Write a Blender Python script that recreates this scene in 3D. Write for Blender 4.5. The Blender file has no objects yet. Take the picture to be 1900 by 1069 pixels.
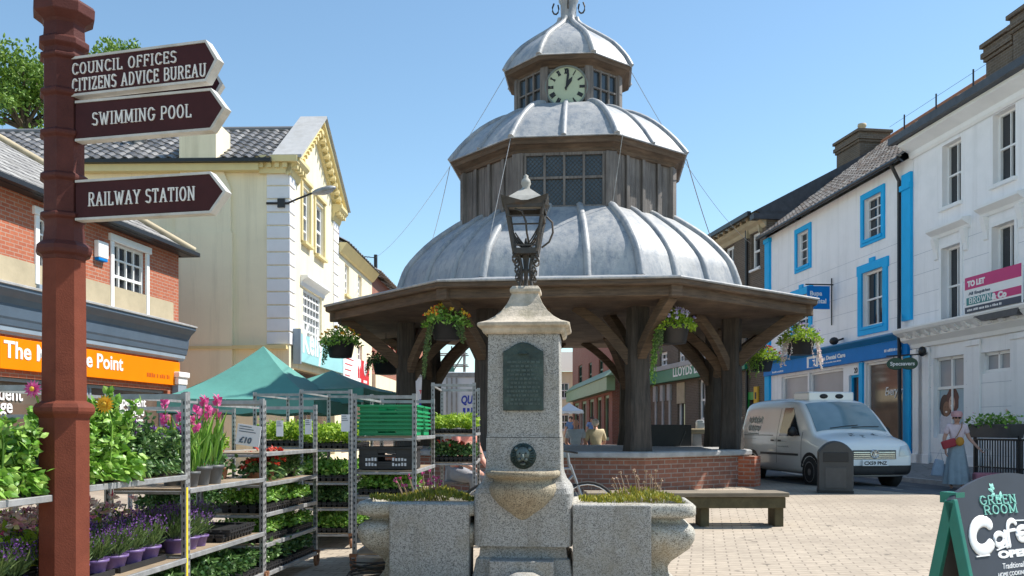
import bpy, math, random
from mathutils import Vector, Matrix
from mathutils.bvhtree import BVHTree
SC = bpy.context.scene
COL = SC.collection
R = math.radians
PI = math.pi
rnd = random.Random(11)

# ------------------------------------------------------------------ camera, world, sun, exposure
F, HX, HY, CAMZ = 1668.0, 950.0, 797.0, 1.25
cd = bpy.data.cameras.new('camera')
cam = bpy.data.objects.new('camera', cd)
COL.objects.link(cam)
cam.location = (0, 0, CAMZ)
cam.rotation_euler = (R(90), 0, 0)
cd.sensor_width = 36
cd.lens = 36 * F / 1900
cd.shift_y = (HY - 534.5) / 1900
cd.clip_end = 2000
SC.camera = cam

SUN_AZ, SUN_EL = R(75), R(54)            # azimuth clockwise from +Y
w = bpy.data.worlds.new('World')
SC.world = w
w.use_nodes = True
wn = w.node_tree.nodes
sky = wn.new('ShaderNodeTexSky')
sky.sky_type = 'NISHITA'
sky.sun_disc = False
sky.sun_elevation = SUN_EL
sky.sun_rotation = SUN_AZ
sky.air_density = 1.05
sky.dust_density = 0.1
sky.ozone_density = 1.6
wn['Background'].inputs[1].default_value = 0.109
tint = wn.new('ShaderNodeMix')          # a slightly greener summer sky
tint.data_type, tint.blend_type = 'RGBA', 'MULTIPLY'
tint.inputs[0].default_value = 1
tint.inputs[7].default_value = (.88, .975, .94, 1)
w.node_tree.links.new(sky.outputs[0], tint.inputs[6])
w.node_tree.links.new(tint.outputs[2], wn['Background'].inputs[0])
sd = bpy.data.lights.new('sun', 'SUN')
sd.energy = 3.9
sd.angle = R(0.53)
sd.color = (1.0, 0.95, 0.87)
sun = bpy.data.objects.new('sun', sd)
COL.objects.link(sun)
sv = Vector((math.sin(SUN_AZ) * math.cos(SUN_EL), math.cos(SUN_AZ) * math.cos(SUN_EL), math.sin(SUN_EL)))
sun.rotation_euler = sv.to_track_quat('Z', 'Y').to_euler()
SC.view_settings.view_transform = 'Standard'
SC.view_settings.look = 'None'
SC.view_settings.gamma = 1
SC.view_settings.exposure = 0.9


def at(px, py, Y):
    return Vector(((px - HX) * Y / F, Y, CAMZ - (py - HY) * Y / F))


def sstep(a, b, x):
    t = min(1, max(0, (x - a) / (b - a)))
    return t * t * (3 - 2 * t)


def zg(x, y):
    """height of the ground"""
    z = 0.17 * sstep(8.5, 14.5, y) * (1 - sstep(6.8, 9.0, x))
    z += -0.05 * max(0, -0.6 - x) * (1 - sstep(9, 15, y)) * sstep(-9, -5, x) if x < 0 else 0
    return z


# ------------------------------------------------------------------ mesh builder
class MB:
    def __init__(s):
        s.v, s.f, s.m, s.s = [], [], [], []
        s.T = None
        s.k = []

    def add(s, vs, fs, m=0, smooth=False):
        b = len(s.v)
        s.k.append((b, len(s.f)))
        if s.T is not None:
            vs = [s.T @ Vector(p) for p in vs]
        s.v += [tuple(p) for p in vs]
        s.f += [tuple(i + b for i in f) for f in fs]
        s.m += [m] * len(fs)
        s.s += [smooth] * len(fs)

    def box(s, x0, x1, y0, y1, z0, z1, m=0):
        s.add([(x0, y0, z0), (x1, y0, z0), (x1, y1, z0), (x0, y1, z0), (x0, y0, z1), (x1, y0, z1), (x1, y1, z1), (x0, y1, z1)],
              [(0, 3, 2, 1), (4, 5, 6, 7), (0, 1, 5, 4), (1, 2, 6, 5), (2, 3, 7, 6), (3, 0, 4, 7)], m)

    def quad(s, a, b, c, d, m=0):
        s.add([a, b, c, d], [(0, 1, 2, 3)], m)

    def prism(s, poly, h0, h1, axis='z', m=0):
        """poly: counter-clockwise 2d points extruded along axis"""
        n = len(poly)

        def P(p, h):
            return (p[0], p[1], h) if axis == 'z' else ((p[0], h, p[1]) if axis == 'y' else (h, p[0], p[1]))
        vs = [P(p, h0) for p in poly] + [P(p, h1) for p in poly]
        fs = [tuple(range(n - 1, -1, -1)), tuple(range(n, 2 * n))]
        fs += [(i, (i + 1) % n, n + (i + 1) % n, n + i) for i in range(n)]
        s.add(vs, fs, m)

    def bar(s, a, b, wd, ht, m=0, up=(0, 0, 1)):
        a, b = Vector(a), Vector(b)
        d = (b - a).normalized()
        u = Vector(up)
        if abs(d.dot(u)) > .98:
            u = Vector((0, 1, 0))
        x = d.cross(u).normalized() * wd / 2
        z = x.cross(d).normalized() * ht / 2
        vs = [a - x - z, a + x - z, a + x + z, a - x + z, b - x - z, b + x - z, b + x + z, b - x + z]
        s.add(vs, [(0, 1, 2, 3), (7, 6, 5, 4), (0, 4, 5, 1), (1, 5, 6, 2), (2, 6, 7, 3), (3, 7, 4, 0)], m)

    def sweep(s, pts, wd, ht, m=0, up=(0, 0, 1)):
        """rectangular section swept along a polyline"""
        pts = [Vector(p) for p in pts]
        vs, fs = [], []
        for i, p in enumerate(pts):
            d = (pts[min(i + 1, len(pts) - 1)] - pts[max(i - 1, 0)]).normalized()
            x = d.cross(Vector(up)).normalized() * wd / 2
            z = x.cross(d).normalized() * ht / 2
            vs += [p - x - z, p + x - z, p + x + z, p - x + z]
        for i in range(len(pts) - 1):
            b = 4 * i
            for k in range(4):
                fs.append((b + k, b + 4 + k, b + 4 + (k + 1) % 4, b + (k + 1) % 4))
        fs += [(0, 1, 2, 3), tuple(4 * (len(pts) - 1) + k for k in (3, 2, 1, 0))]
        s.add(vs, fs, m)

    def tube(s, pts, r, n=6, m=0, caps=True):
        pts = [Vector(p) for p in pts]
        rr = r if isinstance(r, (list, tuple)) else [r] * len(pts)
        vs, fs = [], []
        ref = Vector((0, 0, 1))
        if abs((pts[-1] - pts[0]).normalized().dot(ref)) > .9:
            ref = Vector((0, 1, 0))
        for i, p in enumerate(pts):
            d = (pts[min(i + 1, len(pts) - 1)] - pts[max(i - 1, 0)])
            d = d.normalized() if d.length > 1e-9 else Vector((0, 0, 1))
            x = d.cross(ref)
            x = x.normalized() if x.length > 1e-6 else Vector((1, 0, 0))
            z = x.cross(d)
            for k in range(n):
                a = 2 * PI * k / n
                vs.append(p + (x * math.cos(a) + z * math.sin(a)) * rr[i])
        for i in range(len(pts) - 1):
            for k in range(n):
                fs.append((i * n + k, i * n + (k + 1) % n, (i + 1) * n + (k + 1) % n, (i + 1) * n + k))
        s.add(vs, fs, m, n > 4)
        if caps:
            e = (len(pts) - 1) * n
            s.add(vs[:n], [tuple(range(n - 1, -1, -1))], m)
            s.add(vs[e:e + n], [tuple(range(n))], m)

    def lathe(s, prof, n=16, c=(0, 0, 0), ph=0.0, m=0, smooth=True, facet=False, sx=1, sy=1):
        """prof: [(r,z)] bottom to top. facet=True keeps sides flat (polygonal plan)"""
        def P(r, z, k):
            a = ph + 2 * PI * k / n
            return (c[0] + r * math.sin(a) * sx, c[1] - r * math.cos(a) * sy, c[2] + z)
        if facet:
            for k in range(n):
                vs, fs = [], []
                for (r, z) in prof:
                    vs += [P(r, z, k), P(r, z, k + 1)]
                for i in range(len(prof) - 1):
                    fs.append((2 * i, 2 * i + 1, 2 * i + 3, 2 * i + 2))
                s.add(vs, fs, m, smooth)
        else:
            vs, fs = [], []
            for (r, z) in prof:
                vs += [P(r, z, k) for k in range(n)]
            for i in range(len(prof) - 1):
                for k in range(n):
                    fs.append((i * n + k, i * n + (k + 1) % n, (i + 1) * n + (k + 1) % n, (i + 1) * n + k))
            s.add(vs, fs, m, smooth)
        for idx, rev in ((0, True), (len(prof) - 1, False)):
            if prof[idx][0] > 1e-4:
                ring = [P(prof[idx][0], prof[idx][1], k) for k in range(n)]
                s.add(ring, [tuple(range(n - 1, -1, -1)) if rev else tuple(range(n))], m)

    def ball(s, c, rx, ry=None, rz=None, n=10, k=6, m=0):
        ry = ry or rx
        rz = rz or rx
        prof = [(math.sin(PI * i / k), -math.cos(PI * i / k)) for i in range(k + 1)]
        vs, fs = [], []
        for (r, z) in prof:
            for j in range(n):
                a = 2 * PI * j / n
                vs.append((c[0] + rx * r * math.cos(a), c[1] + ry * r * math.sin(a), c[2] + rz * z))
        for i in range(k):
            for j in range(n):
                fs.append((i * n + j, i * n + (j + 1) % n, (i + 1) * n + (j + 1) % n, (i + 1) * n + j))
        s.add(vs, fs, m, True)

    def leaf(s, p, d, L, wd, m=0, bend=.25, up=None):
        """a folded pointed leaf from p along d"""
        d = d.normalized()
        u = up or Vector((rnd.uniform(-1, 1), rnd.uniform(-1, 1), rnd.uniform(-.2, 1)))
        x = d.cross(u)
        x = x.normalized() if x.length > 1e-5 else Vector((1, 0, 0))
        nz = x.cross(d)
        m1 = p + d * L * .30 + nz * L * bend * .30
        m2 = p + d * L * .68 + nz * L * bend * .22
        tip = p + d * L - nz * L * bend * .30
        k1, k2 = x * wd * .48, x * wd * .40
        dn = nz * wd * .13
        s.add([p, m1 + k1 - dn, m2 + k2 - dn, tip, m2 - k2 - dn, m1 - k1 - dn, (m1 + m2) / 2], [(0, 1, 6), (1, 2, 6), (2, 3, 6), (6, 3, 4), (6, 4, 5), (0, 6, 5)], m)

    def build(s, name, mats, parent=None, bevel=0, loc=None, rz=0, seg=2):
        me = bpy.data.meshes.new(name)
        me.from_pydata(s.v, [], s.f)
        if not isinstance(mats, (list, tuple)):
            mats = [mats]
        for k in mats:
            me.materials.append(k)
        me.polygons.foreach_set('material_index', s.m)
        me.polygons.foreach_set('use_smooth', s.s)
        me.update()
        o = bpy.data.objects.new(name, me)
        COL.objects.link(o)
        if parent:
            o.parent = parent
        if loc is not None:
            o.location = loc
        if rz:
            o.rotation_euler = (0, 0, rz)
        if bevel:
            b = o.modifiers.new('bevel', 'BEVEL')
            b.width = bevel
            b.segments = seg
            b.limit_method = 'ANGLE'
            b.angle_limit = R(40)
        return o


def build_each(mb, name, mat, parent, **kw):
    """every added shape becomes an object of its own"""
    ks = mb.k + [(len(mb.v), len(mb.f))]
    for (v0, f0), (v1, f1) in zip(ks, ks[1:]):
        q = MB()
        q.v = mb.v[v0:v1]
        q.f = [tuple(i - v0 for i in f) for f in mb.f[f0:f1]]
        q.m, q.s = mb.m[f0:f1], mb.s[f0:f1]
        q.build(name, mat, parent, **kw)


def tag(o, label=None, cat=None, group=None, kind=None):
    for k, val in (('label', label), ('category', cat), ('group', group), ('kind', kind)):
        if val:
            o[k] = val
    return o


def thing(name, label, cat, loc=(0, 0, 0), rz=0, group=None, tilt=0):
    o = bpy.data.objects.new(name, None)
    o.empty_display_size = .1
    COL.objects.link(o)
    o.location = loc
    o.rotation_euler = (0, tilt, rz)
    return tag(o, label, cat, group)


KIDS = {}


def copy_tree(o, parent=None):
    c = o.copy()
    COL.objects.link(c)
    if parent:
        c.parent = parent
    for ch in list(o.children):
        copy_tree(ch, c)
    return c


# ------------------------------------------------------------------ materials
def newmat(name):
    m = bpy.data.materials.new(name)
    m.use_nodes = True
    nt = m.node_tree
    return m, nt, nt.nodes, nt.links, nt.nodes['Principled BSDF']


def c4(c):
    return (c[0], c[1], c[2], 1)


def objvec(nt, scale=(1, 1, 1)):
    tc = nt.nodes.new('ShaderNodeTexCoord')
    mp = nt.nodes.new('ShaderNodeMapping')
    mp.inputs['Scale'].default_value = scale
    nt.links.new(tc.outputs['Object'], mp.inputs[0])
    return mp.outputs[0]


def noise(nt, vec, scale, detail=4, rough=.6):
    n = nt.nodes.new('ShaderNodeTexNoise')
    n.inputs['Scale'].default_value = scale
    n.inputs['Detail'].default_value = detail
    n.inputs['Roughness'].default_value = rough
    nt.links.new(vec, n.inputs['Vector'])
    return n.outputs['Fac']


def ramp(nt, fac, stops):
    r = nt.nodes.new('ShaderNodeValToRGB')
    e = r.color_ramp.elements
    while len(e) < len(stops):
        e.new(.5)
    for i, (p, c) in enumerate(stops):
        e[i].position = p
        e[i].color = c4(c) if not isinstance(c, (int, float)) else (c, c, c, 1)
    nt.links.new(fac, r.inputs[0])
    return r.outputs[0]


def mix(nt, fac, a, b, mode='MIX'):
    n = nt.nodes.new('ShaderNodeMix')
    n.data_type = 'RGBA'
    n.blend_type = mode
    for sock, val in ((n.inputs[0], fac), (n.inputs[6], a), (n.inputs[7], b)):
        if isinstance(val, (int, float)):
            sock.default_value = val
        elif isinstance(val, tuple):
            sock.default_value = c4(val)
        else:
            nt.links.new(val, sock)
    return n.outputs[2]


def bump(nt, height, strength, dist, bsdf):
    b = nt.nodes.new('ShaderNodeBump')
    b.inputs['Strength'].default_value = strength
    b.inputs['Distance'].default_value = dist
    nt.links.new(height, b.inputs['Height'])
    nt.links.new(b.outputs[0], bsdf.inputs['Normal'])


def pm(name, col, rough=.6, var=.18, scale=3, bmp=0, bscale=60, metal=0, stain=None, stretch=(1, 1, 1), spec=.5, coat=0, streak=None, amt=.5):
    """painted / plain surface with two scales of unevenness and an optional stain colour"""
    m, nt, nd, lk, b = newmat(name)
    vec = objvec(nt, stretch)
    n1 = noise(nt, vec, scale, 6, .65)
    lo = tuple(c * (1 - var) for c in col)
    hi = tuple(min(1, c * (1 + var)) for c in col)
    c = ramp(nt, n1, [(.3, lo), (.7, hi)])
    if stain:
        n2 = noise(nt, vec, scale * .37, 8, .7)
        c = mix(nt, ramp(nt, n2, [(.52, 0), (.72, .75)]), c, stain)
    if streak:
        n3 = noise(nt, objvec(nt, (3.2, 3.2, .16)), 1.0, 9, .72)
        c = mix(nt, ramp(nt, n3, [(.5, 0), (.72, amt)]), c, streak)
        n4 = noise(nt, objvec(nt), .45, 9, .75)
        c = mix(nt, ramp(nt, n4, [(.55, 0), (.68, amt * .7)]), c, tuple(k * .93 for k in col))
    lk.new(c, b.inputs['Base Color'])
    b.inputs['Roughness'].default_value = rough
    b.inputs['Metallic'].default_value = metal
    b.inputs['Specular IOR Level'].default_value = spec
    b.inputs['Coat Weight'].default_value = coat
    if bmp:
        bump(nt, noise(nt, vec, bscale, 5), bmp, .01, b)
    return m


def wallvec(nt):
    """(along wall, height) from object coordinates whatever way the wall faces"""
    tc = nt.nodes.new('ShaderNodeTexCoord')
    sp = nt.nodes.new('ShaderNodeSeparateXYZ')
    nt.links.new(tc.outputs['Object'], sp.inputs[0])
    sn = nt.nodes.new('ShaderNodeSeparateXYZ')
    nt.links.new(tc.outputs['Normal'], sn.inputs[0])
    ab = nt.nodes.new('ShaderNodeMath')
    ab.operation = 'ABSOLUTE'
    nt.links.new(sn.outputs[0], ab.inputs[0])
    gt = nt.nodes.new('ShaderNodeMath')
    gt.operation = 'GREATER_THAN'
    gt.inputs[1].default_value = .75
    nt.links.new(ab.outputs[0], gt.inputs[0])
    mx = nt.nodes.new('ShaderNodeMix')
    nt.links.new(gt.outputs[0], mx.inputs[0])
    nt.links.new(sp.outputs[0], mx.inputs[2])
    nt.links.new(sp.outputs[1], mx.inputs[3])
    cb = nt.nodes.new('ShaderNodeCombineXYZ')
    nt.links.new(mx.outputs[0], cb.inputs[0])
    nt.links.new(sp.outputs[2], cb.inputs[1])
    return cb.outputs[0], tc.outputs['Object']


def brickmat(name, c1, c2, mortar, bw=.225, bh=.075, ms=.01, dark=None):
    m, nt, nd, lk, b = newmat(name)
    vec, ov = wallvec(nt)
    t = nd.new('ShaderNodeTexBrick')
    t.inputs['Scale'].default_value = 1
    t.inputs['Brick Width'].default_value = bw
    t.inputs['Row Height'].default_value = bh
    t.inputs['Mortar Size'].default_value = ms
    t.inputs['Mortar Smooth'].default_value = .3
    t.inputs['Bias'].default_value = -.1
    t.inputs['Color1'].default_value = c4(c1)
    t.inputs['Color2'].default_value = c4(c2)
    t.inputs['Mortar'].default_value = c4(mortar)
    lk.new(vec, t.inputs['Vector'])
    n1 = noise(nt, ov, 1.1, 8, .7)
    col = mix(nt, ramp(nt, n1, [(.3, 0), (.75, .7)]), t.outputs[0], dark or tuple(k * .6 for k in c1))
    n2 = noise(nt, ov, 14, 4, .6)
    col = mix(nt, .35, col, ramp(nt, n2, [(.3, .35), (.7, 1.)]), 'MULTIPLY')
    lk.new(col, b.inputs['Base Color'])
    b.inputs['Roughness'].default_value = .85
    bump(nt, t.outputs['Fac'], -.5, .01, b)
    return m


def tilemat(name, c1, c2, gap, bw, bh, ms=.012, moss=None):
    """roof tiles laid out over (along eave, up slope) = object x and z stretched"""
    m, nt, nd, lk, b = newmat(name)
    vec, ov = wallvec(nt)
    t = nd.new('ShaderNodeTexBrick')
    t.inputs['Scale'].default_value = 1
    t.inputs['Brick Width'].default_value = bw
    t.inputs['Row Height'].default_value = bh
    t.inputs['Mortar Size'].default_value = ms
    t.inputs['Color1'].default_value = c4(c1)
    t.inputs['Color2'].default_value = c4(c2)
    t.inputs['Mortar'].default_value = c4(gap)
    lk.new(vec, t.inputs['Vector'])
    col = t.outputs[0]
    n1 = noise(nt, ov, 1.3, 8, .75)
    col = mix(nt, ramp(nt, n1, [(.48, 0), (.62, .8)]), col, moss or tuple(k * .5 for k in c1))
    n2 = noise(nt, ov, 9, 4, .6)
    col = mix(nt, .5, col, ramp(nt, n2, [(.3, .3), (.7, 1.)]), 'MULTIPLY')
    lk.new(col, b.inputs['Base Color'])
    b.inputs['Roughness'].default_value = .8
    bump(nt, t.outputs['Fac'], -.8, .03, b)
    return m


def woodmat(name, c1, c2, stretch, rough=.8):
    m, nt, nd, lk, b = newmat(name)
    vec = objvec(nt, stretch)
    n1 = noise(nt, vec, 2.2, 8, .7)
    c = ramp(nt, n1, [(.25, c1), (.5, tuple((p + q) / 2 for p, q in zip(c1, c2))), (.75, c2)])
    n2 = noise(nt, objvec(nt), .9, 5)
    c = mix(nt, ramp(nt, n2, [(.4, 0), (.7, .6)]), c, tuple(k * .55 for k in c1))
    lk.new(c, b.inputs['Base Color'])
    b.inputs['Roughness'].default_value = rough
    bump(nt, n1, .6, .02, b)
    return m


def granitemat(name, base, dark, moss):
    m, nt, nd, lk, b = newmat(name)
    vec = objvec(nt)
    v = nd.new('ShaderNodeTexVoronoi')
    v.inputs['Scale'].default_value = 170
    lk.new(vec, v.inputs['Vector'])
    sp = nd.new('ShaderNodeSeparateColor')
    lk.new(v.outputs['Color'], sp.inputs[0])
    c = ramp(nt, sp.outputs[0], [(0, dark), (.2, tuple(k * .6 for k in base)), (.42, base), (.8, tuple(min(1, k * 1.3) for k in base))])
    n2 = noise(nt, vec, 2.2, 8, .75)
    c = mix(nt, ramp(nt, n2, [(.47, 0), (.7, .65)]), c, moss)
    n3 = noise(nt, objvec(nt, (5, 5, .7)), 1.5, 6, .7)
    c = mix(nt, ramp(nt, n3, [(.55, 0), (.75, .45)]), c, tuple(k * .5 for k in moss))
    lk.new(c, b.inputs['Base Color'])
    b.inputs['Roughness'].default_value = .75
    bump(nt, noise(nt, vec, 60, 4), .35, .01, b)
    return m


def leadmat(name):
    m, nt, nd, lk, b = newmat(name)
    vec = objvec(nt)
    n1 = noise(nt, vec, 1.1, 8, .7)
    c = ramp(nt, n1, [(.25, (.23, .245, .27)), (.5, (.36, .365, .37)), (.75, (.50, .49, .47))])
    n2 = noise(nt, objvec(nt, (3.5, 3.5, .30)), 1.6, 9, .78)
    c = mix(nt, ramp(nt, n2, [(.46, 0), (.66, .75)]), c, (.12, .16, .215))
    n5 = noise(nt, objvec(nt, (5, 5, .4)), 1.3, 9, .78)
    c = mix(nt, ramp(nt, n5, [(.56, 0), (.70, .6)]), c, (.52, .51, .49))
    n3 = noise(nt, vec, 7, 8, .8)
    c = mix(nt, ramp(nt, n3, [(.58, 0), (.70, .7)]), c, (.13, .13, .125))
    lk.new(c, b.inputs['Base Color'])
    b.inputs['Roughness'].default_value = .5
    bump(nt, noise(nt, vec, 4, 6), .35, .04, b)
    return m


def leafmat(name, cols, rough=.55, trans=.25):
    m, nt, nd, lk, b = newmat(name)
    g = nd.new('ShaderNodeNewGeometry')
    c = ramp(nt, g.outputs['Random Per Island'], [(i / max(1, len(cols) - 1), k) for i, k in enumerate(cols)])
    lk.new(c, b.inputs['Base Color'])
    b.inputs['Roughness'].default_value = rough
    tr = nd.new('ShaderNodeBsdfTranslucent')
    lk.new(c, tr.inputs[0])
    ms = nd.new('ShaderNodeMixShader')
    ms.inputs[0].default_value = trans
    lk.new(b.outputs[0], ms.inputs[1])
    lk.new(tr.outputs[0], ms.inputs[2])
    lk.new(ms.outputs[0], nd['Material Output'].inputs[0])
    return m


def glassmat(name, tint=(.02, .025, .03), rough=.04, patch=None):
    m, nt, nd, lk, b = newmat(name)
    c = ramp(nt, noise(nt, objvec(nt), .9, 3), [(.35, tint), (.7, patch or tuple(k * 2.2 for k in tint))])
    lk.new(c, b.inputs['Base Color'])
    b.inputs['Roughness'].default_value = rough
    b.inputs['Specular IOR Level'].default_value = .55
    return m


M = {}
M['white'] = pm('white_paint', (.84, .84, .83), .5, .05, 2)
M['wall_white'] = pm('white_render', (.90, .89, .89), .75, .04, 1.2, .25, 25, stain=(.74, .75, .75), streak=(.55, .55, .54), amt=.4)
M['joint'] = pm('render_joint', (.5, .52, .56), .8, .1, 2)
M['cream'] = pm('cream_render', (.88, .78, .555), .75, .05, .8, .25, 20, stain=(.74, .65, .42), streak=(.52, .45, .30), amt=.45)
M['cream_trim'] = pm('cream_trim', (.72, .60, .30), .6, .06, 2)
M['quoin'] = pm('quoin_paint', (.78, .78, .80), .7, .04, 2, .2, 30)
M['sky_blue'] = pm('sky_blue_paint', (.015, .42, .82), .5, .06, 3, spec=.12)
M['deep_blue'] = pm('deep_blue_paint', (.004, .19, .56), .5, .08, 2, spec=.12)
M['navy'] = pm('slate_blue_paint', (.085, .12, .165), .5, .1, 3)
M['navy_light'] = pm('grey_blue_paint', (.25, .31, .37), .5, .1, 3)
M['orange'] = pm('orange_sign', (.90, .23, .002), .55, .04, 2, spec=.08)
M['black'] = pm('black_paint', (.012, .012, .014), .5, .2, 5)
M['iron'] = pm('old_iron', (.045, .043, .04), .65, .3, 20, .3, 80, stain=(.13, .08, .05))
M['dark_plastic'] = pm('dark_plastic', (.02, .02, .022), .5, .2, 8)
M['grey_pot'] = pm('grey_plastic', (.10, .105, .11), .5, .15, 8)
M['purple_pot'] = pm('purple_plastic', (.16, .10, .27), .45, .12, 8)
M['terracotta'] = pm('brown_pot', (.22, .10, .05), .7, .2, 8)
M['green_crate'] = pm('green_plastic', (.005, .27, .10), .45, .15, 6)
M['galv'] = pm('galvanised_steel', (.33, .335, .34), .5, .3, 9, metal=.35, stain=(.2, .18, .15))
M['ply'] = woodmat('shelf_plywood', (.22, .16, .10), (.42, .33, .23), (14, 1, 1))
M['canopy'] = pm('green_canvas', (.09, .285, .245), .7, .1, 2, .3, 8)
M['soil'] = pm('soil', (.035, .024, .017), .95, .4, 15, .5, 40)
M['lead'] = leadmat('lead_sheet')
M['oak_h'] = woodmat('oak_beam', (.04, .026, .017), (.20, .135, .088), (1.2, 1.2, 14))
M['oak_shaded'] = woodmat('shaded_oak', (.018, .012, .009), (.085, .058, .04), (1.2, 1.2, 14))  # shade under the eaves put into a darker copy of the beam oak
M['oak_v'] = woodmat('oak_post', (.012, .011, .011), (.10, .082, .068), (11, 11, .8))
M['oak_grey'] = woodmat('grey_oak', (.075, .066, .06), (.30, .27, .25), (13, 13, .8))
M['granite'] = granitemat('granite', (.33, .32, .30), (.12, .12, .115), (.27, .235, .17))
M['stained_granite'] = granitemat('stained_granite', (.33, .28, .20), (.09, .07, .05), (.20, .14, .075))
M['capstone'] = pm('capstone', (.50, .43, .34), .85, .3, 8, .6, 50, stain=(.17, .15, .07), streak=(.12, .11, .06), amt=.7)
M['bronze'] = pm('bronze', (.035, .055, .05), .45, .35, 12, .5, 60, metal=.4, stain=(.09, .13, .11))
M['maroon'] = pm('maroon_paint', (.165, .048, .03), .6, .12, 9, .25, 120, stain=(.115, .034, .024), spec=.08)
M['maroon_head'] = pm('dark_maroon_paint', (.085, .027, .022), .5, .18, 9, .3, 120, stain=(.13, .045, .032), spec=.15)
M['maroon_board'] = pm('maroon_board', (.050, .012, .013), .55, .15, 9, spec=.2)
M['sign_edge'] = pm('sign_edge', (.52, .51, .48), .5, .15, 8, stain=(.30, .25, .15))
M['letter'] = pm('letter_white', (.74, .73, .70), .5, .06, 9)
M['text_white'] = pm('text_white', (.85, .85, .85), .5, .02, 4)
M['brick_red'] = brickmat('red_brick', (.55, .165, .075), (.42, .105, .05), (.46, .36, .28), dark=(.36, .10, .055))
M['brick_far'] = brickmat('far_red_brick', (.40, .13, .07), (.33, .10, .06), (.36, .3, .25), dark=(.28, .09, .06))
M['brick_brown'] = brickmat('brown_brick', (.17, .125, .085), (.11, .08, .06), (.24, .21, .18), dark=(.10, .075, .05))
M['brick_plinth'] = brickmat('plinth_brick', (.40, .15, .09), (.26, .10, .065), (.40, .34, .29), bw=.24, bh=.08, dark=(.17, .085, .06))
M['coping'] = pm('stone_coping', (.36, .36, .36), .8, .2, 5, .4, 40, stain=(.22, .22, .2))
M['slate'] = tilemat('slate_tiles', (.44, .43, .41), (.26, .25, .245), (.03, .03, .03), .34, .17, .022, moss=(.25, .24, .22))
M['pantile'] = pm('dark_pantile', (.075, .073, .075), .45, .3, 9, .3, 40, stain=(.15, .145, .14))
M['pantile_l'] = pm('mottled_pantile', (.20, .17, .15), .7, .45, 9, .3, 40, stain=(.07, .055, .045))
M['slate_dark'] = pm('dark_slate', (.05, .055, .065), .5, .3, 5, .3, 30)
M['ridge'] = pm('ridge_tile', (.35, .14, .07), .8, .2, 6)
M['gutter'] = pm('black_gutter', (.015, .015, .017), .4, .2, 6)
M['glass'] = glassmat('window_glass', (.012, .015, .02), .05)
M['glass_painted_sky'] = glassmat('windscreen_painted_sky', (.16, .25, .29), .06, (.28, .38, .42))  # bright sky reflection painted into the base colour
M['curtain'] = glassmat('shop_glass', (.10, .07, .055), .06, (.17, .12, .09))
M['blind'] = glassmat('grey_blind', (.30, .31, .33), .3, (.36, .37, .4))
M['lattice'] = glassmat('leaded_glass', (.025, .035, .045), .2, (.07, .09, .11))
M['pave'] = None
M['skin'] = pm('skin', (.62, .34, .25), .55, .08, 12)
M['leaf'] = leafmat('mid_leaves', [(.07, .19, .02), (.18, .38, .04), (.38, .56, .13)], .42)
M['leaf_dark'] = leafmat('dark_leaves', [(.025, .08, .018), (.075, .17, .04), (.20, .32, .11)], .42)
M['leaf_lime'] = leafmat('lime_leaves', [(.14, .28, .015), (.30, .46, .03), (.45, .58, .07)], trans=.35)
M['leaf_grey'] = leafmat('silver_leaves', [(.06, .12, .04), (.13, .21, .06), (.22, .30, .10)])
M['leaf_tree'] = leafmat('tree_leaves', [(.07, .15, .018), (.14, .25, .03), (.24, .38, .06)])
M['moss'] = leafmat('moss_leaves', [(.13, .15, .015), (.26, .27, .025), (.42, .34, .04)])
M['petal_pink'] = leafmat('pink_petals', [(.55, .05, .22), (.75, .10, .35), (.80, .22, .45)])
M['petal_mix'] = leafmat('mixed_petals', [(.85, .25, .02), (.85, .66, .04), (.75, .06, .03), (.9, .75, .08), (.85, .72, .1)])
M['petal_violet'] = leafmat('violet_petals', [(.10, .03, .20), (.18, .06, .30), (.26, .12, .40)])
M['petal_blue'] = leafmat('blue_white_petals', [(.25, .22, .6), (.75, .72, .8), (.45, .35, .7)])
M['petal_red'] = leafmat('red_petals', [(.50, .03, .02), (.65, .08, .03), (.40, .02, .03)])
M['petal_yellow'] = leafmat('yellow_petals', [(.80, .42, .02), (.85, .55, .05), (.75, .35, .02)])
M['petal_mixpink'] = leafmat('pink_white_petals', [(.75, .10, .25), (.85, .80, .75), (.8, .35, .5), (.85, .75, .35)])
M['petal_white'] = leafmat('white_petals', [(.8, .75, .7), (.85, .82, .7), (.8, .5, .6)])
M['stalk'] = leafmat('dry_stalks', [(.40, .27, .20), (.50, .36, .26), (.32, .22, .12)])
M['trunk'] = woodmat('tree_bark', (.06, .045, .03), (.16, .12, .08), (8, 8, 1))
M['card'] = pm('card_white', (.72, .72, .74), .7, .05, 6)
M['van'] = pm('van_white', (.86, .86, .84), .25, .03, 2, coat=.4)
M['tyre'] = pm('tyre', (.018, .018, .018), .8, .2, 10)
M['rim'] = pm('steel_rim', (.22, .22, .22), .45, .2, 10, metal=.5)
M['chrome'] = pm('chrome', (.6, .6, .6), .2, .1, 5, metal=.9)
M['bin'] = pm('bin_grey', (.045, .046, .048), .5, .2, 6)
M['red'] = pm('red_sign', (.62, .02, .03), .45, .05, 3)
M['magenta'] = pm('magenta_sign', (.55, .01, .16), .45, .04, 3)
M['teal'] = pm('teal_sign', (.01, .22, .23), .45, .05, 3)
M['aqua'] = pm('aqua_sign', (.33, .64, .66), .5, .05, 2)
M['bank_green'] = pm('green_fascia', (.01, .20, .11), .45, .08, 2)
M['pale_green'] = pm('pale_green_paint', (.27, .38, .22), .55, .1, 2)
M['board_green'] = pm('green_board_paint', (.008, .16, .115), .45, .15, 8)
M['chalk'] = pm('chalkboard', (.028, .035, .05), .6, .3, 3)
M['mint'] = pm('mint_letter', (.30, .68, .58), .6, .08, 9)
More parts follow.
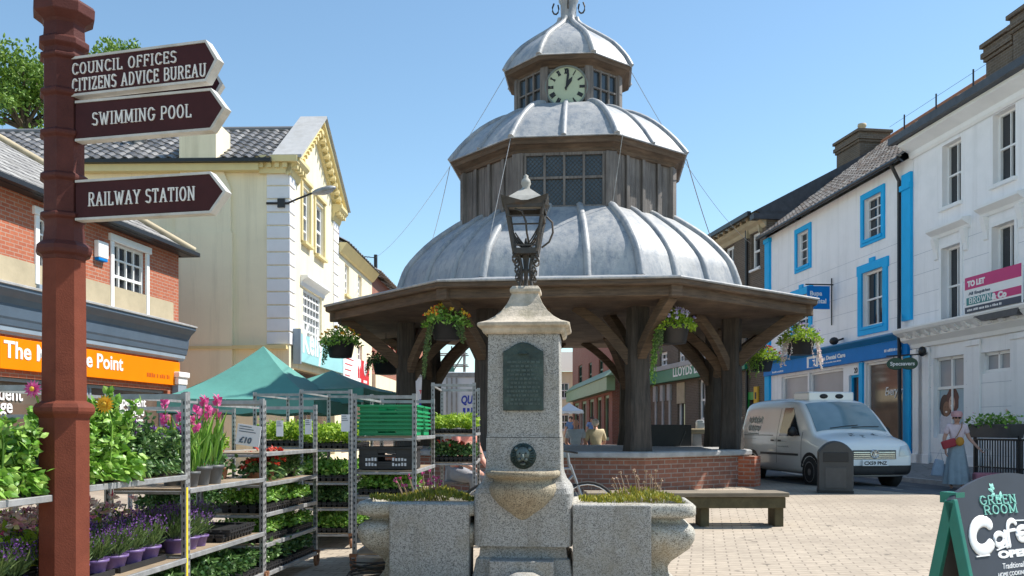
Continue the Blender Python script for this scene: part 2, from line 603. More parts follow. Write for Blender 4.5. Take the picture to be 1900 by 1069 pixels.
M['tan'] = pm('stained_render', (.44, .37, .25), .85, .15, 1.5, .3, 20)

# ------------------------------------------------------------------ ground, road, pavement
def pavemat(name, cols, bw, bh, gap, ms):
    m, nt, nd, lk, b = newmat(name)
    tc = nd.new('ShaderNodeTexCoord')
    mp = nd.new('ShaderNodeMapping')
    mp.inputs['Rotation'].default_value = (0, 0, R(12))
    lk.new(tc.outputs['Object'], mp.inputs[0])
    t = nd.new('ShaderNodeTexBrick')
    t.inputs['Scale'].default_value = 1
    t.inputs['Brick Width'].default_value = bw
    t.inputs['Row Height'].default_value = bh
    t.inputs['Mortar Size'].default_value = ms
    t.inputs['Mortar Smooth'].default_value = .4
    t.inputs['Bias'].default_value = -.35
    for k, c in zip(('Color1', 'Color2', 'Mortar'), cols):
        t.inputs[k].default_value = c4(c)
    lk.new(mp.outputs[0], t.inputs['Vector'])
    n1 = noise(nt, tc.outputs['Object'], .55, 8, .7)
    c = mix(nt, ramp(nt, n1, [(.35, 0), (.75, .55)]), t.outputs[0], gap)
    n2 = noise(nt, tc.outputs['Object'], 9, 5, .7)
    c = mix(nt, .45, c, ramp(nt, n2, [(.3, .55), (.65, 1.)]), 'MULTIPLY')
    n6 = noise(nt, tc.outputs['Object'], .23, 9, .75)
    c = mix(nt, ramp(nt, n6, [(.47, 0), (.62, .6)]), c, tuple(k * .62 for k in gap))
    n3 = noise(nt, tc.outputs['Object'], 3.3, 3, .5)
    c = mix(nt, ramp(nt, n3, [(.67, 0), (.70, .8)]), c, tuple(k * .35 for k in gap))
    lk.new(c, b.inputs['Base Color'])
    b.inputs['Roughness'].default_value = .85
    bump(nt, t.outputs['Fac'], -.5, .01, b)
    return m


M['pave'] = pavemat('block_paving', ((.50, .42, .325), (.40, .335, .26), (.22, .18, .14)), .23, .115, (.37, .305, .235), .009)
M['slab'] = pavemat('paving_slabs', ((.30, .29, .28), (.26, .25, .245), (.15, .145, .14)), .6, .45, (.22, .21, .2), .01)
M['asphalt'] = pm('asphalt', (.10, .10, .105), .9, .25, 1.2, .6, 70, stain=(.14, .135, .13))
M['kerb'] = pm('granite_kerb', (.34, .33, .32), .8, .2, 6, .3, 40)


def lines(spec):
    out = []
    for a, b, n in spec:
        out += [a + (b - a) * i / n for i in range(n)]
    return out + [spec[-1][1]]


def sheet(name, xs, ys, zf, mat, kind='structure'):
    mb = MB()
    vs = [(x, y, zf(x, y)) for y in ys for x in xs]
    n = len(xs)
    fs = [(j * n + i, j * n + i + 1, (j + 1) * n + i + 1, (j + 1) * n + i) for j in range(len(ys) - 1) for i in range(n - 1)]
    mb.add(vs, fs, 0, True)
    return tag(mb.build(name, mat), kind=kind)


sheet('ground', lines([(-500, -60, 4), (-60, -12, 6), (-12, 12, 48), (12, 60, 6), (60, 500, 4)]),
      lines([(-60, 0, 4), (0, 20, 50), (20, 60, 8), (60, 900, 6)]), zg, M['pave'])


def strip(name, ys, left, right, zl, zr, mat, n=6, kind='structure'):
    mb = MB()
    vs, fs = [], []
    for y in ys:
        for i in range(n + 1):
            t = i / n
            x = left(y) + (right(y) - left(y)) * t
            vs.append((x, y, zl(x, y) * (1 - t) + zr(x, y) * t))
    for j in range(len(ys) - 1):
        for i in range(n):
            b = j * (n + 1) + i
            fs.append((b, b + 1, b + n + 2, b + n + 1))
    mb.add(vs, fs, 0, True)
    return tag(mb.build(name, mat), kind=kind)


def interp(tab):
    def f(y):
        for (a, va), (b, vb) in zip(tab, tab[1:]):
            if y <= b:
                t = max(0, (y - a) / (b - a))
                return va + (vb - va) * t
        return tab[-1][1]
    return f


def fac_x(y):            # street line of the right-hand facades
    return 10.5 - .096 * (y - 23.5)


road_l = interp([(4, 10), (10, 9.1), (12, 8.55), (14.7, 7.15), (16.3, 6.2), (18, 5.55), (22, 5.2), (30, 4.6), (90, 1)])
kerb_x = lambda y: fac_x(y) - 1.35
YS = lines([(4, 30, 40), (30, 90, 20)])
strip('road', YS, road_l, kerb_x, lambda x, y: zg(x, y) + .004, lambda x, y: zg(x, y) + .004, M['asphalt'])
strip('kerb', YS, lambda y: kerb_x(y) - .001, lambda y: kerb_x(y) + .13, lambda x, y: zg(x, y) + .11, lambda x, y: zg(x, y) + .115, M['kerb'], 1)
mbk = MB()
for a, b in zip(YS, YS[1:]):
    xa, xb = kerb_x(a) - .001, kerb_x(b) - .001
    mbk.quad((xa, a, zg(xa, a)), (xa, a, zg(xa, a) + .11), (xb, b, zg(xb, b) + .11), (xb, b, zg(xb, b)))
tag(mbk.build('kerb_face', M['kerb']), kind='structure')
strip('pavement', YS, lambda y: kerb_x(y) + .13, lambda y: fac_x(y) + .6, lambda x, y: zg(x, y) + .115, lambda x, y: zg(x, y) + .55, M['slab'])


# ------------------------------------------------------------------ text helpers
def text_mb(s, size, extrude=.004, width=None, font_off=0, shear=0, bold=0):
    cu = bpy.data.curves.new('txt', 'FONT')
    cu.body = s
    cu.size = size
    cu.extrude = extrude
    cu.offset = bold
    cu.shear = shear
    cu.resolution_u = 3
    o = bpy.data.objects.new('txt', cu)
    COL.objects.link(o)
    dg = bpy.context.evaluated_depsgraph_get()
    me = bpy.data.meshes.new_from_object(o.evaluated_get(dg))
    vs = [v.co.copy() for v in me.vertices]
    fs = [tuple(p.vertices) for p in me.polygons]
    bpy.data.objects.remove(o)
    bpy.data.curves.remove(cu)
    x0, x1 = min(v.x for v in vs), max(v.x for v in vs)
    k = width / (x1 - x0) if width else 1
    return [Vector(((v.x - x0) * k, v.y, v.z)) for v in vs], fs, (x1 - x0) * k


def put_text(mb, s, u, z, size, y=-.006, width=None, m=0, center=False, T=None, **kw):
    """lettering standing on the plane y, facing -y, its baseline starting at (u, z)"""
    vs, fs, wd = text_mb(s, size, width=width, **kw)
    off = u - (wd / 2 if center else 0)
    P = [Vector((v.x + off, y - v.z, v.y + z)) for v in vs]
    mb.add(P, fs, m)
    return wd


def dashes(mb, u, z, w_, h, y):
    """a line of print too small to read"""
    e = u + w_
    while u < e:
        L = h * rnd.uniform(.35, .8)
        mb.box(u, min(u + L, e), y - .004, y, z, z + h * rnd.uniform(.7, 1.0))
        u += L + h * (.3 if rnd.random() < .8 else .8)


def arc(cx, cy, rx, ry, a0, a1, n=8):
    return [(cx + rx * math.cos(R(a0 + (a1 - a0) * i / n)), cy + ry * math.sin(R(a0 + (a1 - a0) * i / n))) for i in range(n + 1)]


# slab-serif letters: width, strokes (polylines), serif bars (x, y)
GL = {
    'A': (.72, [[(.1, 0), (.36, 1)], [(.36, 1), (.62, 0)], [(.2, .34), (.52, .34)]], [(.1, 0), (.62, 0)]),
    'B': (.62, [[(.12, 0), (.12, 1)], [(.12, 1), (.34, 1)] + arc(.34, .76, .2, .24, 90, -90) + [(.12, .52)], [(.34, .52)] + arc(.34, .26, .23, .26, 90, -90) + [(.12, 0)]], []),
    'C': (.64, [arc(.36, .5, .27, .5, 48, 312, 14)], [(.55, .82), (.55, .16)]),
    'D': (.66, [[(.12, 0), (.12, 1)], [(.12, 1), (.3, 1)] + arc(.3, .5, .28, .5, 90, -90, 10) + [(.12, 0)]], []),
    'E': (.58, [[(.12, 0), (.12, 1)], [(.12, 1), (.5, 1)], [(.12, .52), (.4, .52)], [(.12, 0), (.52, 0)], [(.5, 1), (.5, .84)], [(.52, 0), (.52, .17)], [(.4, .44), (.4, .6)]], []),
    'F': (.56, [[(.12, 0), (.12, 1)], [(.12, 1), (.5, 1)], [(.12, .52), (.4, .52)], [(.5, 1), (.5, .84)], [(.4, .44), (.4, .6)]], [(.12, 0)]),
    'G': (.68, [arc(.36, .5, .27, .5, 48, 350, 14) + [(.62, .42)], [(.46, .42), (.68, .42)]], [(.55, .82)]),
    'I': (.3, [[(.15, 0), (.15, 1)]], [(.15, 0), (.15, 1)]),
    'L': (.56, [[(.12, 0), (.12, 1)], [(.12, 0), (.5, 0)], [(.5, 0), (.5, .18)]], [(.12, 1)]),
    'M': (.84, [[(.12, 0), (.14, 1)], [(.14, 1), (.42, .12)], [(.42, .12), (.7, 1)], [(.7, 1), (.72, 0)]], [(.12, 0), (.72, 0), (.1, 1), (.74, 1)]),
    'N': (.72, [[(.12, 0), (.12, 1)], [(.12, 1), (.58, 0)], [(.58, 0), (.58, 1)]], [(.12, 0), (.08, 1), (.58, 1)]),
    'O': (.68, [arc(.34, .5, .26, .5, 90, 450, 18)], []),
    'P': (.6, [[(.12, 0), (.12, 1)], [(.12, 1), (.33, 1)] + arc(.33, .73, .21, .27, 90, -90) + [(.12, .46)]], [(.12, 0)]),
    'R': (.66, [[(.12, 0), (.12, 1)], [(.12, 1), (.33, 1)] + arc(.33, .75, .2, .25, 90, -90) + [(.12, .5)], [(.34, .5), (.56, 0)]], [(.12, 0), (.58, 0)]),
    'S': (.56, [arc(.28, .755, .2, .245, 40, 260, 9) + arc(.28, .255, .21, .255, 80, -140, 9)], [(.44, .88), (.11, .1)]),
    'T': (.62, [[(.31, 0), (.31, 1)], [(.06, 1), (.56, 1)], [(.06, 1), (.06, .84)], [(.56, 1), (.56, .84)]], [(.31, 0)]),
    'U': (.7, [[(.13, 1), (.13, .3)] + arc(.35, .26, .22, .26, 180, 360) + [(.57, 1)]], [(.13, 1), (.57, 1)]),
    'V': (.7, [[(.1, 1), (.35, 0)], [(.35, 0), (.6, 1)]], [(.1, 1), (.6, 1)]),
    'W': (.96, [[(.1, 1), (.3, 0)], [(.3, 0), (.48, .9)], [(.48, .9), (.66, 0)], [(.66, 0), (.86, 1)]], [(.1, 1), (.86, 1)]),
    'Y': (.7, [[(.1, 1), (.35, .48)], [(.6, 1), (.35, .48)], [(.35, .48), (.35, 0)]], [(.1, 1), (.6, 1), (.35, 0)]),
    'Z': (.58, [[(.08, 1), (.5, 1)], [(.5, 1), (.08, 0)], [(.08, 0), (.52, 0)], [(.08, 1), (.08, .84)], [(.52, 0), (.52, .17)]], []),
    'X': (.66, [[(.1, 0), (.56, 1)], [(.1, 1), (.56, 0)]], [(.1, 0), (.56, 0), (.1, 1), (.56, 1)]),
}


def serif_text(mb, s, u0, z0, h, width, y=0, th=.11, depth=.006, m=0, slope=0):
    adv = 0
    lay = []
    for ch in s:
        if ch == ' ':
            adv += .42
            continue
        g = GL[ch]
        lay.append((adv, g))
        adv += g[0] + .10
    adv -= .1
    k = width / adv

    def P(x, zz, yy):
        return (u0 + x * k, yy, z0 + zz * h + x * k * slope)
    for ox, (gw, strokes, serifs) in lay:
        segs = [(a, b, th) for st in strokes for a, b in zip(st, st[1:])]
        segs += [((sx - .12, sy), (sx + .12, sy), th * .55) for sx, sy in serifs]
        for i, ((ax, ay), (bx, by), t) in enumerate(segs):
            dx, dy = (bx - ax) * k, (by - ay) * h
            L = math.hypot(dx, dy) or 1e-6
            tt = t * h * (.78 if abs(dy) < abs(dx) * .5 else 1)
            nx, ny = -dy / L * tt / 2, dx / L * tt / 2
            ex, ey = dx / L * tt * .3, dy / L * tt * .3
            dd = depth + (i % 5) * .0003
            pts = [(ax * k - ex + nx, ay * h - ey + ny), (ax * k - ex - nx, ay * h - ey - ny), (bx * k + ex - nx, by * h + ey - ny), (bx * k + ex + nx, by * h + ey + ny)]
            fr = [(u0 + ox * k + px, y - dd, z0 + pz + (ox * k + px) * slope) for px, pz in pts]
            bk = [(p[0], y + .002, p[2]) for p in fr]
            mb.add(fr + bk, [(0, 1, 2, 3), (0, 4, 5, 1), (1, 5, 6, 2), (2, 6, 7, 3), (3, 7, 4, 0)], m)


# ------------------------------------------------------------------ the market cross
D = 19.0
S = D / 18
TH = R(-5.8)
CX, CY = .0629 * D, D
cross = thing('market_cross', 'octagonal timber market cross with three lead domes and a clock, standing on a brick plinth', 'market cross', (CX, CY, 0), TH)
zc = lambda k: CAMZ + k * S


def octp(r, z, k, off=22.5):
    a = R(off + 45 * k)
    return Vector((r * math.sin(a), -r * math.cos(a), z))


def faceT(k, ap, z=0):
    a = R(45 * k)
    n = Vector((math.sin(a), -math.cos(a), 0))
    t = Vector((math.cos(a), math.sin(a), 0))
    Mx = Matrix(((t.x, -n.x, 0, n.x * ap), (t.y, -n.y, 0, n.y * ap), (0, 0, 1, z), (0, 0, 0, 1)))
    return Mx


def octsolid(mb, prof, m=0):
    mb.lathe(prof, 8, ph=R(22.5), m=m, smooth=False, facet=True)


C8 = math.cos(R(22.5))
ZT = .868
mb = MB()
octsolid(mb, [(3.55 * S, -.1), (3.55 * S, ZT - .11)])
mb.build('brick_plinth', M['brick_plinth'], cross)
mb = MB()
octsolid(mb, [(3.0 * S, ZT - .11), (3.63 * S, ZT - .11), (3.65 * S, ZT - .09), (3.65 * S, ZT - .02), (3.62 * S, ZT), (3.0 * S, ZT)])
mb.build('plinth_coping', M['coping'], cross, bevel=.008)
mb = MB()
octsolid(mb, [(2.99 * S, ZT - .2), (2.99 * S, ZT - .03), (0, ZT - .03)])
mb.build('stone_floor', pm('worn_stone_floor', (.13, .12, .11), .85, .25, 3, .4, 30), cross)
for k in range(1, 7):
    mb = MB()
    mb.T = Matrix.Translation(octp(3.52 * S, 0, k)) @ Matrix.Rotation(R(22.5 + 45 * k), 4, 'Z')
    mb.box(-.24, .24, -.24, .24, -.05, ZT - .125)
    mb.build('corner_pier', M['brick_red'], cross)

zpl = 3.62     # top of the wall plate
PR = 3.28 * S
for k in range(8):
    p = octp(PR, 0, k)
    mb = MB()
    hw = .19
    mb.T = Matrix.Translation(p) @ Matrix.Rotation(R(22.5 + 45 * k), 4, 'Z')
    ch = .05
    prof = []
    for i, z in enumerate([ZT, ZT + .35, ZT + .8, 1.9, 2.5, 3.0, 3.42]):
        wv = hw * (1.12 if i == 0 else 1.0 - .02 * i) + rnd.uniform(-.008, .008)
        prof.append([(-wv + ch, -wv), (wv - ch, -wv), (wv, -wv + ch), (wv, wv - ch), (wv - ch, wv), (-wv + ch, wv), (-wv, wv - ch), (-wv, -wv + ch)])
    vs, fs = [], []
    for i, z in enumerate([ZT, ZT + .35, ZT + .8, 1.9, 2.5, 3.0, 3.42]):
        jx, jy = rnd.uniform(-.01, .01), rnd.uniform(-.01, .01)
        vs += [(q[0] + jx, q[1] + jy, z) for q in prof[i]]
    for i in range(6):
        for j in range(8):
            fs.append((i * 8 + j, i * 8 + (j + 1) % 8, (i + 1) * 8 + (j + 1) % 8, (i + 1) * 8 + j))
    mb.add(vs, fs)
    mb.box(-.19, .19, -.19, .19, ZT - .0, ZT + .004)
    # iron bolt heads and long drying cracks as strips of shadow-catching grooves
    mb.build('oak_post', M['oak_v'], cross, bevel=.006)


def brace(mb, a, b, bulge, wd=.13, ht=.17, n=9, side=None):
    """curved timber from a (on the post) to b (under the beam), bulging towards the corner"""
    a, b = Vector(a), Vector(b)
    c = Vector((a.x, a.y, b.z))
    pts = []
    for i in range(n + 1):
        t = i / n
        q = a * (1 - t) ** 2 + (a.lerp(b, .5).lerp(c, bulge)) * 2 * t * (1 - t) + b * t ** 2
        pts.append(q)
    h = (Vector((b.x, b.y, 0)) - Vector((a.x, a.y, 0))).normalized()
    sd_ = h.cross(Vector((0, 0, 1)))
    vs, fs = [], []
    for i, p in enumerate(pts):
        d = (pts[min(i + 1, n)] - pts[max(i - 1, 0)]).normalized()
        nz = d.cross(sd_).normalized() * ht / 2
        x = sd_ * wd / 2
        vs += [p - x - nz, p + x - nz, p + x + nz, p - x + nz]
    for i in range(n):
        b_ = 4 * i
        for k in range(4):
            fs.append((b_ + k, b_ + 4 + k, b_ + 4 + (k + 1) % 4, b_ + (k + 1) % 4))
    fs += [(0, 1, 2, 3), tuple(4 * n + k for k in (3, 2, 1, 0))]
    mb.add(vs, fs)


for k in range(8):
    p = octp(PR, 2.42, k)
    nb, nb2 = octp(PR, 0, k + 1), octp(PR, 0, k - 1)
    for q in (nb, nb2):
        d = (Vector((q.x, q.y, 0)) - Vector((p.x, p.y, 0))).normalized()
        mb = MB()
        brace(mb, p + d * .12, Vector((p.x, p.y, 3.40)) + d * 1.10, .25)
        mb.build('curved_brace', M['oak_h'], cross, bevel=.008)
    d = Vector((p.x, p.y, 0)).normalized()
    mb = MB()
    brace(mb, p + d * .12 + Vector((0, 0, .12)), Vector((p.x, p.y, 3.42)) + d * 1.30, .15, .16, .2)
    brace(mb, p - d * .12 - Vector((0, 0, .15)), Vector((p.x, p.y, 3.42)) - d * 1.35, .3, .15, .18)
    mb.build('curved_brace', M['oak_h'], cross, bevel=.008)
    # wall plate from post to post, and a dragon beam to the eaves corner
    a, b = octp(PR, 3.52, k), octp(PR, 3.52, k + 1)
    mb = MB()
    mb.bar(a + (a - b).normalized() * .10, b + (b - a).normalized() * .10, .26, .24)
    mb.build('wall_plate', M['oak_h'], cross, bevel=.012)
    mb = MB()
    mb.bar(octp(2.0 * S, 3.60, k), octp(4.70 * S, 3.47, k), .18, .2)
    mb.build('hip_beam', M['oak_h'], cross, bevel=.01)

R1, Z1 = 4.815 * S, zc(2.30)
RS, ZS = 3.42 * S, zc(2.66)
for k in range(8):
    for j in range(1, 8):
        mb = MB()
        t = j / 8
        o1 = octp(R1 - .25, Z1 - .105, k).lerp(octp(R1 - .25, Z1 - .105, k + 1), t)
        i1 = octp(2.6 * S, Z1 + .20, k).lerp(octp(2.6 * S, Z1 + .20, k + 1), t)
        mb.bar(i1, o1, .07, .11)
        mb.build('rafter', M['oak_shaded'], cross)
mb = MB()
octsolid(mb, [(.3, Z1 + .30), (2.4 * S, Z1 + .30), (R1 - .12, Z1 - .035), (R1 - .12, Z1 - .01), (.3, Z1 + .34)])
mb.build('soffit_boards', M['oak_shaded'], cross)
mb = MB()
octsolid(mb, [(R1 - .14, Z1 - .135), (R1 - .05, Z1 - .135), (R1 - .03, Z1 - .115), (R1 - .03, Z1 - .045), (R1 - .14, Z1 - .04)])
mb.build('eaves_board', M['oak_h'], cross, bevel=.006)
mb = MB()
octsolid(mb, [(R1 - .36, Z1 - .30), (R1 - .18, Z1 - .30), (R1 - .165, Z1 - .28), (R1 - .165, Z1 - .12), (R1 - .42, Z1 - .11)])
mb.build('eaves_beam', M['oak_h'], cross, bevel=.01)
for k in range(8):
    mb = MB()
    a = octp(R1 - .28, Z1 - .2, k)
    d = Vector((a.x, a.y, 0)).normalized()
    mb.bar(a - d * .3, a + d * .16, .2, .24)
    mb.build('corner_block', M['oak_h'], cross, bevel=.02)


def dome(name, prof, rolls, rr=.035, mid=0):
    o = None
    mb = MB()
    for k in range(8):
        nseg = 6
        vs, fs = [], []
        for (r, z) in prof:
            a, b = octp(r, z, k), octp(r, z, k + 1)
            for i in range(nseg + 1):
                q = a.lerp(b, i / nseg)
                vs.append(q)
        w_ = nseg + 1
        for j in range(len(prof) - 1):
            for i in range(nseg):
                fs.append((j * w_ + i, j * w_ + i + 1, (j + 1) * w_ + i + 1, (j + 1) * w_ + i))
        mb.add(vs, fs, 0, True)
    o = mb.build(name, M['lead'], cross)
    mb = MB()
    for k in range(8):
        for i in range(rolls + 1):
            t = i / (rolls + 1)
            pts = [octp(r, z, k).lerp(octp(r, z, k + 1), t) for (r, z) in prof]
            mb.tube(pts, rr if i else rr * 1.15, 7)
    mb.build('lead_rolls', M['lead'], o)
    return o


def smooth_prof(pts, n=14):
    """Catmull-Rom through (r,z)"""
    P = [Vector((a, b)) for a, b in pts]
    P = [P[0] * 2 - P[1]] + P + [P[-1] * 2 - P[-2]]
    out = []
    tot = len(P) - 3
    for i in range(n + 1):
        t = i / n * tot
        k = min(int(t), tot - 1)
        f = t - k
        p0, p1, p2, p3 = P[k:k + 4]
        q = .5 * ((2 * p1) + (p2 - p0) * f + (2 * p0 - 5 * p1 + 4 * p2 - p3) * f * f + (3 * p1 - p0 - 3 * p2 + p3) * f ** 3)
        out.append((q.x, q.y))
    return out


skirt = MB()
octsolid(skirt, [(R1 - .10, Z1 - .045), (R1, Z1 - .04), (R1 + .012, Z1 - .02), (R1, Z1), (4.3 * S, zc(2.385)), (3.75 * S, zc(2.475)), (3.38 * S, zc(2.55))])
o = skirt.build('lower_roof_skirt', M['lead'], cross)
dome('lower_dome', smooth_prof([(3.43 * S, zc(2.52)), (3.35 * S, zc(2.78)), (3.21 * S, zc(3.09)), (2.80 * S, zc(3.53)), (2.30 * S, zc(3.90)), (2.12 * S, zc(4.0))], 16), 2, .068)

# middle stage
W2, zb2, zt2 = 2.17 * S, zc(3.94), zc(4.93)
ap2 = W2 * C8
half2 = W2 * math.sin(R(22.5))
for k in range(8):
    T = faceT(k, ap2)
    if k == 0:
        win = MB()
        win.T = T
        win.box(-half2 + .12, half2 - .12, .03, .05, zb2, zt2)
        pane = win.build('leaded_window', M['lattice'], cross)
        mb = MB()
        mb.T = T
        for i in range(0, 5):
            u = -half2 + .14 + (2 * half2 - .28) * i / 4
            mb.box(u - .022, u + .022, -.025, .03, zb2, zt2)
        zm = zb2 + (zt2 - zb2) * .55
        mb.box(-half2 + .1, half2 - .1, -.02, .028, zm - .022, zm + .022)
        mb.box(-half2 + .1, half2 - .1, -.03, .028, zb2, zb2 + .05)
        mb.box(-half2 + .1, half2 - .1, -.03, .028, zt2 - .05, zt2)
        mb.build('window_bars', M['oak_grey'], pane)
        mb = MB()
        mb.T = T
        for i in range(33):       # diagonal leading of the quarries
            u = -half2 - .4 + i * (2 * half2 + .8) / 32
            for sg in (-1, 1):
                a, b = Vector((u - sg * .45, .027, zb2 + .05)), Vector((u + sg * .45, .027, zt2 - .05))
                lo, hi = -half2 + .14, half2 - .14
                ta, tb = sorted(((lo - a.x) / (b.x - a.x), (hi - a.x) / (b.x - a.x)))
                ta, tb = max(0, ta), min(1, tb)
                if tb > ta + .02:
                    mb.bar(a.lerp(b, ta), a.lerp(b, tb), .008, .008, up=(0, 1, 0))
        mb.build('leading', M['iron'], pane)
    else:
        mb = MB()
        mb.T = T
        n = 8
        for i in range(n):
            u0 = -half2 + .1 + (2 * half2 - .2) * i / n
            u1 = -half2 + .1 + (2 * half2 - .2) * (i + 1) / n
            mb.box(u0 + .004, u1 - .004, .02 + rnd.uniform(-.008, .008), .05, zb2, zt2)
        pn = mb.build('board_panel', M['oak_grey'], cross)
        mb = MB()
        mb.T = T
        for i in range(1, 4):
            u = -half2 + 2 * half2 * i / 4
            mb.box(u - .04, u + .04, -.03, .012, zb2, zt2)
        mb.build('batten', M['oak_grey'], pn, bevel=.006)
for k in range(8):
    mb = MB()
    mb.T = Matrix.Translation(octp(W2, 0, k)) @ Matrix.Rotation(R(22.5 + 45 * k), 4, 'Z')
    mb.box(-.11, .11, -.035, .12, zb2 - .15, zt2)
    mb.build('corner_post', M['oak_grey'], cross, bevel=.01)
R2, Z2 = 2.43 * S, zc(5.157)
mb = MB()
octsolid(mb, [(W2 - .2, zt2), (W2 + .03, zt2), (W2 + .05, zt2 + .03), (W2 + .05, zt2 + .07), (R2 - .13, Z2 - .12), (R2 - .07, Z2 - .11), (R2 - .05, Z2 - .05), (R2 - .02, Z2 - .03), (R2 - .02, Z2 - .012), (R2 - .3, Z2 - .01)])
mb.build('middle_cornice', M['oak_h'], cross)
mb = MB()
octsolid(mb, [(R2 - .2, Z2 - .012), (R2 + .015, Z2 - .012), (R2 + .02, Z2), (R2, Z2 + .018), (R2 - .1, Z2 + .05)])
mb.build('middle_eaves', M['lead'], cross)
dome('middle_dome', smooth_prof([(2.43 * S, zc(5.165)), (2.16 * S, zc(5.50)), (1.82 * S, zc(5.82)), (1.46 * S, zc(6.05)), (1.20 * S, zc(6.15)), (1.06 * S, zc(6.17))], 12), 1, .055)

# clock stage
W3, zb3, zt3 = 1.09 * S, zc(6.12), zc(6.86)
ap3, half3 = W3 * C8, W3 * math.sin(R(22.5))
for k in range(8):
    T = faceT(k, ap3)
    mb = MB()
    mb.T = T
    if k in (0, 4):
        mb.box(-half3 + .06, half3 - .06, .02, .05, zb3, zt3)
        mb.build('clock_board', M['oak_grey'], cross)
    else:
        mb.box(-half3 + .08, half3 - .08, .03, .05, zb3, zt3)
        pn = mb.build('lattice_window', M['lattice'], cross)
        mb = MB()
        mb.T = T
        for i in range(4):
            u = -half3 + .1 + (2 * half3 - .2) * i / 3
            mb.box(u - .018, u + .018, -.02, .028, zb3, zt3)
        for q in (.06, .5, .95):
            z = zb3 + (zt3 - zb3) * q
            mb.box(-half3 + .08, half3 - .08, -.016, .027, z - .016, z + .016)
        mb.build('window_bars', M['oak_grey'], pn)
for k in range(8):
    mb = MB()
    mb.T = Matrix.Translation(octp(W3, 0, k)) @ Matrix.Rotation(R(22.5 + 45 * k), 4, 'Z')
    mb.box(-.08, .08, -.03, .1, zb3 - .1, zt3)
    mb.build('corner_post', M['oak_grey'], cross, bevel=.008)
M['dial'] = pm('clock_dial', (.44, .50, .35), .5, .06, 4, stain=(.36, .42, .28))
M['dial_ring'] = pm('clock_bezel', (.16, .19, .18), .5, .15, 8)
clock = MB()
rc, zk = .405, zc(6.47)
T = faceT(0, ap3) @ Matrix.Translation((0, -.01, zk)) @ Matrix.Rotation(R(90), 4, 'X')
clock.T = T
clock.lathe([(rc * .99, -.03), (rc * .99, .012)], 40, smooth=False)
ck = clock.build('clock', M['dial'], cross)
mb = MB()
mb.T = T
mb.lathe([(rc * .97, .010), (rc * .98, .035), (rc * 1.04, .045), (rc * 1.08, .02), (rc * 1.08, -.03)], 40)
mb.build('bezel', M['dial_ring'], ck)
mb = MB()
mb.T = T
for rr_ in (.93, .62):
    pts = [(rc * rr_ * math.cos(2 * PI * i / 40), rc * rr_ * math.sin(2 * PI * i / 40), .008) for i in range(41)]
    mb.tube(pts, .0045, 4, caps=False)
NUM = ['XII', 'I', 'II', 'III', 'IIII', 'V', 'VI', 'VII', 'VIII', 'IX', 'X', 'XI']
for h, s in enumerate(NUM):
    a = R(90 - 30 * h)
    rad = Vector((math.cos(a), math.sin(a), 0))
    tan = Vector((math.sin(a), -math.cos(a), 0))
    wid = {'I': .018, 'V': .04, 'X': .04}
    tot = sum(wid[c] for c in s)
    u = -tot / 2
    for c in s:
        wc = wid[c]
        lo, hi = rc * .64, rc * .91
        def seg(ua, ub, m_=0):
            mb.bar(rad * lo + tan * ua + Vector((0, 0, .015)), rad * hi + tan * ub + Vector((0, 0, .015)), .019, .008)
        if c == 'I':
            seg(u + wc / 2, u + wc / 2)
        elif c == 'V':
            seg(u + wc / 2, u + .005)
            seg(u + wc / 2, u + wc - .005)
        else:
            seg(u + .005, u + wc - .005)
            seg(u + wc - .005, u + .005)
        u += wc
mb.build('numerals', M['black'], ck)
for nm, ang, L, wd, zz in (('hour_hand', 31, rc * .58, .045, .022), ('minute_hand', 8, rc * .88, .03, .03)):
    mb = MB()
    mb.T = T
    a = R(90 - ang)
    d = Vector((math.cos(a), math.sin(a), 0))
    n = Vector((-math.sin(a), math.cos(a), 0))
    pts = [-d * L * .2 + n * wd * .4, -d * L * .2 - n * wd * .4, d * L * .62 - n * wd * .75, d * L, d * L * .62 + n * wd * .75]
    mb.prism([(p.x, p.y) for p in pts], zz, zz + .006)
    mb.build(nm, M['black'], ck)
R3, Z3 = 1.337 * S, zc(7.015)
mb = MB()
octsolid(mb, [(W3 - .15, zt3 - .02), (W3 + .02, zt3 - .02), (W3 + .04, zt3 + .02), (R3 - .09, Z3 - .10), (R3 - .04, Z3 - .09), (R3 - .015, Z3 - .03), (R3 - .015, Z3 - .01), (R3 - .2, Z3 - .01)])
mb.build('upper_cornice', M['oak_h'], cross)
mb = MB()
octsolid(mb, [(R3 - .15, Z3 - .01), (R3 + .012, Z3 - .01), (R3 + .016, Z3), (R3, Z3 + .015), (R3 - .08, Z3 + .06)])
mb.build('upper_eaves', M['lead'], cross)
dome('upper_dome', smooth_prof([(1.33 * S, zc(7.025)), (1.22 * S, zc(7.22)), (.99 * S, zc(7.50)), (.71 * S, zc(7.72)), (.45 * S, zc(7.90)), (.22 * S, zc(8.08)), (.17 * S, zc(8.2))], 14), 0, .055)
mb = MB()
mb.lathe([(.19, zc(8.12)), (.165, zc(8.3)), (.17, zc(8.5)), (.21, zc(8.56)), (.21, zc(8.6)), (.12, zc(8.64)), (.07, zc(8.75)), (.16, zc(8.9)), (.12, zc(9.0)), (.03, zc(9.1)), (.02, zc(9.6))], 12)
fi = mb.build('finial', M['lead'], cross)
mb = MB()
for sg in (-1, 1):
    for yaw in (0, 90):
        q = Matrix.Rotation(R(yaw), 3, 'Z')
        pts = [q @ Vector((sg * (.16 + .12 * math.sin(t * .55) + .02 * t), 0, zc(8.5) + .16 * math.cos(t * .55) - .03)) for t in range(2, 10)]
        mb.tube(pts, .018, 6, caps=False)
build_each(mb, 'scroll', M['iron'], fi)

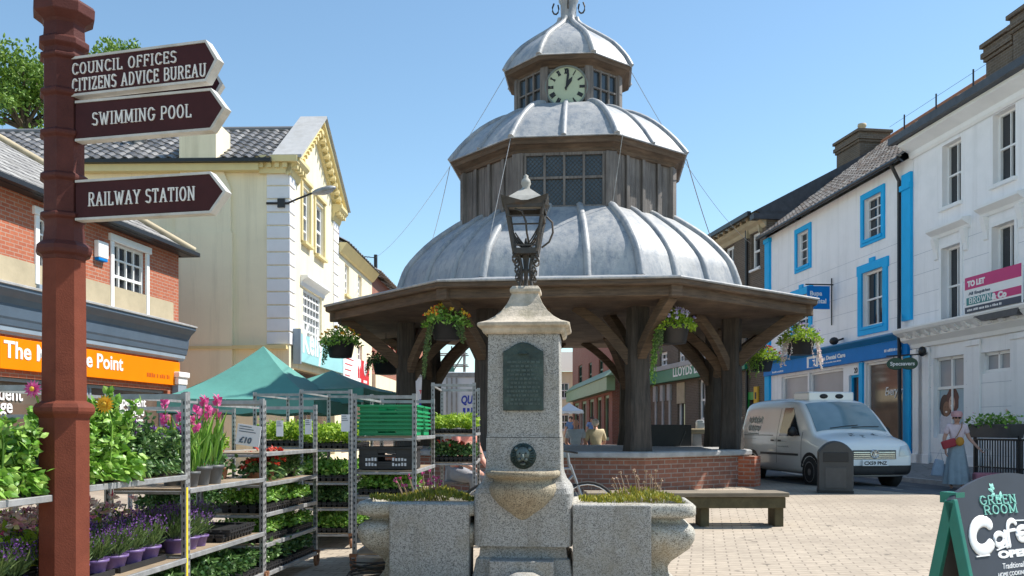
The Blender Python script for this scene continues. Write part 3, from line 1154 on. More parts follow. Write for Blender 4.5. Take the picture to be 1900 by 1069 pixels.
# guy wires
def wire(a, b, sag, label, r=.012, n=14):
    mb = MB()
    a, b = Vector(a), Vector(b)
    pts = []
    for i in range(n + 1):
        t = i / n
        p = a.lerp(b, t)
        p.z -= sag * 4 * t * (1 - t)
        pts.append(p - a)
    mb.tube(pts, r, 5)
    o = mb.build('wire', M['galv'], loc=a)
    return tag(o, label, 'wire', 'wires around the market cross')


def cw(p):          # market cross local -> world
    return Matrix.Translation((CX, CY, 0)) @ Matrix.Rotation(TH, 4, 'Z') @ Vector(p)


wire(cw(octp(R3, Z3 - .12, -2)), at(697, 478, 44), .5, 'thin wire slanting from the clock dome down to the roofs on the left', .006)
wire(cw(octp(R3, Z3 - .12, 1)), at(1393, 452, 33.5), .4, 'thin wire slanting from the clock dome down towards the brown brick bank', .006)
wire(cw(octp(R2 + .01, Z2 - .02, -1)), cw(octp(3.30 * S, zc(2.95), -1)), .0, 'pale rope running from the middle eaves down over the lower dome, left of the lantern', .007)
wire(cw(octp(R2 + .01, Z2 - .02, 0) + Vector((.1, 0, 0))), cw(octp(2.24 * S, zc(3.99), 0)), .0, 'pale rope crossing the boarded panel right of the leaded window', .007)
wire(cw(octp(R2, Z2 - .1, -2)), at(800, 452, 26), .1, 'thin wire dropping from the left tip of the middle eaves behind the lower dome', .007)
wire(cw(octp(R2, Z2 - .1, 1)), at(1330, 470, 26), .1, 'thin wire dropping from the right tip of the middle eaves behind the lower dome', .010)


# ------------------------------------------------------------------ granite drinking fountain with horse troughs
FX, FY = .112, 7.2
ft = thing('drinking_fountain', 'grey granite drinking fountain with a tall pillar, lion spout and two planted troughs', 'fountain', (FX, FY, 0), R(-5))


def rrect(hx, hy, r, n=4):
    pts = []
    for cx, cy, a0 in ((hx - r, hy - r, 0), (-hx + r, hy - r, 90), (-hx + r, -hy + r, 180), (hx - r, -hy + r, 270)):
        for i in range(n + 1):
            a = R(a0 + 90 * i / n)
            pts.append((cx + r * math.cos(a), cy + r * math.sin(a)))
    return pts


def loft_rect(mb, cx, cy, hx, hy, prof, r=.1, m=0, cap_top=True, smooth=True):
    rings = []
    for (off, z) in prof:
        rings.append([(cx + x, cy + y, z) for x, y in rrect(hx + off, hy + off, max(.004, r + off * .5))])
    n = len(rings[0])
    vs = [p for rg in rings for p in rg]
    fs = [(i * n + k, i * n + (k + 1) % n, (i + 1) * n + (k + 1) % n, (i + 1) * n + k) for i in range(len(rings) - 1) for k in range(n)]
    mb.add(vs, fs, m, smooth)
    if cap_top:
        mb.add(rings[-1], [tuple(range(n))], m)


mb = MB()
loft_rect(mb, 0, 0, .282, .282, [(.004, 1.19), (0, 1.22), (-.008, 2.02)], .012, smooth=False)
mb.build('pillar', M['granite'], ft)
mb = MB()
loft_rect(mb, 0, 0, .30, .30, [(.075, .36), (.075, .76), (.06, .80), (.02, .85), (.0, .90), (-.008, .95), (-.012, 1.186)], .02, smooth=False)
mb.build('pillar_base', M['granite'], ft, bevel=.004)
mb = MB()
loft_rect(mb, 0, 0, .36, .34, [(.05, -.1), (.05, .06), (.02, .16), (0, .26), (-.02, .268), (-.03, .36)], .02, smooth=False)
mb.box(-.245, .24, -.47, -.30, -.1, .262)
mb.build('stepped_base', M['granite'], ft, bevel=.006)
mb = MB()
mb.lathe([(.13, -.1), (.135, .12), (.12, .165), (.08, .185), (.0, .19)], 18, c=(.03, -.56, 0))
mb.build('boss', M['granite'], ft)
mb = MB()
loft_rect(mb, 0, 0, .26, .26, [(.03, 1.985), (.05, 1.995), (.06, 2.01), (.062, 2.03), (.095, 2.045), (.098, 2.07), (.07, 2.08), (.03, 2.093), (-.03, 2.13), (-.08, 2.18), (-.12, 2.24), (-.15, 2.31), (-.158, 2.325), (-.14, 2.335), (-.14, 2.36), (-.16, 2.385)], .012, smooth=False)
mb.build('capstone', M['capstone'], ft, bevel=.006)
# bronze plaque
mb = MB()
pl = [(-.155, 1.395), (.155, 1.395), (.155, 1.85), (.12, 1.865)] + [(.12 - .24 * i / 8, 1.865 + .055 * math.sin(PI * i / 8)) for i in range(1, 8)] + [(-.12, 1.865), (-.155, 1.85)]
mb.prism(pl, -.305, -.27, axis='y')
M['bronze_l'] = pm('worn_bronze', (.06, .085, .08), .4, .3, 30, .3, 90, metal=.4)
pq = mb.build('plaque', M['bronze'], ft, bevel=.006)
mb = MB()
for row in range(11):
    z = 1.44 + row * .032
    u = -.125 + (.03 if row % 4 == 1 else 0)
    while u < .115:
        L = rnd.uniform(.012, .035)
        mb.box(u, min(u + L, .128), -.309, -.304, z, z + .016)
        u += L + .008
mb.lathe([(.04, 0), (.04, .004), (.02, .006)], 14, c=(0, -.308, 1.83))
mb.build('raised_lettering', M['bronze_l'], pq)
# lion mask
V3 = lambda *a: Vector(a)
mb = MB()
mb.T = Matrix.Translation((.0, -.285, 1.045)) @ Matrix.Rotation(R(90), 4, 'X')
mb.lathe([(.098, -.02), (.10, .012), (.085, .022), (.0, .024)], 22)
mb.T = Matrix.Translation((.0, -.30, 1.045))
for i in range(22):
    a = 2 * PI * i / 22
    r_ = .074 + .006 * (i % 2)
    mb.tube([V3(.045 * math.cos(a), -.03, .045 * math.sin(a) + .008), V3(r_ * math.cos(a + .12), -.012, r_ * math.sin(a + .12) + .004), V3(.088 * math.cos(a + .3), .008, .088 * math.sin(a + .3))], [.012, .011, .005], 6)
mb.T = None
lm = mb.build('lion_mask', M['bronze'], ft)
M['bronze_f'] = pm('pale_bronze', (.13, .16, .15), .42, .4, 40, .3, 90, metal=.3, stain=(.05, .07, .065))  # paler bronze for the face than for the mane
mb = MB()
mb.T = Matrix.Translation((.0, -.30, 1.045))
mb.ball((0, -.028, .016), .056, .04, .056, 12, 8)
mb.ball((0, -.062, -.006), .017, .026, .030, 8, 6)
mb.ball((-.022, -.052, -.026), .020, .022, .016, 8, 6)
mb.ball((.022, -.052, -.026), .020, .022, .016, 8, 6)
mb.ball((-.022, -.052, .032), .013, .012, .008, 6, 5)
mb.ball((.022, -.052, .032), .013, .012, .008, 6, 5)
mb.ball((0, -.040, -.058), .022, .018, .012, 8, 5)
mb.ball((-.05, -.03, .055), .016, .014, .016, 6, 5)
mb.ball((.05, -.03, .055), .016, .014, .016, 6, 5)
mb.T = None
mb.build('lion_face', M['bronze_f'], lm)
mb = MB()
mb.T = Matrix.Translation((.0, -.30, 1.045))
for x_ in (-.022, .022):
    mb.ball((x_, -.062, .024), .009, .006, .006, 6, 5)
mb.ball((0, -.058, -.047), .016, .008, .008, 8, 5)
mb.T = None
mb.build('eyes_and_mouth', M['black'], lm)
mb = MB()
mb.lathe([(.0, .535), (.04, .54), (.055, .565), (.10, .61), (.18, .67), (.245, .745), (.262, .80), (.252, .835), (.222, .85), (.222, .875), (.262, .885), (.285, .90), (.285, .93), (.268, .94), (.225, .932), (.19, .86), (0, .82)], 32, c=(.0, -.325, 0), sy=.95)
M['granite_worn'] = granitemat('worn_granite', (.40, .38, .33), (.09, .08, .06), (.30, .22, .10))
mb.build('basin', M['stained_granite'], ft)
for sg in (-1, 1):
    mb = MB()
    cx = sg * .83
    prof = [(-.06, -.1), (-.07, .0), (-.14, .07), (-.19, .14), (-.195, .19), (-.17, .235), (-.10, .29), (-.035, .345), (-.002, .41), (.004, .46), (-.008, .50), (-.045, .525), (-.095, .535), (-.105, .555), (-.06, .575), (-.005, .585), (.008, .605), (.008, .665), (-.012, .685), (-.05, .688), (-.06, .62)]
    loft_rect(mb, cx, .06, .475, .40, prof, .09)
    tr = mb.build('trough', M['granite_worn'], ft)
    mb = MB()
    x0, x1 = (cx - .20, cx + .42) if sg < 0 else (cx - .45, cx + .14)
    mb.box(x0, x1, -.375, -.10, -.1, .68)
    mb.build('trough_pier', M['granite'], tr, bevel=.012)
    mb = MB()
    for i in range(1500):
        x, y = rnd.uniform(-.40, .40), rnd.uniform(-.30, .30)
        hgt = .655 + .05 * math.exp(-(x / .3) ** 2) + .025 * math.sin(9 * x + 3 * y) + rnd.uniform(0, .03)
        mb.leaf(Vector((cx + x, .06 + y, hgt)), Vector((rnd.uniform(-.6, .6), rnd.uniform(-.6, .6), 1)), rnd.uniform(.025, .05), .012)
    lab = 'low mossy yellow-green planting in the left granite trough' if sg < 0 else 'low mossy yellow-green planting in the right granite trough'
    o = mb.build('moss', M['moss'], loc=(FX, FY, 0), rz=R(-5))
    tag(o, lab, 'ground cover', kind='stuff')
    th_ = thing('thrift_plant', ('pink thrift on thin stems growing at the back of the left granite trough' if sg < 0 else 'dry pale thrift heads on thin stems in the right granite trough'), 'plant', (FX + cx * math.cos(R(-5)) + (0 if sg < 0 else .1), FY + cx * math.sin(R(-5)) + .1, .66), 0)
    st, hd, lf = MB(), MB(), MB()
    for i in range(26):
        x, y = rnd.uniform(-.24, .16), rnd.uniform(-.08, .1)
        p0 = Vector((x * .7, y, 0))
        p1 = Vector((x, y, rnd.uniform(.10, .26)))
        st.tube([p0, p0.lerp(p1, .5) + Vector((.01, 0, 0)), p1], .0025, 4)
        for j in range(9):
            d = Vector((rnd.gauss(0, 1), rnd.gauss(0, 1), rnd.gauss(.4, .8)))
            hd.leaf(p1, d, .017, .013)
    for i in range(160):
        lf.leaf(Vector((rnd.uniform(-.2, .2), rnd.uniform(-.1, .1), 0)), Vector((rnd.uniform(-.5, .5), rnd.uniform(-.5, .5), 1)), rnd.uniform(.04, .09), .007)
    st.build('stems', M['stalk'], th_)
    hd.build('flower_heads', M['petal_pink'] if sg < 0 else M['stalk'], th_)
    lf.build('leaves', M['moss'], th_)

# old gas lantern on the capstone
lan = MB()
zl0, zl1, zl2 = 2.66, 2.93, 3.045
rb, rt, rt2 = .125, .20, .215


def sq(r, z, k):
    a = R(45 + 90 * k)
    return Vector((r * math.sin(a) * 1.0, -r * math.cos(a), z))


for k in range(4):
    lan.bar(sq(rb, zl0, k), sq(rt2, zl2, k), .022, .022)
    lan.bar(sq(rb, zl0 + .005, k), sq(rb, zl0 + .005, k + 1), .03, .045)
    lan.bar(sq(rb * 1.03, zl0 + .05, k), sq(rb * 1.03, zl0 + .05, k + 1), .012, .012)
    lan.bar(sq(rt, zl1, k), sq(rt, zl1, k + 1), .016, .010)
    a, b = sq(rt2 + .004, zl2, k), sq(rt2 + .004, zl2, k + 1)
    lan.add([a - Vector((0, 0, .05)), b - Vector((0, 0, .05)), b, a], [(0, 1, 2, 3)])
    a2, b2 = sq(rt2 - .012, zl2, k), sq(rt2 - .012, zl2, k + 1)
    lan.add([a2 - Vector((0, 0, .05)), b2 - Vector((0, 0, .05)), b2, a2], [(3, 2, 1, 0)])
lan.add([sq(rb, zl0, k) for k in range(4)], [(0, 1, 2, 3)])
lo = lan.build('lantern', M['iron'], ft)
mb = MB()
for k in range(4):
    a, b = sq(.265, zl2 + .045, k), sq(.265, zl2 + .045, k + 1)
    c, d = sq(.225, zl2 - .03, k), sq(.21, zl2 - .03, k + 1)
    mid = (a + b) / 2 - Vector((0, 0, .055))
    midl = (c + d) / 2
    mb.add([c, midl, mid, a], [(0, 1, 2, 3)])
    mb.add([midl, d, b, mid], [(0, 1, 2, 3)])
mb.build('crown_gallery', M['iron'], lo)
mb = MB()
M['lamp_roof'] = pm('lamp_roof', (.34, .33, .30), .7, .2, 12, stain=(.2, .17, .12))
mb.lathe([(.225, zl2 + .005), (.17, zl2 + .05), (.04, zl2 + .13), (.03, zl2 + .14), (.0, zl2 + .14)], 4, ph=R(45), facet=True, smooth=False)
mb.build('lamp_roof', M['lamp_roof'], lo)
mb = MB()
mb.lathe([(.035, zl2 + .13), (.03, zl2 + .15), (.042, zl2 + .175), (.035, zl2 + .2), (.018, zl2 + .22), (.02, zl2 + .235), (.0, zl2 + .25)], 10)
mb.build('finial', M['lamp_roof'], lo)
mb = MB()
for k in range(4):
    p, q = sq(rt, zl1 - .02, k), sq(rb * .5, zl0 + .05, k + 2)
    for j in range(3):
        t0 = .06 * j
        pts = [p.lerp(q, t) + Vector((.02 * math.sin(PI * t) * (j - 1), .02 * math.cos(3 * t), -.07 * math.sin(PI * t))) for t in [i / 8 for i in range(9)]]
        mb.tube(pts[j:], .006, 5)
pts = [Vector((-.08, -.13, 2.99)), Vector((-.02, -.15, 2.96)), Vector((.01, -.15, 2.88)), Vector((.015, -.12, 2.8)), Vector((.03, -.06, 2.72))]
mb.tube([Vector(smooth) for smooth in pts], .008, 6)
pts = [Vector((.17, -.08, 2.93)), Vector((.215, -.1, 2.88)), Vector((.22, -.1, 2.80)), Vector((.19, -.09, 2.73)), Vector((.13, -.07, 2.69))]
mb.tube(pts, .008, 6)
mb.lathe([(.012, zl0), (.01, zl0 + .07), (.016, zl0 + .08), (.006, zl0 + .12)], 8)
mb.build('bent_rods', M['iron'], lo)
mb = MB()


def scroll(c, r0, turns, ang0, dirx, plane):
    pts = []
    for i in range(16):
        t = i / 15
        a = ang0 + turns * 2 * PI * t
        r = r0 * (1 - .65 * t)
        pts.append(c + dirx * (r * math.cos(a)) + plane * (r * math.sin(a)))
    return pts


UPZ = Vector((0, 0, 1))
for k in range(4):
    a = R(45 + 90 * k)
    d = Vector((math.sin(a), -math.cos(a), 0))
    mb.tube([d * .075 + UPZ * 2.37, d * .055 + UPZ * 2.45, d * .05 + UPZ * 2.55, d * .085 + UPZ * 2.66], .011, 6)
    mb.tube(scroll(d * .105 + UPZ * 2.60, .045, -1.2, PI * .9, d, UPZ), .009, 6)
    mb.tube(scroll(d * .09 + UPZ * 2.52, .032, 1.2, PI * 1.1, d, UPZ), .008, 6)
    mb.tube(scroll(d * .085 + UPZ * 2.455, .03, -1.2, PI * .9, d, UPZ), .008, 6)
mb.lathe([(.03, 2.36), (.016, 2.40), (.018, 2.5), (.04, 2.52), (.018, 2.54), (.03, 2.66)], 8)
mb.build('scroll_bracket', M['iron'], lo)


# ------------------------------------------------------------------ fingerpost
PX, PY = at(119, 797, 4.62).x, 4.62
post = thing('fingerpost', 'maroon cast iron fingerpost with white-edged pointing boards in the left foreground', 'signpost', (PX, PY, zg(PX, PY)), R(29))
zb = zg(PX, PY)
k4 = 4.62 / F


def pz(y):
    return CAMZ - (y - HY) * k4 - zb


def ringp(y0, y1, r, r0):
    """a moulded collar between two picture heights"""
    a, b = pz(y1), pz(y0)
    h = b - a
    return [(r0, a), (r * .97, a + h * .25), (r, a + h * .4), (r, a + h * .7), (r * .93, a + h * .85), (r0, b)]


prof = [(.17, -.05), (.17, .10), (.125, .14), (.125, pz(776))]
prof += [(.135, pz(772)), (.148, pz(768)), (.153, pz(764)), (.153, pz(757)), (.142, pz(750)), (.112, pz(745))]
prof += [(.106, pz(485))]
mb = MB()
mb.lathe(prof, 8, ph=R(22.5), facet=True, smooth=False)
mb.build('post', M['maroon'], post, bevel=.003)
prof = [(.106, pz(485) + .001), (.112, pz(478)), (.134, pz(474)), (.139, pz(468)), (.137, pz(461)), (.12, pz(455)), (.108, pz(452)), (.098, pz(425))]
for y0, y1 in ((398, 412), (326, 342), (247, 263), (172, 188), (107, 120)):
    prof += ringp(y0, y1, .119, .100)
prof += [(.1, pz(98)), (.124, pz(92)), (.124, pz(82)), (.104, pz(77)), (.100, pz(52))]
prof += [(.108, pz(47)), (.150, pz(36)), (.152, pz(19)), (.142, pz(13)), (.118, pz(10)), (0, pz(10))]
mb = MB()
mb.lathe(prof, 8, ph=R(22.5), facet=True, smooth=False)
mb.build('post_head', M['maroon_head'], post, bevel=.003)


def finger(pts, yaw, lines_, label=None, back=0):
    """pts: left top, left bottom, tip-shoulder top, tip, tip-shoulder bottom (picture, on a plane at the post turned by yaw)"""
    inv = Matrix.Rotation(-R(29), 4, 'Z')
    d = Vector((math.cos(yaw), math.sin(yaw), 0))
    n = Vector((math.sin(yaw), -math.cos(yaw), 0))
    org = Vector((PX, PY, 0)) - n * (back - .02)
    C = Vector((0, 0, CAMZ))

    def uv(px, py):
        ray = Vector(((px - HX) / F, 1, -(py - HY) / F))
        t = n.dot(org - C) / n.dot(ray)
        P = C + ray * t
        return ((P - org).dot(d), P.z - zb)
    q = [uv(*p) for p in pts]
    base = Matrix.Rotation(yaw - R(29), 4, 'Z')
    off = inv @ (org - Vector((PX, PY, 0)))
    T = Matrix.Translation(off) @ base
    (u0, zt), (_, zb_) = q[0], q[1]
    u1 = (q[2][0] + q[4][0]) / 2
    zt1, zb1 = q[2][1], q[4][1]
    ut, ztip = q[3]
    zt = zt1 = (zt + zt1) / 2
    zb_ = zb1 = (zb_ + zb1) / 2
    ztip = (zt + zb_) / 2
    th = .028
    outer = [(u0, zb_), (u1, zb1), (ut, ztip), (u1, zt1), (u0, zt)]
    e = .012
    inner = [(u0, zb_ + e), (u1 - e * .4, zb1 + e), (ut - e * 1.5, ztip), (u1 - e * .4, zt1 - e), (u0, zt - e)]
    mb = MB()
    mb.T = T
    mb.prism([(p[0], p[1]) for p in inner], -th + .006, th - .006, axis='y')
    fo = mb.build('finger_board', M['maroon_board'], post)
    if label:
        fo['label'] = label
    mb = MB()
    mb.T = T
    n_ = 5
    for yy, sg in ((-th, 1), (th, -1)):
        vs = [(p[0], yy, p[1]) for p in outer] + [(p[0], yy, p[1]) for p in inner]
        mb.add(vs, [(i, (i + 1) % n_, n_ + (i + 1) % n_, n_ + i)[::sg] for i in range(4)])
        vs2 = [(p[0], yy, p[1]) for p in inner] + [(p[0], yy * .8, p[1]) for p in inner]
        mb.add(vs2, [(i, (i + 1) % n_, n_ + (i + 1) % n_, n_ + i)[::sg] for i in range(4)])
    vs = [(p[0], -th, p[1]) for p in outer] + [(p[0], th, p[1]) for p in outer]
    mb.add(vs, [(i, n_ + i, n_ + (i + 1) % n_, (i + 1) % n_) for i in range(4)])
    mb.build('rim', M['sign_edge'], fo)
    if lines_:
        mb = MB()
        mb.T = T
        W_, H_ = u1 - u0, zt - zb_
        for s, a, b, c, h in lines_:
            serif_text(mb, s, u0 + W_ * a, zb_ + H_ * c, H_ * h, W_ * (b - a), y=-th + .006, th=.105)
        mb.build('lettering', M['letter'], fo)
    return fo


finger([(138, 112), (138, 185), (386, 76), (410, 116), (390, 152)], R(-15), [('COUNCIL OFFICES', .01, .79, .55, .27), ('CITIZENS ADVICE BUREAU', .01, 1.0, .13, .30)])
finger([(146, 190), (146, 262), (396, 168), (424, 207), (398, 248)], R(-13), [('SWIMMING POOL', .13, .86, .36, .30)])
finger([(146, 339), (146, 412), (395, 319), (425, 357), (396, 397)], R(-12), [('RAILWAY STATION', .10, .89, .34, .32)])
finger([(150, 112), (150, 187), (392, 124), (416, 160), (396, 190)], R(6), None, 'finger board seen edge-on behind the council offices board', back=.06)


# ------------------------------------------------------------------ buildings
class Fac:
    """a street front: local x along it (left to right as seen), y into the building, z up"""
    def __init__(s, x, y, rz, z=0.0):
        s.o, s.rz, s.z = Vector((x, y, 0)), rz, z
        s.d = Vector((math.cos(rz), math.sin(rz), 0))
        s.n = Vector((math.sin(rz), -math.cos(rz), 0))

    def uz(s, px, py, out=0.0):
        C = Vector((0, 0, CAMZ))
        ray = Vector(((px - HX) / F, 1, -(py - HY) / F))
        t = s.n.dot(s.o + s.n * out - C) / s.n.dot(ray)
        P = C + ray * t
        return (P - s.o).dot(s.d), P.z - s.z

    def u(s, px, out=0.0):
        return s.uz(px, 700, out)[0]

    def rect(s, x0, yt, yb, x1, out=0.0):
        u0, z1 = s.uz(x0, yt, out)
        _, z0 = s.uz(x0, yb, out)
        return (u0, s.u(x1, out), z0, z1)

    def thing(s, name, label, cat, group=None):
        return thing(name, label, cat, (s.o.x, s.o.y, s.z), s.rz, group)


def wall(mb, u0, u1, z0, z1, ops, dep=.14, m=0, y=0):
    """front wall with real openings and reveals"""
    us = sorted({u0, u1} | {min(max(v, u0), u1) for o in ops for v in o[:2]})
    zs = sorted({z0, z1} | {min(max(v, z0), z1) for o in ops for v in o[2:4]})
    for a, b in zip(us, us[1:]):
        for c, d in zip(zs, zs[1:]):
            mu, mz = (a + b) / 2, (c + d) / 2
            if any(o[0] < mu < o[1] and o[2] < mz < o[3] for o in ops):
                continue
            mb.quad((a, y, c), (b, y, c), (b, y, d), (a, y, d), m)
    for o in ops:
        a, b, c, d = o[:4]
        q = y + dep
        mb.quad((a, y, c), (a, y, d), (a, q, d), (a, q, c), m)
        mb.quad((b, y, c), (b, q, c), (b, q, d), (b, y, d), m)
        mb.quad((a, y, d), (b, y, d), (b, q, d), (a, q, d), m)
        mb.quad((a, y, c), (a, q, c), (b, q, c), (b, y, c), m)


def window(par, op, cols=2, rows=2, dep=.14, fr=.05, bar=.022, mat='white', glass='glass', sill='white', sash=True, name='window', silld=.08, open_=0):
    a, b, c, d = op[:4]
    g = .002
    mb = MB()
    y0, y1 = dep - .05, dep + .02
    mb.box(a + g, a + fr, y0, y1, c + g, d - g)
    mb.box(b - fr, b - g, y0, y1, c + g, d - g)
    mb.box(a + fr, b - fr, y0, y1, d - fr, d - g)
    mb.box(a + fr, b - fr, y0, y1, c + g, c + fr)
    zm = (c + d) / 2
    if sash:
        mb.box(a + fr, b - fr, y0 + .006, y1, zm - fr * .4, zm + fr * .4)
    for i in range(1, cols):
        u = a + fr + (b - a - 2 * fr) * i / cols
        mb.box(u - bar / 2, u + bar / 2, y0 + .012, y1 - .004, c + fr, d - fr)
    for i in range(1, rows):
        z = c + (d - c) * i / rows
        if sash and abs(z - zm) < .02:
            continue
        mb.box(a + fr, b - fr, y0 + .014, y1 - .004, z - bar / 2, z + bar / 2)
    w_ = mb.build(name, M[mat], par)
    mb = MB()
    if sash:          # the two sashes hang a little out of true, so they mirror different things
        t = rnd.uniform(-.006, .006)
        mb.quad((a + .01, dep + .004 + t, zm), (b - .01, dep + .004 - t, zm), (b - .01, dep + .008, d - .01), (a + .01, dep + .008, d - .01))
        t = rnd.uniform(-.006, .006)
        mb.quad((a + .01, dep + .014 + t, c + .01), (b - .01, dep + .014 - t, c + .01), (b - .01, dep + .014, zm), (a + .01, dep + .014, zm))
    else:
        mb.quad((a + .01, dep + .004, c + .01), (b - .01, dep + .004, c + .01), (b - .01, dep + .008, d - .01), (a + .01, dep + .008, d - .01))
    mb.build('pane', M[glass], w_)
    if sill:
        mb = MB()
        mb.box(a - .06, b + .06, -silld, dep - .052, c - .09, c - .004)
        mb.build('sill', M[sill], w_, bevel=.006)
    return w_


def joint(mb, u0, u1, z, ops):
    cuts = sorted((o[0] - .1, o[1] + .1) for o in ops if o[2] - .12 < z < o[3] + .12)
    a = u0
    for c, d in cuts + [(u1, u1)]:
        if c > a:
            mb.box(a, c, -.0012, .002, z, z + .011)
        a = max(a, d)


def surround(par, op, w_, p, mat, head=None, name='window_surround'):
    a, b, c, d = op[:4]
    mb = MB()
    mb.box(a - w_, a, -p, .003, c - w_, d + w_)
    mb.box(b, b + w_, -p, .003, c - w_, d + w_)
    mb.box(a, b, -p, .003, d, d + w_)
    mb.box(a, b, -p, .003, c - w_, c)
    if head:
        m = (a + b) / 2
        mb.box(m - .14, m + .14, -p - .01, 0, d + w_ + .002, d + w_ + .12)
        mb.box(a - w_ - .05, a - w_ - .002, -p, 0, d - .05, d + w_)
        mb.box(b + w_ + .002, b + w_ + .05, -p, 0, d - .05, d + w_)
    return mb.build(name, M[mat], par)


def box_building(f, t, W, H, dep, mat, ops, wdep=.14, extra=None, z0=-.4):
    mb = MB()
    wall(mb, 0, W, z0, H, ops, wdep)
    mb.quad((0, 0, z0), (0, 0, H), (0, dep, H), (0, dep, z0))
    mb.quad((W, 0, z0), (W, dep, z0), (W, dep, H), (W, 0, H))
    mb.quad((0, dep, z0), (0, dep, H), (W, dep, H), (W, dep, z0))
    # dark room behind the openings
    return mb.build('wall', mat, t)


def moulding(mb, u0, u1, prof, m=0):
    """prof: (out, z) bottom to top, run along the front"""
    n = len(prof)
    vs = [(u0, -p[0], p[1]) for p in prof] + [(u1, -p[0], p[1]) for p in prof]
    mb.add(vs, [(i, n + i, n + i + 1, i + 1) for i in range(n - 1)], m)
    mb.add([(u0, -p[0], p[1]) for p in prof] + [(u0, .05, prof[-1][1]), (u0, .05, prof[0][1])], [tuple(range(n + 1, -1, -1))], m)
    mb.add([(u1, -p[0], p[1]) for p in prof] + [(u1, .05, prof[-1][1]), (u1, .05, prof[0][1])], [tuple(range(n + 2))], m)


def pantiles(mb, u0, u1, y0, z0, y1, z1, cw=.24, rows=None, m=0, wob=.035):
    """corrugated clay pantiles: real rolls, stepped courses"""
    L = math.hypot(y1 - y0, z1 - z0)
    rows = rows or max(2, int(L / .32))
    nrm = Vector((0, -(z1 - z0), (y1 - y0))).normalized()
    cols = max(2, int(abs(u1 - u0) / cw))
    cwd = (u1 - u0) / cols
    prof = [(0, 0), (.2, .9), (.4, 1), (.55, .4), (.75, 0)]
    for r in range(rows):
        for c in range(cols):
            ja, jb = rnd.uniform(-.006, .006), rnd.uniform(-.012, .012)
            vs = []
            for e in (0, 1):
                t = (r + e * 1.08) / rows
                t = min(t, 1.02)
                for px, ph in prof + [(1.0, 0)]:
                    p = Vector((u0 + (c + px) * cwd, y0 + (y1 - y0) * t, z0 + (z1 - z0) * t)) + nrm * (ph * wob + (0 if e else .03) + ja)
                    vs.append(p)
            n = len(prof) + 1
            mb.add(vs, [(i, i + 1, n + i + 1, n + i) for i in range(n - 1)], m, True)
            mb.add(vs[:n] + [p - nrm * .03 for p in vs[:n]], [(i, n + i, n + i + 1, i + 1) for i in range(n - 1)], m)


M['pantile'] = leafmat('dark_pantile', [(.06, .06, .062), (.14, .137, .138), (.27, .26, .25)], .4, 0)
M['pantile_l'] = leafmat('mottled_pantile', [(.10, .075, .06), (.22, .19, .17), (.32, .29, .26), (.14, .09, .06)], .75, 0)


# ---- red brick shop on the left
f = Fac(-8.15, 22.0, R(90 - 7.3))
T_ = f.thing('brick_shop', 'red brick shop with a slate roof, white sash windows and an orange fascia', 'shop')
uL = f.u(-120)
Z = lambda px, py: f.uz(px, py)[1]
weav = Z(333, 470) + .04
w1 = f.rect(209, 446, 572, 271)
w2 = f.rect(70, 398, 528, 135)
zcor = Z(300, 598)      # top of shop cornice
zf1, zf0 = Z(318, 671), Z(318, 715)
wall_ops = [w1, w2]
shop = (uL + .1, -.35, .35, zf0 - .14)
Wm = MB()
wall(Wm, uL, -.02, zf0 - .1, weav, [w1, w2], .12)
wall(Wm, uL, -.02, -.4, zf0 - .1, [(uL + .3, -.55, .45, zf0 - .13)], .2)
Wm.quad((-.02, 0, -.4), (-.02, 7, -.4), (-.02, 7, weav), (-.02, 0, weav))
Wm.quad((uL, 0, -.4), (uL, 0, weav), (uL, 7, weav), (uL, 7, -.4))
Wm.build('wall', M['brick_red'], T_)
for op, c, r in ((w1, 4, 4), (w2, 4, 4)):
    w_ = window(T_, op, c, r, .12, .075, .035, sill='navy_light')
    mb = MB()
    mb.box(op[0] - .16, op[1] + .16, -.06, .02, op[3] - .02, op[3] + .13)
    mb.box(op[0] - .10, op[0] + .02, -.035, .02, op[2], op[3] - .022)
    mb.box(op[1] - .02, op[1] + .10, -.035, .02, op[2], op[3] - .022)
    mb.build('window_surround', M['white'], w_, bevel=.01)
mb = MB()       # plain rendered band above the shopfront
zr = Z(300, 560)
mb.box(uL, -.30, -.018, .03, zcor - .05, zr + .05)
mb.build('rendered_band', M['tan'], T_)
mb = MB()
zcb = Z(318, 668)
moulding(mb, uL, .12, [(.05, zcb), (.07, zcb + .04), (.10, zcb + .06), (.10, zcb + .14)])
mb.build('lower_cornice', M['navy_light'], T_)
mb = MB()
hh = zcor - zcb
moulding(mb, uL, .16, [(.10, zcb + .14), (.12, zcb + .16), (.14, zcb + .26), (.16, zcb + .30), (.18, zcb + hh * .62), (.24, zcb + hh * .74), (.33, zcb + hh * .84), (.36, zcb + hh * .88), (.36, zcb + hh * .95)])
mb.build('shop_cornice', M['navy'], T_)
mb = MB()
moulding(mb, uL, .18, [(.36, zcb + hh * .95), (.39, zcb + hh * .96), (.39, zcb + hh), (.0, zcb + hh * 1.12)])
mb.build('cornice_flashing', M['coping'], T_)
mb = MB()
mb.box(uL, -.12, -.085, .0, zf0, zf1 - .01)
fa = mb.build('fascia_board', M['orange'], T_, bevel=.006)
mb = MB()
u_a, u_b = f.u(2), f.u(221)
put_text(mb, 'The Mortgage Point', u_a - .05, zf0 + (zf1 - zf0) * .36, .42, y=-.09, width=u_b - u_a + .05, bold=.008)
mb.build('lettering', M['text_white'], fa)
mb = MB()
dashes(mb, f.u(266), zf0 + (zf1 - zf0) * .24, f.u(308) - f.u(266), .10, -.086)
fz = mb.build('small_lettering', pm('dark_orange', (.50, .09, .0), .5, .05), fa)
mb = MB()
uc0, uc1 = f.u(318), f.u(336)
mb.box(uc0 + .03, uc1 - .03, -.16, .0, -.2, Z(318, 712) - .02)
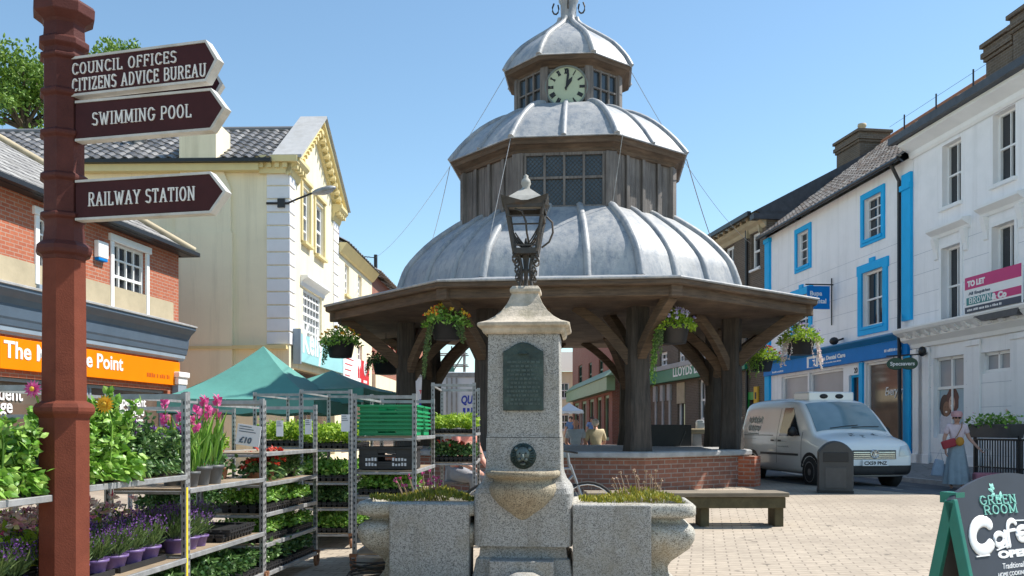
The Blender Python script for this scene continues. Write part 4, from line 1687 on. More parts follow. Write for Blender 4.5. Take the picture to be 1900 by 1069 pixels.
mb.build('pilaster', M['navy_light'], T_, bevel=.01)
mb = MB()
mb.box(uc0 + .01, uc1 - .01, -.18, .0, Z(318, 712) - .018, Z(318, 700))
mb.box(uc0 - .03, uc1 + .03, -.22, .0, Z(318, 700), Z(318, 690))
mb.build('capital', M['white'], T_, bevel=.02)
so = (uL + .3, -.55, .45, zf0 - .13)
mb = MB()
for ux in (f.u(178), f.u(172), f.u(308), uL + .32):
    mb.box(ux - .03, ux + .03, .12, .20, .46, zf0 - .15)
mb.box(so[0], so[1], .10, .2, zf0 - .20, zf0 - .14)
mb.box(so[0], so[1], .10, .2, .45, .55)
sw = mb.build('shop_window', M['navy_light'], T_)
mb = MB()
mb.quad((so[0], .16, .45), (so[1], .16, .45), (so[1], .17, so[3]), (so[0], .17, so[3]))
mb.build('pane', M['curtain'], sw)
mb = MB()
for s, px, py, sz in (('Independent', 214, 752, .30), ('Mortgage', 228, 770, .30), ('Advisers', 230, 789, .30), ('Independent', -78, 737, .36), ('Mortgage', -64, 763, .36), ('Advisers', -58, 789, .36)):
    u, z = f.uz(px, py)
    put_text(mb, s, u, z, sz, y=.15, bold=.006)
mb.build('window_lettering', M['text_white'], sw)
mb = MB()
o_ = f.rect(-60, 818, 905, 66)
mb.box(o_[0], o_[1], .12, .15, max(.5, o_[2]), o_[3])
for i in range(5):
    for j in range(2):
        if (i + j) % 2 == 0:
            mb.box(o_[1] - .2 - i * .16, o_[1] - .06 - i * .16, .112, .122, .62 + j * .15, .75 + j * .15, 1)
mb.build('orange_panel', [M['orange'], M['black']], sw)
# roof: slope towards the street, hipped at the far end
mb = MB()
e0, e1 = -.28, .24
zr_ = weav + 2.7
mb.add([(uL, e0, weav), (e1, e0, weav), (-3.4, 3.9, zr_), (uL, 3.9, zr_)], [(0, 1, 2, 3)])
mb.add([(e1, e0, weav), (e1, 7.6, weav), (-3.4, 3.9, zr_)], [(0, 1, 2)])
mb.add([(uL, 7.6, weav), (e1, 7.6, weav), (-3.4, 3.9, zr_), (uL, 3.9, zr_)], [(3, 2, 1, 0)])
ro = mb.build('roof', M['slate'], T_)
mb = MB()
mb.box(uL, e1 + .04, e0 - .12, e0 + .02, weav - .09, weav + .0)
mb.box(e1, e1 + .1, e0 - .1, 7, weav - .09, weav)
mb.box(uL, e1, e0 + .02, .0, weav - .10, weav - .06)
mb.build('gutter', M['gutter'], ro)
mb = MB()
mb.tube([(e1, e0, weav + .05), (-3.4, 3.9, zr_ + .04)], .09, 6)
mb.tube([(uL, 3.9, zr_ + .03), (-3.4, 3.9, zr_ + .03)], .1, 6)
mb.build('ridge', M['tan'], ro)
a_ = f.rect(174, 445, 479, 193)
mb = MB()
mb.box(a_[0], a_[1], -.11, 0, a_[2] + .03, a_[3])
ab = mb.build('alarm_box', M['white'], T_, bevel=.02)
mb = MB()
mb.box(a_[0] + .02, a_[1] - .02, -.10, 0, a_[2] - .03, a_[2] + .028)
mb.build('strobe', M['deep_blue'], ab, bevel=.01)

# ---- cream gabled building
CXY, CYY = -6.2, 25.0
RZL = R(90) - math.atan(45 / 1668)
f = Fac(CXY, CYY, RZL)
T_ = f.thing('cream_gabled_building', 'cream rendered building with a steep dentilled gable, white quoins and dark pantile roof', 'building')
GW = f.u(627)
Z = lambda px, py: f.uz(px, py)[1]
zsh = Z(545, 300)
uap, zap = f.uz(603, 217, .36)
w1 = f.rect(560, 343, 447, 574)
w2 = f.rect(584, 372, 470, 600)
w3 = f.rect(562, 532, 625, 597)
w3 = (w3[0], w3[1], w3[2], w3[3])
zbase = Z(540, 640)
shopz = Z(545, 672)
mb = MB()
wall(mb, 0, GW, shopz, zsh, [w1, w2, w3], .12)
mb.add([(0, 0, zsh), (GW, 0, zsh), (uap, 0, zap - .15)], [(0, 1, 2)])
wall(mb, 0, GW, -.4, shopz, [(.5, GW - .5, .4, shopz - .15)], .2)
mb.quad((0, 0, -.4), (0, 0, zsh), (0, 12, zsh), (0, 12, -.4))       # side wall facing the square
mb.quad((GW, 0, -.4), (GW, 8, -.4), (GW, 8, zsh), (GW, 0, zsh))
mb.quad((0, 12, -.4), (0, 12, zsh), (GW, 12, zsh), (GW, 12, -.4))
mb.build('wall', M['cream'], T_)
for op, c, r in ((w1, 2, 4), (w2, 2, 4)):
    w_ = window(T_, op, c, r, .12, .09, .04, sill='cream_trim', silld=.14)
    a, b, cc, d = op
    mb = MB()
    mb.box(a - .14, a, -.05, .0, cc, d + .15)
    mb.box(b, b + .14, -.05, .0, cc, d + .15)
    mb.box(a - .16, b + .16, -.09, .0, d + .152, d + .24)
    mb.build('window_surround', M['cream_trim'], w_)
w_ = window(T_, w3, 6, 6, .12, .1, .05, sill='cream_trim')
mb = MB()
a, b, cc, d = w3
moulding(mb, a - .3, b + .3, [(.02, d), (.05, d + .12), (.14, d + .2), (.22, d + .24), (.22, d + .30)])
mb.build('window_hood', M['white'], w_)
mb = MB()
a, b, c, d = .5, GW - .5, .4, shopz - .15
mb.quad((a, .18, c), (b, .18, c), (b, .19, d), (a, .19, d))
mb.build('shop_window', M['curtain'], T_)
# quoins on both edges of the gable front and on the square-side return
mb, m2 = MB(), MB()
nq = 13
zq1 = Z(538, 321)
zq0 = zbase
for i in range(nq):
    za = zq0 + (zq1 - zq0) * i / nq
    zb2_ = zq0 + (zq1 - zq0) * (i + 1) / nq - .035
    mb.box(-.035, .55, -.035, .0, za, zb2_)
    mb.box(-.035, -.0, .0, .62, za, zb2_)
    m2.box(GW - .75, GW + .03, -.03, .0, za, zb2_)
mb.build('quoin_stones', M['quoin'], T_, bevel=.012, seg=1)
m2.build('quoin_stones', M['quoin'], T_, bevel=.012, seg=1)
# raking cornice with dentils, coped gable
sl = [(Vector((0 - .12, 0, zsh)), Vector((uap, 0, zap))), (Vector((uap, 0, zap)), Vector((GW + .12, 0, zsh)))]
mb = MB()
dt = MB()
for i, (a, b) in enumerate(sl):
    d = (b - a).normalized()
    nrm = Vector((-d.z, 0, d.x))
    for out, lo, hi in ((.34, -.14, 0), (.24, -.30, -.143), (.10, -.44, -.303)):
        p = [a + nrm * lo, b + nrm * lo, b + nrm * hi, a + nrm * hi]
        fr = [q + Vector((0, -out, 0)) for q in p]
        bk = [q + Vector((0, .25, 0)) for q in p]
        mb.add(fr + bk, [(0, 1, 2, 3), (0, 4, 5, 1), (1, 5, 6, 2), (2, 6, 7, 3), (3, 7, 4, 0), (7, 6, 5, 4)])
    L = (b - a).length
    n = int(L / .3)
    for j in range(1, n):
        c = a + d * (L * j / n) - nrm * .36
        dt.bar(c + Vector((0, -.20, 0)) - nrm * .06, c + Vector((0, -.20, 0)) + nrm * .06, .12, .2, up=(0, 1, 0))
for u0, u1 in ((-.16, .95), (GW - .95, GW + .12)):
    moulding(mb, u0, u1, [(.02, zsh - .55), (.08, zsh - .45), (.12, zsh - .3), (.28, zsh - .22), (.34, zsh - .14), (.34, zsh - .04), (.0, zsh + .0)])
    for j in range(4):
        x = u0 + .12 + j * (u1 - u0 - .24) / 3
        dt.box(x - .06, x + .06, -.26, -.1, zsh - .36, zsh - .23)
for j in range(4):
    dt.box(-.24, -.1, .0 + j * .22, .12 + j * .22, zsh - .36, zsh - .23)
mb.box(-.32, .0, -.30, .85, zsh - .22, zsh - .05)
mb.box(-.16, .0, -.1, .8, zsh - .5, zsh - .222)
gc = mb.build('gable_cornice', M['cream_trim'], T_)
build_each(dt, 'dentil', M['cream_trim'], gc)
mb = MB()
a, b = sl[0]
mb.add([(a.x - .15, -.42, zsh - .02), (uap, -.42, zap + .02), (uap, .40, zap + .02), (a.x - .15, .40, zsh - .02)], [(0, 1, 2, 3)])
mb.add([(a.x - .15, -.42, zsh - .10), (uap, -.42, zap - .06), (uap, .40, zap - .06), (a.x - .15, .40, zsh - .10)], [(3, 2, 1, 0)])
mb.quad((a.x - .15, -.42, zsh - .10), (uap, -.42, zap - .06), (uap, -.42, zap + .02), (a.x - .15, -.42, zsh - .02))
mb.quad((a.x - .15, -.42, zsh - .10), (a.x - .15, -.42, zsh - .02), (a.x - .15, .40, zsh - .02), (a.x - .15, .40, zsh - .10))
mb.add([(uap, -.42, zap + .02), (GW + .15, -.42, zsh - .05), (GW + .15, .40, zsh - .05), (uap, .40, zap + .02)], [(0, 1, 2, 3)])
M['coping_pale'] = pm('pale_coping', (.40, .40, .40), .8, .1, 4, .3, 30, stain=(.3, .29, .27))
mb.build('gable_coping', M['coping_pale'], T_)
# the roof over the long wing: its eaves run along the side wall
zev = CAMZ + (797 - 300) * 25 / F
zrg = CAMZ + (797 - 242) * (25 + uap) / F
mb = MB()
ROOFM = Matrix(((0, 1, 0, -.30), (-1, 0, 0, 0), (0, 0, 1, 0), (0, 0, 0, 1)))   # pantile x -> into the block, y -> along the front
mb.T = Matrix(((0, 1, 0, 0), (1, 0, 0, 0), (0, 0, 1, 0), (0, 0, 0, 1)))
pantiles(mb, .40, 12, -.32, zev, uap, zrg, .30, 11, wob=.06)
ro = mb.build('roof', M['pantile'], T_)
mb = MB()
mb.quad((uap, .42, zrg - .05), (GW + .3, .42, zev), (GW + .3, 12, zev), (uap, 12, zrg - .05))
mb.build('rear_slope', M['slate_dark'], ro)
mb = MB()
mb.box(-.42, -.28, .40, 12, zev - .10, zev + .0)
mb.build('gutter', M['gutter'], ro)
mb = MB()
mb.box(-.28, 0, .78, 12, zev - .30, zev - .105)
mb.build('eaves_board', M['cream_trim'], T_)
mb = MB()
mb.tube([(uap, .45, zrg + .02), (uap, 12, zrg + .02)], .11, 6)
mb.build('ridge', M['pantile'], ro)
# chimney breast on the side wall (world x runs with -local y there)
yb0, yb1 = -(at(433, 400, 25).x - CXY), -(at(326, 400, 25).x - CXY)
yc0, yc1 = -(at(409, 270, 25).x - CXY), -(at(341, 270, 25).x - CXY)
zk0, zk1 = CAMZ + (797 - 352) * 25 / F, CAMZ + (797 - 303) * 25 / F
mb = MB()
mb.box(-.16, .0, yb0, yb1 + 4.5, -.3, zk0 - 1.2)
mb.box(-.12, .0, yb0 + .05, yb1, zk0 - 1.2 + .002, zk0)
mb.add([(-.12, yb0 + .05, zk0), (-.12, yb1, zk0), (-.12, yc1, zk1), (-.12, yc0, zk1), (0, yb0 + .05, zk0), (0, yb1, zk0), (0, yc1, zk1), (0, yc0, zk1)],
       [(0, 3, 2, 1), (0, 4, 7, 3), (1, 2, 6, 5)])
cb = mb.build('chimney_breast', M['cream'], T_)
mb = MB()
mb.box(-.40, .75, yc0, yc1, zk1 - .02, CAMZ + (797 - 232) * 25 / F)
mb.build('chimney', M['cream'], ro)
mb = MB()
zz = CAMZ + (797 - 645) * 25 / F
mb.box(-.20, .0, .03, yb0 - .02, zz - .05, zz + .05)
mb.box(-.20, -.16, yb0 - .02, 9, zz - .05, zz + .03)
mb.build('string_course', M['cream_trim'], T_)
mb = MB()
vx = at(256, 270, 26.5)
mb.lathe([(.17, 0), (.17, .42), (.24, .44), (.24, .56), (.2, .58), (.2, .66), (0, .72)], 14, c=(26.4 - 25, -(vx.x - CXY), zev + .75))
mb.build('roof_vent', M['galv'], ro)
# street lamp bracket on the corner
lamp = f.thing('wall_street_lamp', 'grey street lamp on a bracket at the corner of the cream building', 'street lamp')
zl = CAMZ + (797 - 378) * 25 / F
mb = MB()
mb.tube([(-.05, .62, zl), (-.05, .0, zl)], .035, 6)
mb.tube([(-.05, .02, zl), (-.1, -.25, zl + .10), (-.12, -.75, zl + .28)], .028, 6)
mb.box(-.1, -.0, .1, .3, zl - .12, zl + .12)
mb.build('bracket', M['gutter'], lamp)
mb = MB()
mb.T = Matrix.Translation((-.12, -1.0, zl + .33)) @ Matrix.Rotation(R(-14), 4, 'X')
mb.ball((0, 0, 0), .13, .36, .10, 12, 8)
hd = mb.build('lamp_head', M['galv'], lamp)
mb = MB()
mb.T = Matrix.Translation((-.12, -1.05, zl + .29)) @ Matrix.Rotation(R(-14), 4, 'X')
mb.ball((0, 0, 0), .10, .24, .08, 12, 6)
mb.build('lamp_lens', M['blind'], hd)
# shop signs over the cream building's ground floor
sg = f.rect(551, 617, 669, 640, .12)
s2 = f.rect(634, 655, 708, 682, .12)
sig = f.thing('aqua_shop_sign', 'long pale aqua shop sign with white lettering over the cream building ground floor', 'shop sign')
mb = MB()
mb.box(sg[0], s2[0] - .01, -.16, -.04, sg[2], sg[3])
sp_ = mb.build('sign_panel', M['aqua'], sig)
mb = MB()
put_text(mb, 'Kelly', sg[0] + .45, sg[2] + (sg[3] - sg[2]) * .38, 1.15, y=-.165, width=2.5, bold=.03)
mb.build('lettering', M['text_white'], sp_)
mb = MB()
mb.box(sg[0] - .12, sg[0] - .01, -.25, -.04, sg[2] - .1, sg[3] + .1)
mb.build('end_board', M['navy_light'], sig)
sig = f.thing('red_white_sign', 'white sign with red lettering and a red end panel beside the aqua shop sign', 'shop sign')
mb = MB()
um = f.u(667, .12)
mb.box(s2[0], um - .01, -.18, -.04, s2[2], s2[3])
mb.box(um, s2[1], -.18, -.04, s2[2], s2[3], 1)
sp_ = mb.build('sign_panel', [M['text_white'], M['red']], sig)
mb = MB()
mm = (s2[2] + s2[3]) / 2
for i in range(4):
    mb.box(s2[0] + .25, s2[0] + (um - s2[0]) * (.55 - .07 * i), -.186, -.18, mm + .34 - .2 * i, mm + .375 - .2 * i)
for q in (0, .34):
    mb.prism([(um - .62 + q, mm - .22), (um - .36 + q, mm - .22), (um - .36 + q, mm + .1), (um - .49 + q, mm + .26), (um - .62 + q, mm + .1)], -.187, -.18, axis='y')
mb.build('red_marks', M['red'], sp_)
mb = MB()
c_ = (um + s2[1]) / 2
mb.T = Matrix.Translation((c_, -.182, mm + .22)) @ Matrix.Rotation(R(90), 4, 'X')
mb.lathe([(.30, 0), (.30, .006), (.18, .006), (.18, 0)], 16)
mb.T = None
mb.box(c_ - .35, c_ + .35, -.187, -.18, mm - .35, mm - .25)
mb.build('white_marks', M['text_white'], sp_)

# ---- lower cream house beyond
o_ = f.o + f.d * (GW + .02)
f = Fac(o_.x, o_.y, RZL)
T_ = f.thing('cream_terrace_house', 'lower cream house with a brick chimney, next to the gabled cream building', 'house')
HW = f.u(690)
Z = lambda px, py: f.uz(px, py)[1]
ze = Z(640, 462)
ops = [f.rect(640, 488, 545, 648), f.rect(664, 508, 552, 671), f.rect(664, 640, 700, 672)]
ops.append(f.rect(640, 625, 690, 650))
mb = MB()
box_building(f, T_, HW, ze, 8, M['cream'], [(.5, HW - .5, .4, 2.9)] + ops)
for op in ops:
    window(T_, op, 2, 4, .14, .1, .05, sill='cream_trim')
mb = MB()
mb.quad((.5, .18, .4), (HW - .5, .18, .4), (HW - .5, .18, 2.9), (.5, .18, 2.9))
mb.build('shop_window', M['curtain'], T_)
mb = MB()
moulding(mb, 0, HW, [(.02, ze - .35), (.1, ze - .3), (.25, ze - .1), (.32, ze), (.0, ze + .02)])
mb.build('eaves_cornice', M['cream_trim'], T_)
mb = MB()
pantiles(mb, 0, HW, -.35, ze, 4, ze + 2.6, .4, 10)
mb.quad((0, 8, ze), (0, 4, ze + 2.55), (HW, 4, ze + 2.55), (HW, 8, ze))
ro = mb.build('roof', M['pantile'], T_)
mb = MB()
ch = f.uz(634, 450)
mb.box(.35, 1.1, .2, .9, ze - .2, ze + 1.55)
mb.box(.28, 1.17, .13, .97, ze + 1.55, ze + 1.75)
mb.build('chimney', M['brick_far'], ro)
# ---- red brick terrace further down
o_ = f.o + f.d * (HW + .04) - f.n * .05
f = Fac(o_.x, o_.y, RZL)
T_ = f.thing('red_terrace_house', 'red brick terrace house with white sashes, partly hidden by the market cross on the left', 'house')
HW2 = 14.0
Z = lambda px, py: f.uz(px, py)[1]
ze = Z(705, 520)
ops = [f.rect(711, 628, 668, 720), f.rect(738, 640, 672, 744), f.rect(702, 540, 575, 709)]
ops += [(HW2 - 5, HW2 - 3.8, 4.2, 5.8), (HW2 - 2.2, HW2 - 1.0, 4.2, 5.8)]
box_building(f, T_, HW2, ze, 8, M['brick_far'], [(.5, HW2 - .5, .4, 2.9)] + ops)
for op in ops:
    window(T_, op, 2, 4, .14, .12, .05)
mb = MB()
mb.quad((.5, .18, .4), (HW2 - .5, .18, .4), (HW2 - .5, .18, 2.9), (.5, .18, 2.9))
mb.build('shop_window', M['curtain'], T_)
mb = MB()
mb.box(.3, HW2 - .3, -.15, 0, 2.92, 3.6)
mb.build('fascia_board', M['cream'], T_)
mb = MB()
pantiles(mb, 0, HW2, -.4, ze, 4, ze + 2.4, .42, 9)
mb.quad((0, 8, ze), (0, 4, ze + 2.35), (HW2, 4, ze + 2.35), (HW2, 8, ze))
mb.build('roof', M['pantile_l'], T_)
ae = thing('roof_aerial', 'dark aerial pole on the terrace roofs left of the lower dome', 'aerial', at(697, 520, 44.2))
mb = MB()
mb.tube([(0, 0, -1.2), (0, 0, 1.25)], .09, 6)
mb.build('pole', M['gutter'], ae)
mb = MB()
mb.tube([(0, 0, 1.1), (-.9, 0, 1.2)], .02, 4)
mb.tube([(-.2, 0, .5), (-1.0, 0, .85)], .03, 4)
for i in range(5):
    mb.tube([(-.3 - .14 * i, -.2, 1.14), (-.3 - .14 * i, .2, 1.14)], .012, 4)
mb.build('aerial_bars', M['gutter'], ae)
o_ = f.o + f.d * (HW2 + .04)
f = Fac(o_.x, o_.y, R(90))
T_ = f.thing('orange_brick_house', 'far orange brick house with white windows seen under the roof of the market cross', 'house')
ops = [(1.2 + 3 * i, 2.3 + 3 * i, z, z + 1.5) for i in range(4) for z in (3.9,)]
box_building(f, T_, 13, 7, 8, M['brick_red'], ops)
for op in ops:
    window(T_, op, 2, 4, .14, .12, .06)
mb = MB()
pantiles(mb, 0, 13, -.4, 7, 4, 9.2, .45, 8)
mb.build('roof', M['pantile_l'], T_)

# ---- white three-storey building on the right
def right_fac(y_far):
    return Fac(fac_x(y_far), y_far, R(-90) + math.atan(.096))


WY = 23.5
f = right_fac(WY)
T_ = f.thing('white_building', 'tall white rendered three-storey building with dark sash windows and a TO LET board', 'building')
WW = f.u(2080)
Z = lambda px, py: f.uz(px, py)[1]
zev = Z(1697, 268)
ops = []
top = [f.rect(1748, 272, 387, 1783), f.rect(1842, 215, 345, 1884)]
mid = [f.rect(1748, 462, 605, 1783), f.rect(1842, 422, 592, 1884)]
du = top[1][0] - top[0][0]
for L_ in (top, mid):
    a = L_[1]
    L_.append((a[0] + du, a[1] + du, a[2], a[3]))
zc_, _z = Z(1692, 628), 0
g1 = f.rect(1732, 665, 800, 1788)
g2 = f.rect(1820, 655, 694, 1874)
g3 = (g2[0] + du, g2[1] + du, .75, g1[3])
g1 = (g1[0], g1[1], 1.05, g1[3])
door = None
box_building(f, T_, WW, zev, 9, M['wall_white'], top + mid + [g1, g2, g3], .2)
for op in top:
    window(T_, op, 2, 2, .2, .055, .03, sill='white')
for op in mid:
    w_ = window(T_, op, 2, 2, .2, .055, .03, sill='white')
    a, b, c, d = op
    mb = MB()
    moulding(mb, a - .38, b + .38, [(.02, d + .28), (.06, d + .36), (.16, d + .42), (.22, d + .46), (.22, d + .52), (.0, d + .56)])
    for x in (a - .3, b + .14):
        mb.prism([(-.14, d + .28), (0, d + .28), (0, d - .25), (-.04, d - .22), (-.05, d - .05)][::-1], x, x + .15, axis='x')
    mb.build('window_hood', M['white'], w_)
    surround(w_, op, .09, .03, 'white')
for i, op in enumerate((g1, g2, g3)):
    a, b, c, d = op
    mb = MB()
    for x in (a, (a + b) / 2 - .03, b - .06):
        mb.box(x, x + .06, .10, .2, c, d)
    mb.box(a, b, .10, .2, d - .07, d)
    mb.box(a, b, .09, .2, c, c + .09)
    if i != 1:
        mb.box(a, b, .09, .2, c + (d - c) * .60, c + (d - c) * .60 + .07)
    w_ = mb.build('shop_window', M['white'], T_)
    mb = MB()
    mb.quad((a, .15, c), (b, .15, c), (b, .16, d), (a, .16, d))
    mb.build('pane', M['blind'] if i != 2 else M['glass'], w_)
mb = MB()       # window panel of the poster window
M['poster_blue'] = pm('poster_blue', (.32, .44, .52), .5, .06, 2)
a, b, c, d = g1
zt_ = c + (d - c) * .60
mb.box(a + .07, b - .07, .125, .135, c + .1, zt_ - .01)
po = mb.build('window_poster', M['poster_blue'], T_)
po['label'] = 'pale blue window poster of a laughing couple'


def blob(mb, cx, cz, rx, rz_, y, m=0, n=18, jag=0):
    pts = [(cx + rx * math.cos(2 * PI * i / n) * (1 + rnd.uniform(-jag, jag)), cz + rz_ * math.sin(2 * PI * i / n) * (1 + rnd.uniform(-jag, jag))) for i in range(n)]
    mb.add([(p[0], y, p[1]) for p in pts], [tuple(range(n))], m)


mb = MB()
M['pst'] = [pm('printed_' + n_, c_, .5, .12, 9) for n_, c_ in (('brown_hair', (.045, .018, .015)), ('auburn_hair', (.085, .02, .018)), ('brown_skin', (.22, .10, .055)), ('pale_skin', (.58, .36, .28)), ('shirt', (.62, .60, .66)), ('smile', (.8, .75, .72)))]
pu = f.u(1757, -.12)
pz_ = Z(1757, 758) + .05
blob(mb, pu - .06, pz_ - .55, .34, .42, .1235, 4)
blob(mb, pu + .26, pz_ - .42, .28, .40, .1230, 4)
blob(mb, pu - .05, pz_ + .03, .27, .27, .122, 0, 24, .06)
blob(mb, pu + .24, pz_ + .14, .26, .33, .1215, 1, 24, .07)
blob(mb, pu - .02, pz_ - .06, .15, .19, .121, 2)
blob(mb, pu + .21, pz_ + .08, .13, .18, .1205, 3)
blob(mb, pu + .20, pz_ + .02, .05, .025, .120, 5)
blob(mb, pu - .03, pz_ - .13, .05, .022, .120, 5)
for x, z in ((pu + .16, pz_ + .14), (pu + .26, pz_ + .14), (pu - .07, pz_ - .01), (pu + .03, pz_ - .01)):
    blob(mb, x, z, .018, .012, .1195, 0, 8)
mb.build('printed_couple', M['pst'], po)
mb = MB()        # shop cornice with small brackets
zct = Z(1692, 612)
zcb = Z(1692, 648)
moulding(mb, -.25, WW, [(.05, zcb), (.08, zcb + .1), (.22, zcb + .22), (.24, zcb + .3), (.42, zcb + .40), (.46, zct - .04), (.46, zct), (.0, zct + .1)])
co = mb.build('shop_cornice', M['white'], T_)
mb = MB()
for i in range(int(WW / .42)):
    u = .15 + i * .42
    mb.prism([(-.40, zcb + .375), (-.24, zcb + .375), (-.24, zcb + .24), (-.28, zcb + .25)][::-1], u, u + .16, axis='x')
build_each(mb, 'bracket', M['white'], co)
for u in (.02, g1[0] - .62, g1[1] + .2, g2[1] + .12):
    mb = MB()
    mb.box(u, u + .48, -.05, 0, -.2, zcb - .02)
    mb.box(u - .04, u + .52, -.09, -.052, zcb - .16, zcb - .03)
    mb.box(u - .04, u + .52, -.09, -.052, -.2, .62)
    mb.build('pilaster', M['wall_white'], T_, bevel=.01)
mb = MB()
for z in [zcb - .5 - .55 * i for i in range(6)]:
    joint(mb, -.002, WW, z, top + mid + [g1, g2, g3])
for i in range(9):
    z = zct + .35 + i * .52
    if z < Z(1697, 440):
        joint(mb, -.002, WW, z, top + mid)
mb.build('render_joints', M['joint'], T_)
mb = MB()
moulding(mb, -.12, WW, [(.02, zev - .36), (.06, zev - .3), (.08, zev - .2), (.26, zev - .10), (.36, zev - .05), (.36, zev + .04), (.0, zev + .05)])
mb.build('eaves_cornice', M['white'], T_)
mb = MB()
mb.add([(-.3, -.5, zev + .08), (WW, -.5, zev + .08), (WW, 4.5, zev + 1.6), (-.3, 4.5, zev + 1.6)], [(0, 1, 2, 3)])
mb.box(-.3, WW, -.55, -.4, zev + .045, zev + .22)
mb.add([(-.3, -.5, zev + .08), (-.3, 4.5, zev + 1.6), (-.3, 9, zev + .08)], [(0, 1, 2)])
ro = mb.build('roof', M['slate_dark'], T_)
cu = f.u(1822)
zk = Z(1822, 125)
def stack(par, u0, u1, y0, y1, z0, z1, mat, pots=1, mat2='coping'):
    mb = MB()
    mb.box(u0, u1, y0, y1, z0, z1 - .5)
    mb.box(u0 - .05, u1 + .05, y0 - .05, y1 + .05, z1 - .498, z1 - .4)
    mb.box(u0 - .10, u1 + .10, y0 - .10, y1 + .10, z1 - .398, z1 - .25)
    mb.box(u0 - .05, u1 + .05, y0 - .05, y1 + .05, z1 - .248, z1 - .12)
    mb.box(u0 - .12, u1 + .12, y0 - .12, y1 + .12, z1 - .118, z1)
    c = mb.build('chimney', M[mat], par, bevel=.015)
    for i in range(pots):
        mb = MB()
        mb.lathe([(.17, z1), (.14, z1 + .1), (.13, z1 + .35), (.17, z1 + .4), (.16, z1 + .5), (.1, z1 + .5)], 12, c=((u0 + u1) / 2 + (i - (pots - 1) / 2) * .5, (y0 + y1) / 2, 0))
        mb.build('chimney_pot', M['tan'], c)
    return c


def rpt(px, py, back):
    """front-plane coordinates of a point that stands 'back' metres behind the front"""
    return f.uz(px, py, -back)


u0, zt_ = rpt(1827, 62, 2.2)
u1, _ = rpt(1893, 62, 2.2)
stack(ro, u0 + .05, u0 + 1.15, 2.2, 3.1, zev + .5, zt_ - .3, 'brick_brown', 0)
u1 = u0 + 1.5
stack(ro, u1 - .2, u1 + 1.0, 2.1, 3.0, zev + .5, zt_ - .1, 'brick_brown', 1)
mb = MB()        # spikes and wires along the gutter
for px, py in ((1678, 233), (1737, 195), (1806, 150)):
    u, z = f.uz(px, py, .5)
    mb.tube([(u, -.5, zev + .2), (u, -.5, zev + .62)], .02, 5)
mb.tube([(-.3, -.5, zev + .55), (4.2, -.5, zev + .55)], .005, 4)
mb.build('gutter_spikes', M['gutter'], ro)
mb = MB()
u, z = f.uz(1700, 232, .45)
mb.box(1.0, 2.6, -.45, -.1, zev + .222, zev + .30)
mb.build('roof_flashing', M['slate_dark'], ro)
# TO LET board
ub0, zb1 = f.uz(1792, 517, .45)
_, zb0 = f.uz(1792, 583, .45)
ub1 = f.u(1897, .45)
tl = f.thing('to_let_board', 'pink, white and navy TO LET board fixed to the white building', 'estate agent board')
hb = zb1 - zb0
mb = MB()
mb.box(ub0, ub1, -.47, -.43, zb0, zb1)
pnl = mb.build('board', M['text_white'], tl)
mb = MB()
e = .0035
mb.box(ub0, ub1, -.47 - e, -.47, zb0 + hb * .66, zb1, 0)
mb.box(ub0, ub1, -.47 - e, -.47, zb0, zb0 + hb * .17, 1)
ux = ub0 + (ub1 - ub0)
mb.box(ub0 + .06, ub0 + (ub1 - ub0) * .52, -.47 - e, -.47, zb0 + hb * .22, zb0 + hb * .43, 2)
mb.box(ub0 + (ub1 - ub0) * .52, ub1, -.47 - e, -.47, zb0 + hb * .22, zb0 + hb * .43, 0)
mb.build('coloured_bands', [M['magenta'], pm('navy_band', (.015, .035, .075), .45, .05), M['teal']], pnl)
mb = MB()
wt = ub1 - ub0
put_text(mb, 'TO LET', ub0 + wt * .05, zb0 + hb * .74, hb * .21, y=-.475, width=wt * .33, bold=.01)
serif_text(mb, 'BROWN', ub0 + wt * .08, zb0 + hb * .255, hb * .145, wt * .41, y=-.475, th=.17)
put_text(mb, '& Co', ub0 + wt * .50, zb0 + hb * .24, hb * .22, y=-.476, width=wt * .26, bold=.012)
dashes(mb, ub0 + wt * .05, zb0 + hb * .05, wt * .62, hb * .065, -.474)
mb.build('white_lettering', M['text_white'], pnl)
mb = MB()
put_text(mb, 'All Enquiries', ub0 + wt * .07, zb0 + hb * .50, hb * .11, y=-.472, width=wt * .4, bold=.004)
mb.build('dark_lettering', M['navy'], pnl)
mb = MB()
mb.box(ub0 + .25, ub1 - .3, -.43, 0, zb0 - .12, zb0 + .1)
mb.prism([(ub0 + .1, zb0 - .002), (ub0 + .55, zb0 - .22), (ub1 - .2, zb0 - .22), (ub1 - .1, zb0 - .002)], -.44, -.20, axis='y')
mb.build('bracket', M['slate_dark'], tl)
# oval hanging sign on the corner of the white building
hs = f.thing('oval_hanging_sign', 'dark green oval sign with white lettering hanging from a bracket by the white shopfront', 'hanging sign')
P_ = at(1674, 675, 23.0)
ul = (P_ - f.o).dot(f.d)
out = (P_ - f.o).dot(f.n)
mb = MB()
ry = Matrix.Translation((ul, -max(.5, out), P_.z)) @ Matrix.Rotation(R(68), 4, 'Z')
pts = [(.40 * math.cos(2 * PI * i / 36) * (1.0 - .12 * math.sin(2 * PI * i / 36) ** 2 * 0), .15 * math.sin(2 * PI * i / 36)) for i in range(36)]
mb.T = ry
for sx in (-.16, .16):
    pts = [(sx + .21 * math.cos(2 * PI * i / 28), .155 * math.sin(2 * PI * i / 28)) for i in range(28)]
    mb.prism(pts, -.035 - abs(sx) * .01 * (1 if sx > 0 else 0), .035, axis='y')
hp = mb.build('oval_board', pm('dark_green_sign', (.005, .06, .03), .4, .05), hs, bevel=.008)
mb = MB()
mb.T = ry
put_text(mb, 'Specsavers', 0, -.045, .135, y=-.042, center=True, width=.58, bold=.004)
mb.build('lettering', M['text_white'], hp)
mb = MB()
mb.T = ry
